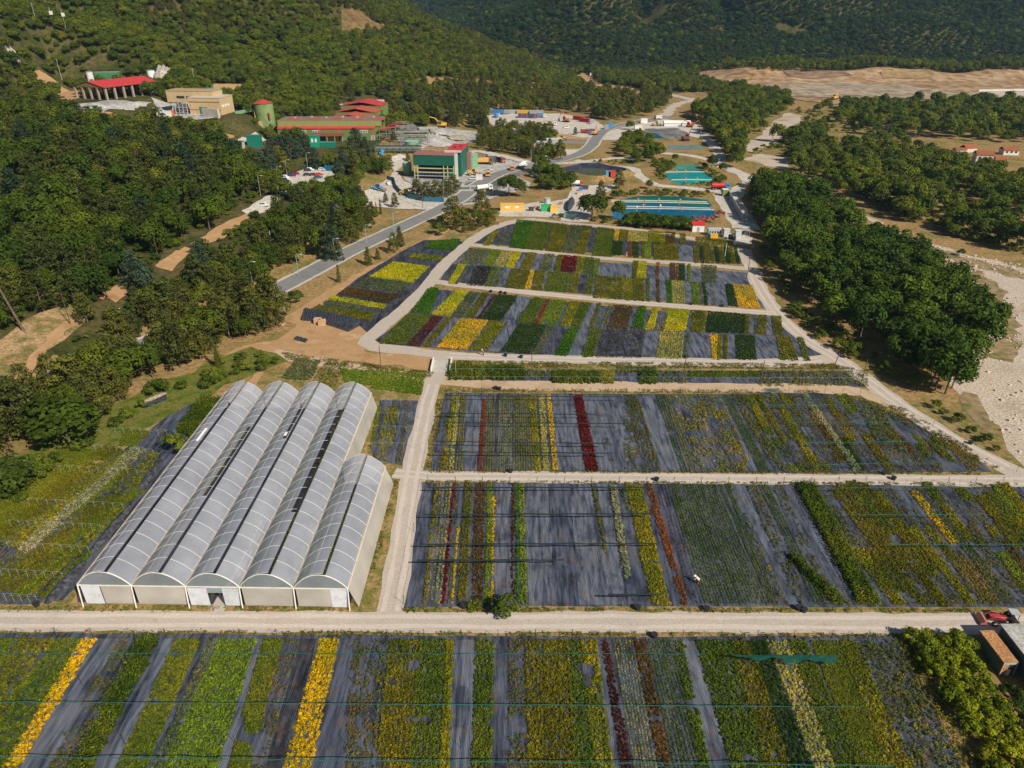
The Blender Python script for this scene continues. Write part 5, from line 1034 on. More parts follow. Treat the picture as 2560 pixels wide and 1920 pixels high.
cabin((266, 197), 15, 8, 4, C(.06, .22, .10), 'green sheet shed behind the big red canopy', 'shed', roofm=C(.30, .36, .32), name='sheet_shed')
mound((388, 205), (446, 212), 24, 11, M('pale_rock', [(.28, .25, .22), (.42, .38, .34)], .25, .95, .1, bump=.6, fine=1), 'rock_heap', 'pale grey rock heap behind the tall white silo', 'rock heap')
mound((215, 272), (300, 270), 14, 3.2, m_greyyard, 'gravel_heap', 'grey gravel heap under the big red canopy', 'gravel heap')
mound((978, 322), (1045, 328), 13, 4.8, M('dark_ore', [(.09, .085, .085), (.17, .165, .16)], .3, .95, .1, fine=1), 'ore_heap', 'dark ore heap right of the green hall', 'ore heap'); mound((1055, 336), (1150, 344), 11, 2.4, m_greyyard, 'gravel_heap', 'long grey gravel bank in the ore yard', 'gravel heap'); mound((1120, 348), (1165, 345), 10, 2.6, M('olive_ore', [(.24, .21, .15), (.32, .28, .21)], .3, .95, .1, fine=1), 'gravel_heap', 'olive brown gravel heap in the ore yard', 'gravel heap')
mound((1000, 325), (985, 300), 9, 2.4, m_greyyard, 'gravel_heap', 'small grey heap behind the dark ore heap', 'gravel heap')
p = W(508, 287)
t = thing('tan_building', 'flat roofed tan concrete building with steel frame in front', 'building', (p.x, p.y, p.z), math.radians(-8)); fp(p.x - 3, p.y + 8, 36, 24)
B(t, 'wall', 2, 8, -3, 20, 16, 12.5, m_tan); MB().box(2, 8, 9.6, 20.4, 16.4, .35).put('roof', C(.50, .45, .38), t); B(t, 'upper_block', -10, 12, 6, 30, 12, 6.5, m_tan); MB().box(-10, 12, 12.6, 30.4, 12.4, .3).put('upper_roof', C(.40, .30, .18), t)
for k in range(3): B(t, 'strip_window', -16 + k * 6.2, 5.93, 8.4, 5, .15, 1.2, m_dark)
f = B(t, 'gate', 1, -.06, -1, 5.2, .16, 5.4, C(.02, .16, .08)); MB().box(1.6, -.16, 1.2, 3.4, .1, 4).put('opening', m_dark, f)
for k in range(3): B(t, 'window', 12.04, 3 + k * 3.4, 4.2, .1, 2.4, 1.3, m_white)
B(t, 'ledge', 2, -.15, 7.2, 20, .3, .4, C(.34, .25, .14)); B(t, 'pipe_run', 2, -.2, 2.9, 20, .15, .15, C(.4, .12, .08))
for x in (-16, -13.5, -11, -8.5):
    for y in (-2, 2): B(t, 'frame_post', x, y, -2, .35, .35, 9.5, m_steel)
for z in (1, 4, 7): B(t, 'frame_beam', -12.2, -2, z, 8.2, .3, .3, m_steel)
B(t, 'hopper', -12.2, 0, 2, 5.6, 3, 4, C(.12, .12, .13)); MB().prism([(-22, -3), (-16.6, -3), (-16.6, 4.5), (-18, 4.5)], 'y', -1, 5).put('concrete_ramp', m_conc, t)
for (px, sx, sy, h, m, lab) in [((478, 292), 0, 0, 0, None, '')]: pass
cabin((408, 290), 7, 3, 2.2, C(.68, .68, .66), 'white low box below the tan building frame', name='white_box', cat='box'); cabin((547, 232), 6, 4, 2.4, C(.20, .42, .28), 'pale green roofed hut behind the tan building', roofm=C(.22, .46, .28)); cabin((520, 222), 5, 4, 2.4, C(.01, .26, .22), 'teal tank cabin behind the tan building'); cabin((570, 235), 5, 3, 2.4, C(.01, .24, .20), 'small teal cabin at the forest edge')
tank((429, 288), 1.7, 2.6, C(.50, .13, .05), 'rusty orange tank below the steel frame', lid=False)
# dumpster, small huts by the ponds
def skip(px, label, m):
    t = thing('skip_container', label, 'skip', W(*px)); MB().prism([(-2, 0), (2, 0), (2.9, 1.6), (-2.9, 1.6)], 'y', -1, 1).put('hull', m, t); MB().box(0, 0, 1.62, 5.9, 2.1, .1).put('rim', C(.02, .14, .08), t)
skip((231, 272), 'green skip on the edge of the upper yard', C(.01, .22, .10))
cabin((1745, 580), 4.6, 3.2, 3.0, C(.72, .71, .70), 'small white hut with red roof above the topmost terrace', 'hut', roofm=C(.48, .02, .03), pitch=.9, door=.02, name='hut')
cabin((1787, 590), 5.2, 2.4, 2.5, C(.45, .47, .50), 'grey cabin with a row of small windows near the white hut', win=5); cabin((1816, 594), 2.2, 2.2, 3.0, C(.55, .56, .57), 'narrow grey booth left of the black tanks', door=.0); cabin((1845, 598), 2.1, 2.2, 3.0, C(.55, .56, .57), 'narrow grey booth right of the black tanks')
cabin((1785, 596), 2.8, 1.2, 1.4, C(.78, .40, .03), 'orange box in front of the grey windowed cabin', 'box', name='orange_box'); tank((1773, 594), .5, 1.8, C(.05, .35, .60), 'small blue barrel beside the orange box', 'barrel', False)
t = thing('lean_to', 'small dark open shelter beside the booths', 'shelter', W(1862, 592)); MB().box(0, 1.2, 2.5, 3.6, 3, .12).put('roof', C(.30, .32, .33), t)
for x in (-1.6, 1.6):
    for y in (0, 2.4): B(t, 'post', x, y, 0, .1, .1, 2.5, m_steel)
B(t, 'back_wall', 0, 2.6, 0, 3.4, .1, 2.3, C(.10, .10, .10))
tank((1826, 598), .9, 1.7, m_dark, 'round black tank between the narrow booths', lid=False); tank((1834, 600), .8, 1.3, m_dark, 'shorter black tank between the narrow booths', lid=False)
cabin((1813, 491), 2.6, 2.4, 3.0, C(.18, .24, .08), 'green booth with white roof at the fence', roofm=m_white); 
cabin((1280, 528), 10, 2.6, 2.8, C(.74, .44, .10), 'long orange container cabin at the foot of the gravel yard', 'container', win=2, wm=m_white, name='container'); cabin((1365, 529), 4.4, 2.6, 2.5, C(.04, .38, .13), 'green canvas box beside the orange block', 'box', name='green_box'); cabin((1385, 531), 3.2, 2.6, 2.5, C(.74, .46, .10), 'orange block next to the green canvas box', 'box', name='orange_box'); cabin((1425, 545), 5.2, 3.4, 1.7, C(.38, .55, .42), 'pale green tarp covered box below the black pile', 'box', name='tarp_box')
mound((1418, 528), (1432, 500), 3.4, 2.8, m_pots, 'net_pile', 'black netting pile on the white gravel', 'net pile')
cabin((1355, 520), 1.8, 1.8, 1.6, C(.6, .58, .55), 'white water tank beside the grey corrugated tank', 'box', name='white_box'); cabin((1340, 523), 2.4, 1.2, 1.0, C(.50, .20, .14), 'red brown crate in the gravel yard', 'crate', name='crate'); cabin((1328, 528), 2.2, 1.4, 1.4, C(.06, .06, .07), 'black crate right of the long orange cabin', 'crate', name='crate')
cabin((1402, 512), 1.6, 1.0, .9, C(.42, .15, .14), 'red crate beside the grey corrugated tank', 'crate', name='crate'); cabin((1452, 478), 1.4, 1.4, 1.5, C(.03, .18, .55), 'blue drum box at the white gravel junction', 'crate', name='crate'); cabin((1450, 486), 2.6, 1.6, 1.2, C(.55, .40, .35), 'pale pink pallet at the white gravel junction', 'crate', name='crate'); cabin((1463, 474), 3, 2, 1.4, C(.06, .06, .09), 'dark crate beside the blue drum box', 'crate', name='crate')
cabin((1335, 440), 2.4, 1.8, 2.6, C(.66, .66, .66), 'white booth by the pink oleander', door=.0); cabin((1198, 451), 3.2, 2.4, 2.4, C(.66, .64, .62), 'white cabin beside the yellow truck'); cabin((1610, 308), 5, 3, 3, C(.70, .70, .70), 'white cabin beside the asphalt road near the dark pond'); cabin((1596, 325), 5, 3.4, 2.6, C(.72, .70, .68), 'white tent with red back at the dark pond', roofm=m_white); cabin((1527, 318), 3.2, 3, 2.8, C(.05, .25, .50), 'blue cabin at the road bend'); cabin((1516, 324), 3, 2.4, 3.2, C(.30, .30, .31), 'grey booth at the road bend')
cabin((1693, 316), 19, 5, 2.4, C(.66, .66, .68), 'long white tunnel tent at the dark pond', 'tent', roofm=m_white, pitch=1.4, name='tunnel_tent')
cabin((1342, 368), 14, 6, 2.8, C(.40, .38, .36), 'long grey roofed shelter below the small pines', 'shelter', roofm=C(.42, .44, .46), name='shelter', rz=-.15); cabin((1386, 362), 10, 5, 3.2, C(.40, .40, .40), 'white roofed shelter beside the yellow machine', 'shelter', roofm=C(.55, .58, .62), name='shelter'); cabin((1278, 338), 16, 5, 3, C(.50, .50, .49), 'long white wall shed among the pines', 'shed', roofm=C(.36, .34, .32), name='sheet_shed', rz=-.22)
cabin((940, 268), 11, 6, 4, C(.66, .64, .60), 'white flat house behind the red roofed wing', 'house'); cabin((922, 274), 8, 5, 3, C(.50, .46, .40), 'beige hut beside the white flat house'); cabin((925, 290), 12, 5, 5.5, C(.55, .60, .70), 'white wrapped stack behind the hall roof', 'stack', name='wrapped_stack'); cabin((955, 286), 9, 4, 2.4, C(.01, .22, .16), 'green container behind the hall', 'container', name='container')
cabin((668, 236), 6, 5, 4, C(.50, .30, .26), 'small pink house among trees above the silo', 'house', roofm=m_tile, pitch=1)
# farm houses east of the river
def house(px, sx, sy, h, label, pitch=1.7, rz=0, win=2, wallm=None): return cabin(px, sx, sy, h, wallm or C(.58, .52, .42), label, 'house', roofm=m_tile, pitch=pitch, win=win, rz=rz, name='farm_house')
house((2462, 411), 8.6, 7, 5.2, 'two storey farmhouse with orange tiled roof', rz=-.25, win=3); house((2528, 388), 8.6, 6, 2.8, 'white farmhouse with long tiled roof above the others', rz=-.1, win=3, wallm=C(.68, .64, .56)); house((2502, 413), 5.6, 5, 2.8, 'small tiled cottage beside the two storey farmhouse', rz=-.1); house((2425, 381), 8, 5, 2.6, 'low tiled barn behind the dark round trees', rz=.25, win=0); house((2402, 384), 6, 4.5, 2.3, 'grey white roofed lean-to barn', pitch=.8, win=0).children[1].data.materials[0] = C(.50, .52, .54)
cabin((2442, 424), 7, 4, 2.6, C(.55, .48, .38), 'roofless ruined farmhouse walls below the farmhouses', 'ruin', roofm=C(.34, .20, .14), win=2, name='ruined_house'); cabin((2472, 428), 3.6, 3, 3.2, C(.52, .48, .46), 'grey ruined gable beside the ruined walls', 'ruin', roofm=C(.34, .26, .22), win=1, name='ruined_house')
cabin((2226, 324), 5, 4, 3, C(.62, .46, .36), 'tiny tan hut at the pale lane east of the river', 'hut'); cabin((1480, 190), 5, 4, 3, C(.7, .7, .7), 'tiny white hut at the valley end', 'hut'); cabin((1566, 189), 9, 4, 3, C(.7, .7, .7), 'far white sheds at the valley end', 'shed', name='sheet_shed')
# raised lined pond and floating booms
def ring(cx, cy, a0, b0, z0, a1, b1, z1, n_=40):
    mb = MB(); A, B_ = [], []
    for k in range(n_):
        t = 2 * math.pi * k / n_; e = 1 + .12 * math.cos(4 * t)
        A.append(mb.bm.verts.new((cx + a0 * e * math.cos(t), cy + b0 * e * math.sin(t), z0))); B_.append(mb.bm.verts.new((cx + a1 * e * math.cos(t), cy + b1 * e * math.sin(t), z1)))
    for k in range(n_): mb.bm.faces.new((A[k], A[(k + 1) % n_], B_[(k + 1) % n_], B_[k]))
    return mb
pc = W(1485, 437); q1 = W(1412, 437).x; q2 = W(1562, 437).x; pa = (q2 - q1) / 2
t = thing('lined_pond', 'raised pond with black plastic lining and brown banks', 'pond', pc); fp(pc.x, pc.y + 4, 2 * pa, 34)
ring(0, 4, pa + 5, 19, -.3, pa, 15, 2.2).put('bank', m_ground, t); ring(0, 4, pa, 15, 2.2, pa * .80, 9.5, .25).put('liner', M('pond_liner', [(.012, .016, .03), (.025, .032, .055), (.06, .065, .08)], .25, .6, .25, coords='obj'), t)
MB().poly([(pa * .84 * math.cos(k * math.pi / 16) , 4 + 10.4 * math.sin(k * math.pi / 16), .45) for k in range(32)]).put('pond_water', water('olive_water', (.05, .06, .035), (.08, .09, .055)), t)
cabin((1529, 449), 3.4, 2, 2.4, C(.48, .06, .05), 'red box on the rim of the lined pond', 'box', name='red_box', dz=1.8); cabin((1520, 449), 2.4, 2, 2.2, C(.10, .32, .60), 'blue box on the rim of the lined pond', 'box', name='blue_box', dz=1.8)
def boom(px0, px1, label, buoys, bend=.6):
    a, b = W(*px0), W(*px1); t = thing('floating_boom', label, 'boom', (a.x, a.y, .05)); n_ = 14; d = b - a
    MB().tube([Vector((d.x * i / n_, d.y * i / n_ + bend * math.sin(math.pi * i / n_), .03)) for i in range(n_ + 1)], .17, 7).put('float_pipe', C(.62, .57, .50), t)
    for f_ in buoys:
        m = MB(); bmesh.ops.create_icosphere(m.bm, subdivisions=2, radius=.42); o = m.put('buoy', C(.70, .22, .10) if R.random() < .6 else C(.75, .72, .68), t); o.location = (d.x * f_, d.y * f_ + bend * math.sin(math.pi * f_), .7)
for a, b, lab, bu in [((1528, 501), (1768, 505), 'white boom highest up on the blue pond', (.28, .5, .72)), ((1528, 505), (1772, 509), 'second white boom on the blue pond', (.35, .7)), ((1536, 516), (1777, 521), 'third white boom on the blue pond', (.3, .48)), ((1538, 521), (1785, 525), 'lowest white boom on the blue pond', (.22, .45, .68)), ((1659, 431), (1759, 430), 'upper white boom on the turquoise pond', (.32, .55)), ((1678, 450), (1782, 450), 'lower white boom on the turquoise pond', (.35, .62))]:
    boom(a, b, lab, bu)
# ------------------------------------------------------------------ vehicles
def wheels(t, xs_, y, r, w, hub=None):
    me_ = MB().tube([(0, -w / 2, 0), (0, w / 2, 0)], r, 14).mesh('wheel', m_tyre); hm = MB().tube([(0, -w / 2 - .02, 0), (0, w / 2 + .02, 0)], r * .5, 10).mesh('rim', hub or C(.4, .4, .4))
    for x in xs_:
        for s_ in (-1, 1):
            o = link('wheel', me_, None, t); o.location = (x, s_ * y, r); h = link('rim', hm, None, o)
def head(p0, p1): a, b = W(*p0), W(*p1); return math.atan2(b.y - a.y, b.x - a.x)
def car(px, rz, col, label, suv=0, group=None):
    t = thing('parked_car', label, 'car', W(*px) + Vector((0, 0, .12)), rz, group); z = .12 * suv; h = 1.42 + .28 * suv
    MB().prism([(-2.1, .32 + z), (2.1, .32 + z), (2.15, .75 + z), (1.1, .92 + z), (.45, h), (-1.35, h), (-1.95, .98 + z), (-2.15, .9 + z)], 'y', -.86, .86).put('body', C(*col, .25, .5), t, bevel=.05)
    MB().prism([(.98, .93 + z), (.46, h - .08), (-1.30, h - .08), (-1.8, .98 + z)], 'y', -.875, .875).put('windows', m_glass, t)
    MB().box(2.12, 0, .68 + z, .08, 1.5, .14).put('headlights', C(.7, .7, .68), t); wheels(t, (-1.3, 1.35), .8, .33, .22)
for px, rz, c, lab, su in [((771, 429), .3, (.02, .03, .08), 'dark blue car behind the white suv at the top of the car park', 1), ((775, 428), -.2, (.75, .75, .75), 'white suv at the top of the car park', 1), ((740, 437), -.15, (.30, .02, .03), 'dark red car below the upper lamp of the car park', 0), ((730, 442), .05, (.02, .05, .22), 'blue car next to the dark red car', 0), ((770, 440), .5, (.03, .03, .07), 'navy car in the middle of the car park', 0), ((785, 440), .5, (.10, .03, .03), 'dark maroon car in the middle of the car park', 0), ((798, 440), .6, (.60, .02, .02), 'bright red car in the car park', 0), ((796, 447), .6, (.03, .08, .12), 'dark teal car behind the bright red car', 0),
   ((713, 447), 0, (.75, .75, .75), 'white pickup at the lower edge of the car park', 1), ((716, 452), 0, (.70, .70, .70), 'white van car beside the white pickup', 1), ((714, 456), .05, (.03, .03, .03), 'black suv at the lower edge of the car park', 1), ((704, 464), .1, (.30, .33, .36), 'silver car below the black suv', 0), ((702, 467), .1, (.05, .09, .18), 'steel blue car below the silver car', 0), ((717, 475), -.2, (.72, .72, .72), 'white car at the bottom corner of the car park', 0), ((806, 426), .4, (.55, .60, .68), 'pale blue car by the blue mesh screen', 0), ((817, 427), .4, (.50, .55, .62), 'second pale car by the blue mesh screen', 0), ((797, 424), .4, (.04, .04, .06), 'black car by the blue mesh screen', 0),
   ((838, 486), 0, (.03, .03, .04), 'black car in the small clearing among pines', 1), ((660, 517), .1, (.70, .70, .70), 'white pickup in the small white clearing', 1), ((972, 463), -1.2, (.55, .56, .58), 'silver car on the gravel drive beside the screen wall', 0), ((1797, 403), .9, (.10, .14, .28), 'dark blue car at the pond road bend', 0), ((1184, 450), .1, (.60, .64, .70), 'white pickup before the concrete basin', 1), ((1416, 321), .35, (.75, .77, .78), 'white pickup in the container yard', 1), ((1574, 332), 0, (.05, .05, .06), 'dark car at the left shore of the dark pond', 1), ((1343, 431), 1.3, (.10, .05, .10), 'dark car behind the white booth', 0), ((1223, 428), 0, (.60, .64, .70), 'white car behind the parked yellow truck', 0)]:
    car(px, rz, c, lab, su)
def truck(px, rz, cabc, bedc, label, bed_='tip', L=7.5, sc=1.0):
    t = thing('truck', label, 'truck', W(*px) + Vector((0, 0, .13)), rz); t.scale = (sc,) * 3
    MB().prism([(L / 2 - 2.0, .7), (L / 2, .7), (L / 2 + .05, 1.6), (L / 2 - .25, 2.9), (L / 2 - 2.0, 3.0)], 'y', -1.2, 1.2).put('cab', C(*cabc, .35, .5), t, bevel=.06)
    MB().prism([(L / 2 + .07, 1.65), (L / 2 - .17, 2.65), (L / 2 - .3, 2.65), (L / 2 - .1, 1.65)], 'y', -1.05, 1.05).put('windscreen', m_glass, t); MB().box(L / 2 - 1.0, 0, 2.1, 1.0, 2.46, .75).put('side_windows', m_glass, t)
    MB().box(-.4, 0, .85, L - .6, .9, .3).put('chassis', m_dark, t); x0, x1 = -L / 2, L / 2 - 2.25
    if bed_ == 'tip': MB().prism([(x0, 1.1), (x1, 1.1), (x1 + .1, 2.9), (x0 - .5, 2.5)], 'y', -1.22, 1.22).put('dump_body', C(*bedc, .6), t, bevel=.04); MB().box((x0 + x1) / 2, 0, 2.75, (x1 - x0) * .85, 2.0, .12).put('load', m_greyyard, t)
    elif bed_ == 'tank': MB().tube([(x0, 0, 2.0), (x1, 0, 2.0)], 1.1, 16).put('tank_body', C(*bedc, .4), t)
    elif bed_ == 'mix': MB().tube([(x0 - .2, 0, 2.6), ((x0 + x1) / 2, 0, 2.2), (x1, 0, 2.0)], .75, 14, 1.3).put('mixer_drum', C(*bedc, .4), t)
    else: MB().box((x0 + x1) / 2, 0, 2.1, x1 - x0, 2.44, 2.2).put('box_body', C(*bedc, .5), t)
    wheels(t, (-L / 2 + .7, -L / 2 + 1.9, L / 2 - .8), 1.0, .5, .4)
OR = (.72, .25, .03)
for a in [((1209, 411), 0, (.20, .12, .08), (.70, .38, .10), 'large orange quarry dump truck behind the mill', 'tip', 9, 1.25), ((1228, 405), -1.1, (.05, .05, .05), (.06, .06, .065), 'black dump truck with raised body behind the mill', 'tip', 7.5, 1.1), ((1250, 405), -1.0, (.40, .12, .08), (.05, .04, .04), 'dark truck with red cab on the yard ramp', 'tip', 8, 1.0), ((1307, 421), 1.3, (.70, .70, .68), (.78, .77, .74), 'white mixer truck at the edge of the wet yard', 'mix', 8, 1.1), ((1280, 426), -1.5, (.66, .24, .08), (.66, .50, .38), 'small orange truck on the wet yard', 'tip', 5.5, .85), ((1220, 441), -1.55, (.72, .34, .02), (.72, .34, .02), 'yellow orange truck parked facing the mill basin', 'tip', 6.5, 1.0), ((1352, 404), .1, (.65, .68, .72), (.25, .42, .60), 'white cab truck with blue load at the yard gate', 'tip', 8, 1.0), ((1211, 478), .5, (.70, .68, .64), (.72, .70, .64), 'white tanker truck under the conifers at the yard exit', 'tank', 8, 1.0),
  ((1373, 315), 0, (.68, .64, .58), (.56, .44, .26), 'long cream truck across the container yard', 'tip', 10, 1.1), ((1463, 334), -.5, (.60, .06, .03), (.50, .10, .06), 'red truck near the roundabout', 'tip', 6, 1.0), ((1353, 295), .1, (.70, .70, .72), (.10, .14, .28), 'white and blue truck beside the container ends', 'box', 7, 1.0), ((1242, 294), 1.2, (.60, .65, .72), (.10, .22, .55), 'blue and white truck half hidden by pines in the container yard', 'box', 7, 1.0), ((1443, 466), 0, (.50, .12, .08), (.74, .73, .70), 'white tanker at the foot of the lined pond', 'tank', 7, .9), ((1800, 474), 0, (.03, .30, .60), (.55, .03, .04), 'red tank truck with bright blue cab at the turquoise pond', 'tank', 8.5, 1.0), ((945, 287), .4, (.60, .03, .03), (.45, .08, .06), 'red truck behind the hall', 'box', 7, 1.0), ((1645, 299), .5, (.68, .68, .68), (.5, .5, .5), 'small white truck on the asphalt road at the dark pond', 'box', 6, 1.0)]:
    truck(*a)
def loader(px, rz, col, label, sc=1.0):
    t = thing('wheel_loader', label, 'loader', W(*px) + Vector((0, 0, .13)), rz); t.scale = (sc,) * 3; m = C(*col, .45)
    MB().prism([(-3, 1.0), (-.2, 1.0), (-.2, 2.0), (-2.9, 1.9)], 'y', -1, 1).put('engine_body', m, t, bevel=.08); MB().box(.2, 0, 2.2, 1.4, 1.4, 1.9).put('cab', m_glass, t); MB().box(.2, 0, 3.2, 1.6, 1.6, .14).put('cab_roof', m, t); MB().box(1.0, 0, 1.0, 1.6, 1.2, .9).put('front_frame', m, t)
    for s_ in (-.7, .7): MB().tube([(.8, s_, 1.7), (2.4, s_, 1.9), (3.4, s_, .8)], .17, 5).put('lift_arm', m, t)
    MB().prism([(3.2, .2), (4.3, .15), (4.5, .4), (3.6, 1.3), (3.2, 1.2)], 'y', -1.4, 1.4).put('bucket', C(.20, .15, .10), t); wheels(t, (-1.9, 1.5), 1.1, .75, .6)
Y_ = (.66, .36, .03)
for a in [((1183, 438), .2, Y_, 'yellow wheel loader in the mill yard'), ((1015, 489), -.4, (.66, .40, .05), 'yellow loader on the gravel drive below the screen wall'), ((1073, 336), .1, (.30, .27, .16), 'dusty grey loader in the ore yard'), ((1640, 315), .1, (.58, .38, .12), 'yellow loader between white cabin and tunnel tent'), ((1599, 332), 0, Y_, 'small yellow loader at the shore of the dark pond'), ((1403, 351), .1, (.70, .44, .03), 'yellow machine beside the white roofed shelter'), ((944, 477), -.3, (.10, .35, .55), 'old blue tractor with loader under the pines')]:
    loader(*a)
def digger(px, rz, col, label, up=5.5, reach=5.5, sc=1.0, drop=1.0):
    t = thing('excavator', label, 'excavator', W(*px) + Vector((0, 0, .13)), rz); t.scale = (sc,) * 3; m = C(*col, .45)
    for s_ in (-1.15, 1.15): MB().prism([(-1.8, 0), (1.8, 0), (2.1, .45), (1.8, .9), (-1.8, .9), (-2.1, .45)], 'y', s_ - .3, s_ + .3).put('track', m_dark, t)
    MB().box(-.5, 0, 1.75, 4.2, 2.6, 1.3).put('house', m, t, bevel=.1); MB().box(1.0, .8, 2.5, 1.4, 1.0, 1.7).put('cab', m_glass, t); MB().box(1.0, .8, 3.4, 1.5, 1.1, .12).put('cab_roof', m, t)
    MB().tube([(.9, -.3, 1.8), (reach * .45, -.3, up * .85), (reach * .8, -.3, up)], .32, 6, .24).put('boom', m, t); MB().tube([(reach * .8, -.3, up), (reach + 1.2, -.3, drop + .8)], .24, 6, .16).put('stick', m, t); MB().prism([(reach + .6, drop - .6), (reach + 1.6, drop - .2), (reach + 1.5, drop + .9), (reach + .9, drop + .8)], 'y', -.9, .3).put('bucket', C(.10, .08, .07), t)
for a in [((1105, 319), math.pi + .05, (.68, .38, .02), 'yellow excavator on the ore yard edge', 5.5, 8, 1.3), ((1415, 306), 2.6, (.60, .18, .05), 'orange excavator in the container yard', 6, 4, 1.2), ((1486, 338), 1.2, (.66, .32, .12), 'orange and white excavator near the roundabout', 6, 3, 1.1), ((1714, 352), .35, (.16, .06, .04), 'dark red excavator with long boom at the dark pond', 11, 9, 1.1), ((1723, 318), math.pi, (.58, .08, .03), 'red excavator behind the tunnel tent', 4, 4, 1.1), ((2085, 250), .7, (.60, .35, .05), 'small yellow excavator in the quarry', 6, 6, 1.3)]:
    digger(*a)
# red tractor with front loader at the end of the pale road
p = W(2503, 1557)
t = thing('tractor', 'red tractor with front loader parked beside the grey shed', 'tractor', p + Vector((0, 0, .05)), math.pi - .12); m_tr = C(.42, .05, .035, .45)
MB().prism([(-.4, .75), (1.9, .8), (1.95, 1.25), (-.2, 1.4)], 'y', -.38, .38).put('bonnet', m_tr, t, bevel=.05); MB().box(-.9, 0, 1.0, 1.3, .9, .5).put('rear_frame', m_dark, t); MB().box(-1.0, 0, 1.45, .5, .5, .5).put('seat', m_dark, t)
MB().box(-1.1, 0, 2.3, 1.3, 1.2, .08).put('sun_roof', C(.36, .38, .40), t)
for x in (-1.65, -.55):
    for y in (-.5, .5): MB().box(x, y, 1.75, .06, .06, 1.05).put('roof_post', m_dark, t)
for s_ in (-.55, .55): MB().tube([(.1, s_, 1.3), (1.6, s_, 1.5), (2.7, s_, .5)], .08, 5).put('loader_arm', C(.42, .08, .10), t)
MB().prism([(2.5, .1), (3.3, .1), (3.4, .3), (2.8, .85), (2.5, .8)], 'y', -.95, .95).put('bucket', C(.40, .16, .12), t)
for (x, r, w) in ((-1.15, .72, .42), (1.35, .46, .3)):
    for s_ in (-.85, .85):
        o = MB().tube([(0, -w / 2, 0), (0, w / 2, 0)], r, 16).put('wheel', m_tyre, t); o.location = (x, s_, r); MB().tube([(0, -w / 2 - .02, 0), (0, w / 2 + .02, 0)], r * .55, 12).put('rim', C(.62, .45, .22), o)
# shipping containers
def cont(px, rz, L, col, label, z=0): 
    p = W(*px); t = thing('shipping_container', label, 'container', (p.x, p.y, p.z + z + .12), rz); fp(p.x, p.y, L, 2.5, rz, 1)
    MB().box(0, 0, 1.4, L, 2.44, 2.6).put('body', ribbed('corrugated_steel', col, 2.0, 'X'), t); MB().box(L / 2 + .03, 0, 1.4, .08, 2.3, 2.4).put('door', C(*[k * .8 for k in col]), t); MB().box(0, 0, 2.73, L + .05, 2.5, .08).put('roof', C(*[k * 1.05 for k in col]), t)
for px, L, c, lab in [((1243, 284), 11, (.06, .22, .50), 'blue long container at the head of the yard'), ((1275, 284), 11, (.38, .42, .46), 'grey long container between blue and yellow ones'), ((1309, 285), 11, (.66, .40, .06), 'yellow long container at the head of the yard'), ((1341, 286), 11, (.34, .40, .48), 'last grey long container beside the yellow one')]: cont(px, 0, L, c, lab)
for i, c in enumerate([(.05, .08, .22), (.26, .09, .06), (.06, .10, .26), (.26, .09, .06), (.05, .07, .18), (.05, .08, .20), (.28, .08, .05)]): cont((1299 + 6.4 * i, 294.5 + .2 * i), math.pi / 2, 6.06, c, ('dark blue', 'rust brown', 'blue', 'red brown', 'black blue', 'navy', 'dull red')[i] + f' short container, {ordn(i)} in the row of container ends')
cont((1446, 301), -.75, 9, (.36, .03, .04), 'dark red container by the trees in the yard'); cont((1461, 306), -.75, 9, (.42, .02, .05), 'crimson container nearest the grey booth'); cabin((1480, 312), 3, 3, 2.6, C(.30, .33, .36), 'grey booth beside the crimson container'); cont((1478, 333), 0, 3.5, (.03, .22, .38), 'small blue container near the roundabout')
# yellow machine frames beside the river wood
for k, (px, h, lab) in enumerate([((1876, 486), 4, 'yellow steel machine frame nearest the panel fence'), ((1894, 480), 5, 'tall yellow steel machine frame below the river trees'), ((1905, 500), 3.4, 'yellow steel machine frame in the shade of the trees'), ((1880, 468), 3, 'yellow machine part at the gravel bend')]):
    p = W(*px); t = thing('machine_frame', lab, 'machine', p, .3 * k); m = C(.66, .42, .03)
    for x in (-2.4, 0, 2.4):
        for y in (-1, 1): B(t, 'frame_post', x, y, 0, .3, .3, h, m)
    for z in (h * .5, h): B(t, 'frame_beam', 0, -1, z - .3, 5.4, .3, .35, m); B(t, 'frame_beam', 0, 1, z - .3, 5.4, .3, .35, m)
    MB().tube([(-2.6, 0, h * .8), (2.6, 0, h * .55)], .6, 8).put('drum', m, t)
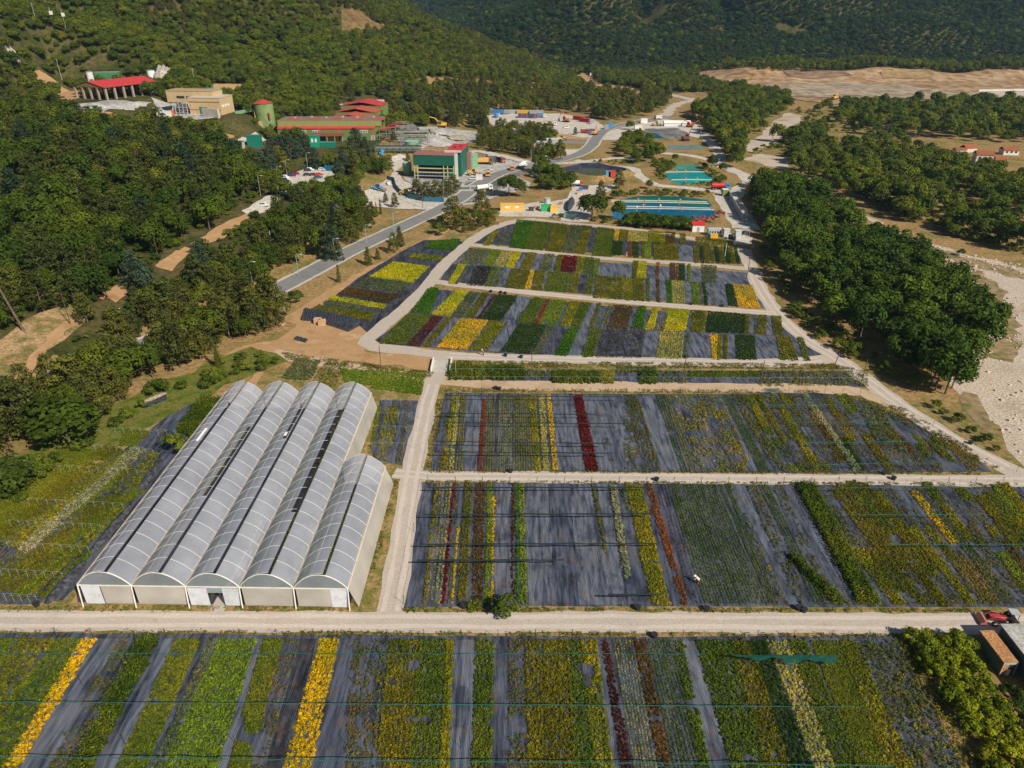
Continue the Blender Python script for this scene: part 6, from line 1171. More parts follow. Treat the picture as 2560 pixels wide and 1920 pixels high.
# ------------------------------------------------------------------ people
def person(px, label, shirt, trousers, hat=None, bend=0, rz=0):
    p = W(*px); t = thing('person', label, 'person', p + Vector((0, 0, .04)), rz)
    sh = (.55 * math.sin(bend), .92 + .53 * math.cos(bend)); hd = (sh[0] + .28 * math.sin(bend * 1.2), sh[1] + .28 * math.cos(bend * 1.2))
    V = [(0, 0, .92), (sh[0] * .5, 0, .92 + (sh[1] - .92) * .5), (sh[0], 0, sh[1] - .05), (hd[0] * .9 + sh[0] * .1, 0, hd[1] * .6 + sh[1] * .4), (hd[0], 0, hd[1] + .04),
         (sh[0], .20, sh[1] - .1), (sh[0] + .12, .26, sh[1] - .38), (sh[0] + .3, .2, sh[1] - .58), (sh[0], -.20, sh[1] - .1), (sh[0] + .12, -.26, sh[1] - .38), (sh[0] + .3, -.2, sh[1] - .58),
         (0, .1, .86), (.05, .13, .48), (-.02, .14, .06), (.12, .14, .03), (0, -.1, .86), (.08, -.13, .48), (.04, -.14, .06), (.18, -.14, .03)]
    E_ = [(0, 1), (1, 2), (2, 3), (3, 4), (2, 5), (5, 6), (6, 7), (2, 8), (8, 9), (9, 10), (0, 11), (11, 12), (12, 13), (13, 14), (0, 15), (15, 16), (16, 17), (17, 18)]
    rr = [.16, .15, .16, .06, .11, .075, .05, .04, .075, .05, .04, .10, .075, .05, .04, .10, .075, .05, .04]
    me_ = bpy.data.meshes.new('body'); me_.from_pydata(V, E_, []); o = link('body', me_, C(.35, .20, .13), t)
    o.modifiers.new('skin', 'SKIN'); o.modifiers.new('sub', 'SUBSURF').levels = 1
    for i, sv in enumerate(me_.skin_vertices[0].data): sv.radius = (rr[i], rr[i]); sv.use_root = i == 0
    mb = MB().tube([V[0], V[1], V[2]], .20, 8, .21)
    for s_ in (5, 8): mb.tube([V[s_], V[s_ + 1]], .09, 6, .075)
    mb.put('shirt', C(*shirt), t); mb = MB()
    for s_ in (11, 15): mb.tube([V[s_], V[s_ + 1], V[s_ + 2]], .125, 7, .075)
    mb.put('trousers', C(*trousers), t)
    h = V[4]
    if hat: MB().tube([(h[0], 0, h[2] + .02), (h[0], 0, h[2] + .05)], .24, 10, .22).tube([(h[0], 0, h[2] + .05), (h[0], 0, h[2] + .17)], .13, 10, .09).put('hat', C(*hat), t)
    else: MB().tube([(h[0] - .02, 0, h[2] + .03), (h[0] - .02, 0, h[2] + .13)], .12, 8, .06).put('hair', m_dark, t)
person((1746, 1461), 'person in white hat bending over the dark purple pot rows', (.75, .74, .74), (.30, .06, .06), (.8, .8, .8), 1.1, 2.4)
person((1209, 889), 'person with pale hat carrying black pots on the ring path', (.40, .10, .12), (.06, .06, .08), (.7, .5, .55), .5, 2.9)
person((1566, 640), 'person in orange top standing among the topmost terrace beds', (.72, .36, .06), (.70, .66, .60), None, .05, 0)
person((249, 262), 'worker in yellow vest on the upper gravel yard', (.65, .62, .03), (.06, .07, .12), None, .05, 1)
person((1245, 563), 'person in dark clothes at the top end of the ring path', (.10, .06, .05), (.04, .05, .07), (.4, .2, .12), .15, 1.5)
# ------------------------------------------------------------------ trees
def crown_broad(seed, n=24, lv=62, flat=.85):
    r = np.random.default_rng(seed); P, Nn, Cc, Sz = [], [], [], []
    lop = r.uniform(-.12, .12, 3)
    for i in range(n):
        v = r.normal(size=3); v[2] = abs(v[2]) * 1.1 - .35; v /= np.linalg.norm(v)
        c = v * r.uniform(.52, .80) * np.array([1, 1, flat]) + lop * .6; cr = r.uniform(.22, .40); tint = r.uniform(.72, 1.30)
        m = r.normal(size=(lv, 3)); m[:, 2] += .25; m /= np.linalg.norm(m, axis=1, keepdims=True)
        P.append(c + m * cr * r.uniform(.75, 1.08, (lv, 1))); Nn.append(m + r.normal(size=(lv, 3)) * .45 + v * .3); Cc.append(tint * r.uniform(.78, 1.22, lv)); Sz.append(np.full(lv, r.uniform(.07, .105)))
    P = np.concatenate(P); P[:, 2] = P[:, 2] * .5 + .60   # crown spans about .1 .. 1.05
    c = np.concatenate(Cc)[:, None] * np.array([1, 1, 1.0]); return P, np.concatenate(Nn), np.concatenate(Sz), c
def crown_pine(seed, levels=9, narrow=1.0, base=.22):
    r = np.random.default_rng(seed); P, Nn, Cc, Sz = [], [], [], []
    for l in range(levels):
        t = (l + .3 * r.random()) / levels; z = base + (1 - base) * t; rad = narrow * (1.0 - t ** 1.7) * r.uniform(.82, 1.1) + .10
        nb = max(3, int(8 * (1 - t * .6)))
        for k in range(nb):
            a = 2 * math.pi * (k + r.random() * .7) / nb + l; q = rad * r.uniform(.45, 1.0); c = np.array([q * math.cos(a), q * math.sin(a), z - .05 * q + r.uniform(-.02, .02)])
            m = r.normal(size=(44, 3)); m[:, 2] = m[:, 2] * .6 + .25; m /= np.linalg.norm(m, axis=1, keepdims=True)
            P.append(c + m * np.array([.27, .27, .075]) * r.uniform(.5, 1.15, (44, 1))); Nn.append(m * np.array([.7, .7, 1.4]) + r.normal(size=m.shape) * .4); Cc.append(r.uniform(.7, 1.3) * r.uniform(.75, 1.25, 44)); Sz.append(np.full(44, r.uniform(.062, .09)))
    c = np.concatenate(Cc)[:, None] * np.ones(3); return np.concatenate(P), np.concatenate(Nn), np.concatenate(Sz), c
def crown_mesh(name, data, hw, ht, m):
    """hw, ht: crown half width and tree height in metres"""
    P, Nn, Sz, c = data
    P = P * np.array([hw, hw, ht]); me_ = npmesh(name, leaves(P, Nn, Sz * hw, .7), 4, c); me_.materials.append(m); return me_
def trunk_mesh(ht, hw, seed, top=.72):
    r = random.Random(seed); mb = MB(); mb.tube([(0, 0, -.6), (r.uniform(-.1, .1), 0, ht * .35), (r.uniform(-.3, .3), r.uniform(-.3, .3), ht * top)], ht * .022, 7, ht * .006)
    for k in range(5):
        z = ht * (.3 + .08 * k); a = k * 2.4 + r.random(); mb.tube([(0, 0, z), (hw * .6 * math.cos(a), hw * .6 * math.sin(a), z + ht * .14)], ht * .008, 5, ht * .003)
    return mb.mesh('trunk', m_bark)
KINDS = {}
def reg(kind, n, fn, hw, ht, m):
    KINDS[kind] = [(crown_mesh('crown', fn(100 * len(KINDS) + i), hw, ht, m), trunk_mesh(ht, hw, i)) for i in range(n)]
reg('broadleaf_tree', 6, lambda s_: crown_broad(s_), 4.3, 9.0, m_leafB)
reg('pine_tree', 6, lambda s_: crown_pine(s_, 8, .95, .25), 3.7, 11.0, m_leafP)
reg('cedar_tree', 3, lambda s_: crown_pine(s_, 12, 1.05, .08), 3.9, 13.0, m_leafC)
reg('cypress_tree', 3, lambda s_: crown_pine(s_, 14, .75, .06), 1.7, 9.0, m_leafP)
reg('dry_tree', 2, lambda s_: crown_pine(s_, 8, .9, .2), 3.4, 10.0, m_leafD)
m_leafH = leafmat('shaded_hill_leaves', [(.030, .052, .020), (.040, .066, .024), (.055, .078, .022), (.034, .056, .026), (.048, .062, .020)])  # darker, bluer leaf copy paints shade onto the right and far hills
reg('hill_tree', 4, lambda s_: crown_broad(s_, 26, 50), 4.3, 9.0, m_leafH)
reg('shrub', 4, lambda s_: crown_broad(s_, 14, 60, 1.0), 1.6, 2.2, m_leafB)
KN = list(KINDS)
TREES = []   # kind, x, y, z, scale, width factor, label, group
TINT = {}
def tree(kind, px, h, label, wf=1.0, tint=None): 
    if tint: TINT[label] = tint
    p = W(*px); base = KINDS[kind][0]; ht = {'broadleaf_tree': 9, 'pine_tree': 11, 'cedar_tree': 13, 'cypress_tree': 9, 'dry_tree': 10, 'shrub': 2.2}[kind]
    TREES.append((kind, p.x, p.y, p.z, h / ht, wf, label, None))
PTS = [np.zeros((0, 2))]
def clear_ok(x, y, margin=0):
    ok = np.ones(x.shape, bool)
    for pl in NO_TREES:
        a = np.array(pl); lo, hi = a.min(0), a.max(0); m = (x > lo[0]) & (x < hi[0]) & (y > lo[1]) & (y < hi[1]) & ok
        if m.any(): i = np.nonzero(m)[0]; ok[i[inpoly(x[i], y[i], pl)]] = False
    return ok
def scatter(poly, gap, jit=.42):
    a = np.array(poly); lo, hi = a.min(0), a.max(0)
    gx, gy = np.meshgrid(np.arange(lo[0], hi[0] + gap, float(gap)), np.arange(lo[1], hi[1] + gap, float(gap))); gx[::2] += gap / 2
    x = gx.ravel() + rng.uniform(-jit, jit, gx.size) * gap; y = gy.ravel() + rng.uniform(-jit, jit, gx.size) * gap
    m = inpoly(x, y, poly) & clear_ok(x, y); return x[m], y[m]
TAKEN = []
KWORD = {'hill_tree': 'tree', 'broadleaf_tree': 'leafy tree', 'pine_tree': 'olive pine', 'cedar_tree': 'bluish cedar', 'cypress_tree': 'cypress', 'dry_tree': 'dry pine', 'shrub': 'bush'}
WTINT = {}
def wood(s, gap, mix, label, group, h=(.8, 1.2), wf=1.0, tint=None):
    poly = PX(s) if isinstance(s, str) else s; x, y = scatter(poly, gap); ks = list(mix); w = np.array([mix[k] for k in ks], float); w /= w.sum()
    ch = rng.choice(len(ks), x.size, p=w); z = Tz(x, y)
    for i in range(x.size):
        kd = ks[ch[i]]
        if tint: WTINT[label.replace('%s', KWORD[kd])] = tint
        TREES.append((kd, x[i], y[i], z[i], rng.uniform(*h), wf * rng.uniform(.88, 1.15), label.replace('%s', KWORD[kd]), group + ', ' + KWORD[kd]))
    TAKEN.append(poly)
# single trees the photograph shows
tree('broadleaf_tree', (180, 1120), 10.5, 'big dark round tree at the edge of the west field', 1.55, (.32, .45, .55, 1))
tree('broadleaf_tree', (45, 1235), 8, 'dark tree at the lower edge of the west bank', 1.3); tree('shrub', (440, 1135), 4.2, 'round green bush against the greenhouse side', 1.0); tree('shrub', (1262, 1534), 3.0, 'round green bush on the verge of the pale road', 1.0); tree('shrub', (395, 985), 3.4, 'dark bush above the lined basin', 1.3, (.7, .78, .8, 1))
tree('cypress_tree', (548, 920), 6.5, 'dark narrow cypress at the pine belt end', .9); tree('shrub', (545, 952), 3.5, 'yellowish bush beside the greenhouse back corner', .8); tree('broadleaf_tree', (140, 1035), 6, 'pale green young tree under the dark pines', .9)
tree('cedar_tree', (832, 648), 13, 'bluish cedar beside the asphalt road'); tree('cedar_tree', (375, 770), 14, 'dark cedar in the middle of the pine belt'); tree('cedar_tree', (345, 720), 12, 'bluish cedar right above the dark cedar'); tree('cedar_tree', (900, 520), 10, 'bluish cedar below the white clearing')
tree('cypress_tree', (921, 662), 6.5, 'conifer below the road kerb nearest the greenhouse', 1.4); tree('cypress_tree', (945, 648), 4.2, 'small round conifer below the road kerb', 1.5); tree('pine_tree', (985, 632), 8, 'brownish pine below the road kerb', .75); tree('cypress_tree', (1000, 615), 7.5, 'dark conifer beside the brownish pine', 1.4); tree('shrub', (740, 757), 3.6, 'single green bush on the road bank', 1.0); tree('cypress_tree', (848, 705), 6, 'slender poplar like tree on the road bank', .8); tree('shrub', (1095, 588), 4.4, 'green bush at the head of the side terrace', 1.2)
for i, px in enumerate([(1043, 493), (1068, 499), (1092, 496), (1116, 492), (1134, 482)]): tree('pine_tree', px, 8.5, f'pine in the row before the green mill, {ordn(i)} from the drive', 1.45)
tree('broadleaf_tree', (1272, 492), 9.5, 'large dome shaped tree on the grassy bank by the wet yard', 1.5, (.7, .78, .8, 1)); tree('broadleaf_tree', (1300, 492), 7, 'lighter green tree leaning on the dome shaped tree', 1.0)
tree('pine_tree', (1135, 568), 13, 'tall pine at the corner where the road meets the drive', 1.1); tree('pine_tree', (1160, 565), 8, 'smaller pine right of the corner pine', 1.0); tree('pine_tree', (1205, 535), 11, 'tall pine above the orange container cabin', 1.0); tree('broadleaf_tree', (1230, 545), 4.5, 'green thicket beside the orange container cabin', 1.1); tree('broadleaf_tree', (1100, 565), 4, 'low grey green tree at the road edge', 1.0)
tree('pine_tree', (988, 520), 7, 'dark tree on the gravel beside the yellow loader', .8); tree('pine_tree', (965, 508), 5, 'small dark tree on the gravel drive', .8); tree('cypress_tree', (942, 540), 6, 'thin cypress at the gravel edge', .6); tree('cypress_tree', (952, 535), 6.5, 'second thin cypress at the gravel edge', .6); tree('pine_tree', (1020, 404), 5.5, 'small tree between ramp and mill', .8)
tree('broadleaf_tree', (1480, 550), 11, 'large dark tree beside the black netting pile', 1.35, (.7, .78, .8, 1)); tree('pine_tree', (1500, 500), 9, 'dark pine behind the large dark tree', .9); tree('pine_tree', (1547, 472), 9.5, 'pine at the corner of the lined pond', 1.0); tree('broadleaf_tree', (1545, 552), 8, 'rounded tree at the corner of the blue pond', 1.0); tree('shrub', (1538, 497), 3.6, 'bush with pink flowers above the blue pond', 1.0)
tree('broadleaf_tree', (1622, 472), 4.5, 'small round tree on the dry bank between ponds', 1.0); tree('broadleaf_tree', (1806, 434), 5.6, 'single round dark tree on the yellow slope', .95, (.7, .78, .8, 1)); tree('broadleaf_tree', (1778, 424), 7.5, 'dark round tree at the turquoise pond', 1.0, (.7, .78, .8, 1)); tree('broadleaf_tree', (1687, 406), 5, 'light round tree above the turquoise pond', .9)
tree('broadleaf_tree', (1574, 325), 6.5, 'round tree beside the white tent', 1.0); tree('pine_tree', (1438, 338), 5.5, 'small dark tree alone in the container yard', .9); tree('broadleaf_tree', (1352, 432), 9, 'dark tree beside the blue load truck', 1.3, (.7, .78, .8, 1)); tree('broadleaf_tree', (1378, 452), 8, 'dark green tree behind the pink oleander', 1.2); tree('broadleaf_tree', (1395, 470), 7, 'green tree at the left foot of the lined pond', 1.0); tree('shrub', (1340, 428), 3, 'green bush by the lighting mast', 1.0); tree('pine_tree', (1400, 400), 12, 'tall conifer above the yard gate', .85); tree('broadleaf_tree', (1375, 388), 6, 'oval tree before the long shelter', .8)
tree('shrub', (1352, 458), 3, 'low bush beside the white booth', 1.1)
for k, (px, hh) in enumerate([((345, 420), 9), ((430, 435), 8), ((580, 425), 8), ((640, 425), 7), ((195, 400), 8), ((290, 850), 5)]): tree('dry_tree', px, hh, f'reddish brown dry pine on the west slope, {ordn(k)} of the dry ones', .9)
tree('cedar_tree', (893, 388), 15, 'tall dark cedar hiding the right part of the green hall', 1.1); tree('cedar_tree', (880, 395), 12, 'second cedar before the green hall', 1.0); tree('cedar_tree', (915, 392), 11, 'third cedar before the green hall', 1.0)
for i, px in enumerate([(682, 388), (705, 392), (728, 394), (748, 392), (766, 390)]): tree('cedar_tree', px, 10.5 + i % 3, f'cedar in the clump below the silo, {ordn(i)} from the left', 1.05)
wood('770,400 950,405 985,415 985,425 760,420', 4.5, {'shrub': 1}, 'bright green %s on the slope below the hall', 'thicket below the hall', (1.0, 1.8))
# woods
wood('640,400 700,412 770,418 950,420 985,425 900,475 842,480 838,424 765,420 715,432 690,465 640,450', 7.5, {'cedar_tree': 2, 'pine_tree': 4, 'broadleaf_tree': 3}, '%s between the hall and the car park', 'conifers between hall and car park', (.75, 1.1))
wood('440,765 500,712 570,690 625,632 690,568 760,545 795,505 832,492 905,545 960,545 880,610 700,690 640,722 580,700 540,670', 7.2, {'cedar_tree': 1, 'pine_tree': 5, 'broadleaf_tree': 3}, 'tall %s between the forest track and the asphalt road', 'trees above the asphalt road', (.65, 1.25), .95, (.64, .76, .72))
wood('-60,1170 -60,1075 60,1030 130,965 215,905 290,850 360,805 435,760 550,695 600,690 645,735 700,800 690,850 560,880 430,935 330,985 250,1060 120,1080 60,1130', 4.9, {'cedar_tree': 1, 'pine_tree': 7, 'broadleaf_tree': 2}, '%s of the belt beside the west field', 'pines of the west belt', (.7, 1.25), .95, (.74, .80, .78))
wood('-420,960 -260,300 60,268 150,308 330,328 520,346 600,388 640,415 650,460 600,520 560,565 400,645 230,760 60,890 0,930', 7.4, {'broadleaf_tree': 6, 'pine_tree': 5, 'cedar_tree': .4}, '%s on the west slope below the upper yard', 'forest trees of the west slope', (.75, 1.4), 1.0, (.60, .72, .66))  # tint paints the slope trees darker, as if they caught less light
wood('1885,470 1985,470 2090,548 2190,615 2265,660 2345,715 2435,765 2485,860 2445,935 2395,995 2290,965 2190,885 2090,815 1985,740 1930,650 1895,580', 6.0, {'broadleaf_tree': 1}, '%s of the river wood right of the terraces', 'leafy trees of the river wood', (.8, 1.35), 1.0, (.62, .82, .8))
wood('1895,600 1985,760 2090,825 2190,895 2290,975 2190,935 2095,880 2010,820 1950,740', 3.2, {'shrub': 1}, 'green bush at the edge of the river wood', 'bushes along the river wood', (.7, 1.3))
wood('850,300 835,245 1000,228 1300,218 1690,225 1650,285 1560,302 1500,305 1480,292 1400,280 1222,280 1210,330 1190,322 1050,312 985,312', 9.5, {'pine_tree': 8, 'broadleaf_tree': 2}, 'dark %s of the wood behind the container yard', 'pines behind the container yard', (.75, 1.2), 1.0, (.66, .76, .8))
wood('1185,345 1262,322 1385,338 1385,352 1340,366 1330,398 1300,394 1240,382 1195,372', 6.5, {'pine_tree': 5, 'broadleaf_tree': 2}, '%s of the grove between the two yards', 'pines between the yards', (.6, .9))
wood('1370,385 1445,378 1440,395 1395,402', 6, {'broadleaf_tree': 2, 'pine_tree': 2}, 'small %s on the triangle beside the road bend', 'trees at the road bend', (.4, .7))
wood('1335,438 1420,436 1432,482 1375,488 1350,470', 4.8, {'broadleaf_tree': 1}, 'leafy %s of the clump beside the lined pond', 'leafy trees beside the lined pond', (.5, .85), 1.0, (.7, .82, .8))
wood('1310,385 1400,378 1405,402 1330,402', 5.5, {'pine_tree': 2, 'broadleaf_tree': 1}, 'small %s above the yard gate', 'trees above the yard gate', (.5, .85), 1.0, (.72, .82, .8))
wood('1118,580 1150,562 1255,548 1250,562 1180,584', 4.6, {'pine_tree': 2, 'broadleaf_tree': 1}, 'small %s at the road corner below the mill', 'trees at the road corner', (.3, .62), 1.1, (.8, .88, .85))
wood('1150,595 1190,570 1230,556 1240,560 1200,585', 5.0, {'shrub': 1}, 'low dry %s on the bank above the ring path', 'dry bushes on the bank', (.4, .8))
wood('1540,348 1620,352 1655,385 1650,405 1585,412 1545,385', 7.5, {'broadleaf_tree': 1}, 'round dark tree between the asphalt road and the ponds', 'round trees at the ponds', (.65, .95))
wood('1735,285 1860,210 1965,212 1975,275 1880,325 1850,375 1850,420 1835,432 1800,380 1765,335', 8, {'broadleaf_tree': 1}, 'dark leafy tree of the upper river wood', 'trees of the upper river wood', (.8, 1.3), 1.0, (.6, .78, .8))
wood('2080,268 2560,262 2700,330 2560,362 2400,352 2250,342 2130,325', 8.2, {'broadleaf_tree': 1}, 'leafy tree in the row below the quarry', 'trees below the quarry', (.55, 1.35), 1.0, (.62, .78, .75))
wood('1960,350 2060,335 2160,360 2250,365 2350,390 2450,430 2700,450 2700,640 2560,635 2400,598 2230,545 2060,465 1985,430', 8.4, {'broadleaf_tree': 1}, 'scattered tree on the dry meadow east of the river', 'trees on the east meadow', (.55, 1.2), 1.1, (.62, .76, .75))
wood('2090,470 2250,545 2420,605 2600,650 2620,625 2430,580 2260,520 2110,450', 4.2, {'shrub': 4, 'broadleaf_tree': .5}, '%s along the far river bank', 'bushes along the far river bank', (.8, 1.5))
wood('1555,568 1740,580 1740,562 1560,548', 2.6, {'shrub': 1}, 'dark shrub of the hedge below the blue pond', 'hedge shrubs below the blue pond', (1.2, 1.9), 1.1, (.7, .85, .8))
wood('1535,490 1600,482 1700,484 1775,488 1790,494 1775,496 1600,486 1545,495', 3.0, {'shrub': 1}, 'reedy shrub on the upper bank of the blue pond', 'shrubs on the upper bank', (.8, 1.2))
wood('1630,405 1668,405 1690,420 1680,440 1660,455 1640,430', 3.2, {'shrub': 1}, 'grey green shrub beside the turquoise pond', 'shrubs beside the turquoise pond', (.8, 1.3), 1.0, (.75, .8, 1.0)); wood('1752,408 1775,432 1820,460 1790,465 1760,430 1745,412', 3.2, {'shrub': 1}, 'dark shrub on the east side of the turquoise pond', 'shrubs east of the turquoise pond', (.8, 1.5), 1.0, (.6, .75, .75)); wood('1690,465 1790,465 1790,458 1700,460', 2.8, {'shrub': 1}, 'low shrub below the turquoise pond', 'shrubs below the turquoise pond', (.5, .8))
wood('1260,540 1400,548 1560,566 1560,560 1400,540 1290,534', 3.2, {'shrub': 1}, 'low green shrub above the ring path', 'shrubs above the ring path', (.6, 1.0)); wood('1470,400 1600,405 1590,415 1500,412', 4, {'shrub': 1}, 'small bush on the grassy island by the lined pond', 'bushes on the grassy island', (.5, .8))
wood('0,1330 0,1240 60,1190 160,1130 250,1080 330,1035 400,990 480,945 470,965 330,1060 190,1150 60,1250', 3.4, {'shrub': 1}, 'green bush on the overgrown bank of the west field', 'bushes on the west bank', (.8, 1.5)); wood('470,960 560,900 660,890 700,905 640,960 570,965 500,985', 4.0, {'shrub': 1}, 'bush in the thicket behind the greenhouse', 'bushes behind the greenhouse', (.7, 1.3))
wood('420,715 500,640 640,535 660,550 570,650 455,745 300,815 190,880 190,850 330,765', 3.6, {'shrub': 1}, 'low %s beside the forest track', 'bushes beside the forest track', (.5, 1.3), 1.0, (.7, .85, .8))
wood('-60,770 120,740 330,640 470,560 600,480 650,470 650,500 520,565 400,655 230,765 60,890 -60,900', 4.4, {'shrub': 1}, 'undergrowth %s on the slope above the forest track', 'undergrowth above the forest track', (.6, 1.4), 1.1, (.6, .75, .7))
wood('185,835 255,765 275,775 220,855', 5, {'pine_tree': 3, 'cedar_tree': 1}, '%s closing over the forest track', 'trees over the forest track', (.5, .8), .9, (.74, .8, .78))
wood('325,745 390,680 410,690 345,775', 5, {'pine_tree': 3, 'broadleaf_tree': 1}, 'young %s beside the bend of the forest track', 'trees at the track bend', (.45, .75), .9, (.74, .8, .78))
wood('2210,560 2420,640 2490,700 2440,720 2300,650 2210,590', 6, {'shrub': 1}, 'single %s on the river gravel behind the wood', 'bushes on the river gravel', (.7, 1.3), 1.0, (.8, .9, .8))
wood('2290,1000 2420,1040 2480,1120 2560,1180 2540,1180 2440,1110 2330,1030', 3.6, {'shrub': 1}, 'olive bush on the bank between gravel road and river', 'bushes between gravel road and river', (.6, 1.1))
wood('2275,1600 2390,1602 2460,1720 2560,1860 2660,1990 2490,1990 2410,1800 2310,1680', 1.45, {'shrub': 1}, 'sunny yellow green bush of the hedge by the rusty container', 'bushes of the container hedge', (.65, 1.2), .95, (1.9, 1.75, .8))
wood('2400,1602 2425,1602 2640,1880 2720,1990 2680,1990 2480,1720', 1.6, {'shrub': 1}, 'grey green bush of the narrow hedge beside the rusty container', 'narrow grey green hedge', (.8, 1.1), .7, (.6, .75, 1.2))
wood('1850,372 1900,330 1980,275 2080,280 2200,330 2120,400 1990,425 1880,395', 8, {'shrub': 3, 'broadleaf_tree': .4}, 'scrubby %s on the upper river gravel', 'scrub on the upper river gravel', (.7, 1.4), 1.0, (.75, .85, .8))
for px, lab in [((136, 72), 'hill pole with white transformer below the ridge'), ((166, 76), 'second hill pole with white transformer below the ridge'), ((93, 62), 'thin hill pole among the upper trees'), ((155, 200), 'pole beside the bare orange cut on the hill'), ((490, 222), 'pole behind the tan building')]:
    t = pole(px, 13, lab, .2, m_steel, arms=1)
    if 'transformer' in lab: B(t, 'transformer', .5, 0, 8.5, 1.6, 1.4, 2.2, m_white)
# pink oleanders
m_pink = leafmat('pink_flowers', None, rnd=False)
def oleander(px, h, label):
    p = W(*px); t = thing('oleander', label, 'flowering shrub', p); P, Nn, Sz, c = crown_broad(int(px[0]), 10, 60, 1.0)
    pick = (P[:, 2] > .55) & (rng.random(len(P)) < .62); V = leaves(P * np.array([h * .75, h * .75, h]), Nn, Sz * h * .8, .8)
    cl = np.where(pick[:, None], np.array([.55, .12, .22]), np.array([.07, .10, .02])) * c; o = link('blossom', npmesh('blossom', V, 4, cl), m_pink, t)
    MB().tube([(0, 0, -.2), (0, 0, h * .6)], .1, 5, .04).put('stem', m_bark, t)
for px, h, lab in [((1354, 455), 3.6, 'pink oleander beside the white booth'), ((1735, 556), 2.6, 'pink oleander left of the red roofed hut'), ((1758, 556), 2.8, 'pink oleander behind the red roofed hut'), ((1776, 557), 2.8, 'pink oleander right of the red roofed hut'), ((1798, 545), 3.0, 'rosy oleander beside the fence by the blue pond'), ((1626, 560), 2.0, 'small pink oleander in the pond hedge')]: oleander(px, h, lab)
# biggest 300 of each kind as objects, the rest with the far forest
HT = {'hill_tree': 9, 'broadleaf_tree': 9, 'pine_tree': 11, 'cedar_tree': 13, 'cypress_tree': 9, 'dry_tree': 10, 'shrub': 2.2}
def visible(x, y, z, h):
    d = y * cP - (z + h * .5 - CH) * sP
    if d < 5: return 0
    u = x / d * F; v = (CH - z - h * .5) / 1.0; vy = (y * -sP - (z + h * .5 - CH) * cP) / d * F
    return (h / d) * F if abs(u) < 1330 and abs(vy) < 1010 else 0
far = []
for kind in KN:
    L_ = [t for t in TREES if t[0] == kind]; L_ = [(visible(t[1], t[2], t[3], HT[kind] * t[4]), t) for t in L_]
    L_.sort(key=lambda q: (q[1][7] is not None, -q[0])); LIM = 285
    for i, (vis, t) in enumerate(L_):
        _, x, y, z, sc, wf, label, group = t
        if vis <= 0: continue
        if i >= LIM: far.append((KN.index(kind), x, y, z, sc, wf)); continue
        cm, tm = KINDS[kind][R.randrange(len(KINDS[kind]))]
        if kind == 'shrub': o = link(kind, cm)
        elif vis < 34 and group: 
            o = link(kind, cm)
        else:
            o = thing(kind, None, None, (0, 0, 0)); link('crown', cm, None, o); link('trunk', tm, None, o)
        tc = TINT.get(label) or WTINT.get(label)
        if tc:
            e = R.uniform(.8, 1.15)
            for q in [o] + list(o.children): q.color = (tc[0] * e, tc[1] * e, tc[2] * e, 1)
        o.location = (x, y, z - .1); o.scale = (sc * wf, sc * wf, sc); o.rotation_euler = (0, 0, R.uniform(0, 6.28))
        tag(o, label, 'bush' if kind == 'shrub' else kind.replace('_', ' '), group)
print('TREES', {k: sum(1 for t in TREES if t[0] == k) for k in KN}, 'far', len(far))
# ------------------------------------------------------------------ hillside forest (one mass)
def grid(x0, x1, y0, y1, gap):
    gx, gy = np.meshgrid(np.arange(x0, x1, float(gap)), np.arange(y0, y1, float(gap))); gx[::2] += gap / 2
    return gx.ravel() + rng.uniform(-.45, .45, gx.size) * gap, gy.ravel() + rng.uniform(-.45, .45, gx.size) * gap
FX, FY, FS = [], [], []
for x0, x1, y0, y1, gap, sc in ((-620, 760, 300, 800, 5.6, .84), (-900, 1050, 800, 1400, 5.8, .86), (-1100, 1250, 1400, 2000, 8, 1.1), (-1300, 1300, 2000, 3300, 13, 1.7)):
    x, y = grid(x0, x1, y0, y1, gap); FX.append(x); FY.append(y); FS.append(np.full(x.size, sc))
x, y, s_ = np.concatenate(FX), np.concatenate(FY), np.concatenate(FS)
dL = poly_side(x, y, LFOOT); dR = poly_side(x, y, RFOOT[::-1])
m = (np.abs(x) < .80 * y + 40) & ((dL > 6) | (dR > -8) | (y > 760))
m &= ~((dL < 60) & (y < 300))
x, y, s_, dR_ = x[m], y[m], s_[m], dR[m]
ok = clear_ok(x, y)
for pl in TAKEN: ok &= ~inpoly(x, y, pl)
ok &= ~((y < 300) & (x > -100))
for pl in (PX('640,345 985,345 985,450 640,450'), PX('130,255 400,245 600,280 640,330 640,520 400,700 0,960 -400,960 -400,330'), [(-130, 330), (-60, 330), (-60, 440), (-130, 440)]): ok &= ~inpoly(x, y, pl)
gapn = vnoise(x, y, 38, 9); ok &= (gapn < .93)
x, y, s_, dR_ = x[ok], y[ok], s_[ok], dR_[ok]; z = Tz(x, y)
hgt = np.array(s_) * rng.uniform(.6, 1.3, x.size) * (.8 + .45 * vnoise(x, y, 45, 16)); pineish = vnoise(x, y, 90, 10) * .5 + rng.random(x.size) * .5
idx = np.where(pineish > .62, 1, 0)
rh = ((dR_ > -60) & (x > -260) & (y > 840)) | (y > 1350)
idx = np.where(rh & (rng.random(x.size) < .86), KN.index('hill_tree'), idx); hgt *= np.where(idx == 1, .82, .92)
FP = np.concatenate([np.stack([x, y, z - .2], 1), np.array([(a[1], a[2], a[3] - .1) for a in far]).reshape(-1, 3)])
fid = np.concatenate([idx, np.array([a[0] for a in far], int)]); fsc = np.concatenate([hgt, np.array([a[4] for a in far])]); fwf = np.concatenate([rng.uniform(.95, 1.35, x.size), np.array([a[5] for a in far])])
print('FOREST', len(FP))
src = bpy.data.collections.new('forest_sources'); order = []
for ki, k in enumerate(KN):
    for j in range(3):
        cm, _ = KINDS[k][j % len(KINDS[k])]; o = bpy.data.objects.new(f'a{ki * 3 + j:03d}', cm); src.objects.link(o)
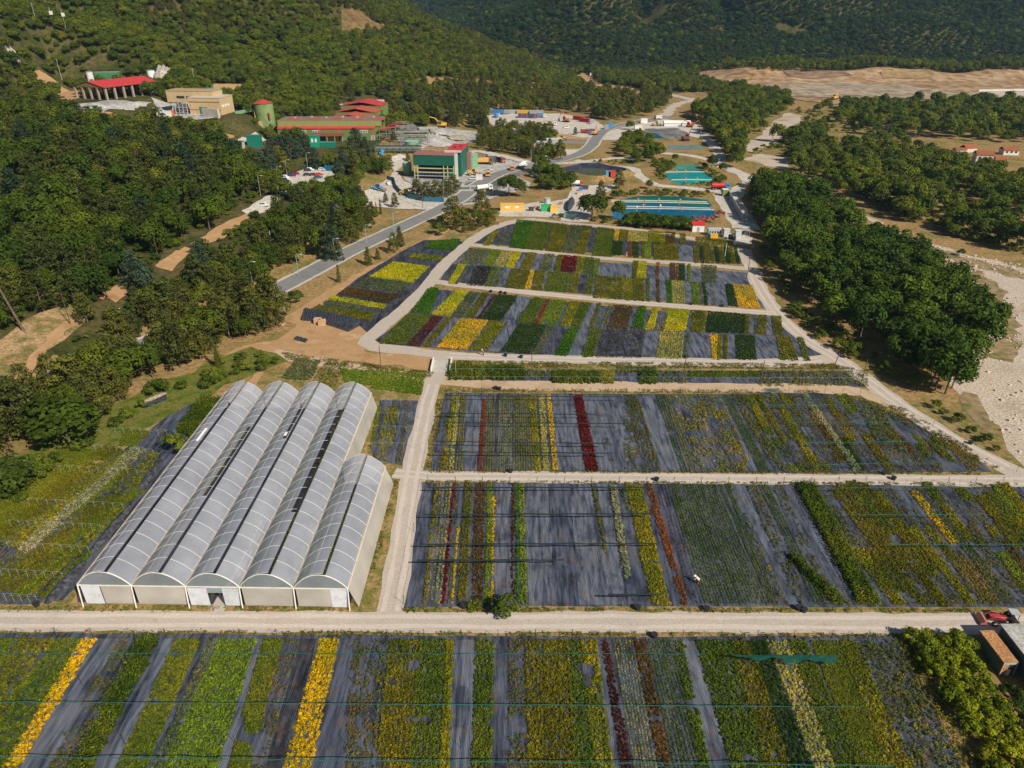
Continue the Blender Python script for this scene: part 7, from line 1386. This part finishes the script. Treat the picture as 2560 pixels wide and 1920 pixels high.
me = bpy.data.meshes.new('hillside_forest'); me.vertices.add(len(FP)); me.vertices.foreach_set('co', FP.astype(np.float32).ravel())
for nm, ty, data in (('inst', 'INT', (fid * 3 + rng.integers(0, 3, len(FP))).astype(np.int32)), ('rot', 'FLOAT', rng.uniform(0, 6.28, len(FP)).astype(np.float32)), ('sz', 'FLOAT', fsc.astype(np.float32)), ('wf', 'FLOAT', fwf.astype(np.float32))):
    at = me.attributes.new(nm, ty, 'POINT'); at.data.foreach_set('value', data)
fo = tag(link('hillside_forest', me), 'dense green forest covering the hills beyond the works and the valley', 'forest', kind='stuff')
ng = bpy.data.node_groups.new('forest', 'GeometryNodeTree'); ng.interface.new_socket('Geometry', in_out='INPUT', socket_type='NodeSocketGeometry'); ng.interface.new_socket('Geometry', in_out='OUTPUT', socket_type='NodeSocketGeometry')
n_ = ng.nodes; gi, go = n_.new('NodeGroupInput'), n_.new('NodeGroupOutput'); ci = n_.new('GeometryNodeCollectionInfo'); ci.inputs[0].default_value = src; ci.inputs['Separate Children'].default_value = True; ci.inputs['Reset Children'].default_value = True
ip = n_.new('GeometryNodeInstanceOnPoints'); ip.inputs['Pick Instance'].default_value = True
def attr(nm, ty): a = n_.new('GeometryNodeInputNamedAttribute'); a.data_type = ty; a.inputs[0].default_value = nm; return a.outputs[0]
ng.links.new(gi.outputs[0], ip.inputs['Points']); ng.links.new(ci.outputs[0], ip.inputs['Instance']); ng.links.new(attr('inst', 'INT'), ip.inputs['Instance Index'])
cx_ = n_.new('ShaderNodeCombineXYZ'); ng.links.new(attr('rot', 'FLOAT'), cx_.inputs[2]); ng.links.new(cx_.outputs[0], ip.inputs['Rotation'])
sc_ = n_.new('ShaderNodeCombineXYZ'); mu = n_.new('ShaderNodeMath'); mu.operation = 'MULTIPLY'; a1 = attr('sz', 'FLOAT'); ng.links.new(a1, mu.inputs[0]); ng.links.new(attr('wf', 'FLOAT'), mu.inputs[1])
ng.links.new(mu.outputs[0], sc_.inputs[0]); ng.links.new(mu.outputs[0], sc_.inputs[1]); ng.links.new(a1, sc_.inputs[2]); ng.links.new(sc_.outputs[0], ip.inputs['Scale'])
ng.links.new(ip.outputs[0], go.inputs[0]); md = fo.modifiers.new('forest', 'NODES'); md.node_group = ng
# ------------------------------------------------------------------ air
hz = bpy.data.materials.new('haze'); hz.use_nodes = True; N = hz.node_tree.nodes; N.clear()
out = N.new('ShaderNodeOutputMaterial'); vol = N.new('ShaderNodeVolumePrincipled'); vol.inputs['Color'].default_value = (.40, .72, 1, 1); vol.inputs['Density'].default_value = .00007; vol.inputs['Anisotropy'].default_value = .2
hz.node_tree.links.new(vol.outputs[0], out.inputs['Volume'])
tag(MB().box(0, 1700, 260, 4200, 3900, 534).put('haze', hz), 'thin blue air over the valley', 'haze', kind='stuff')
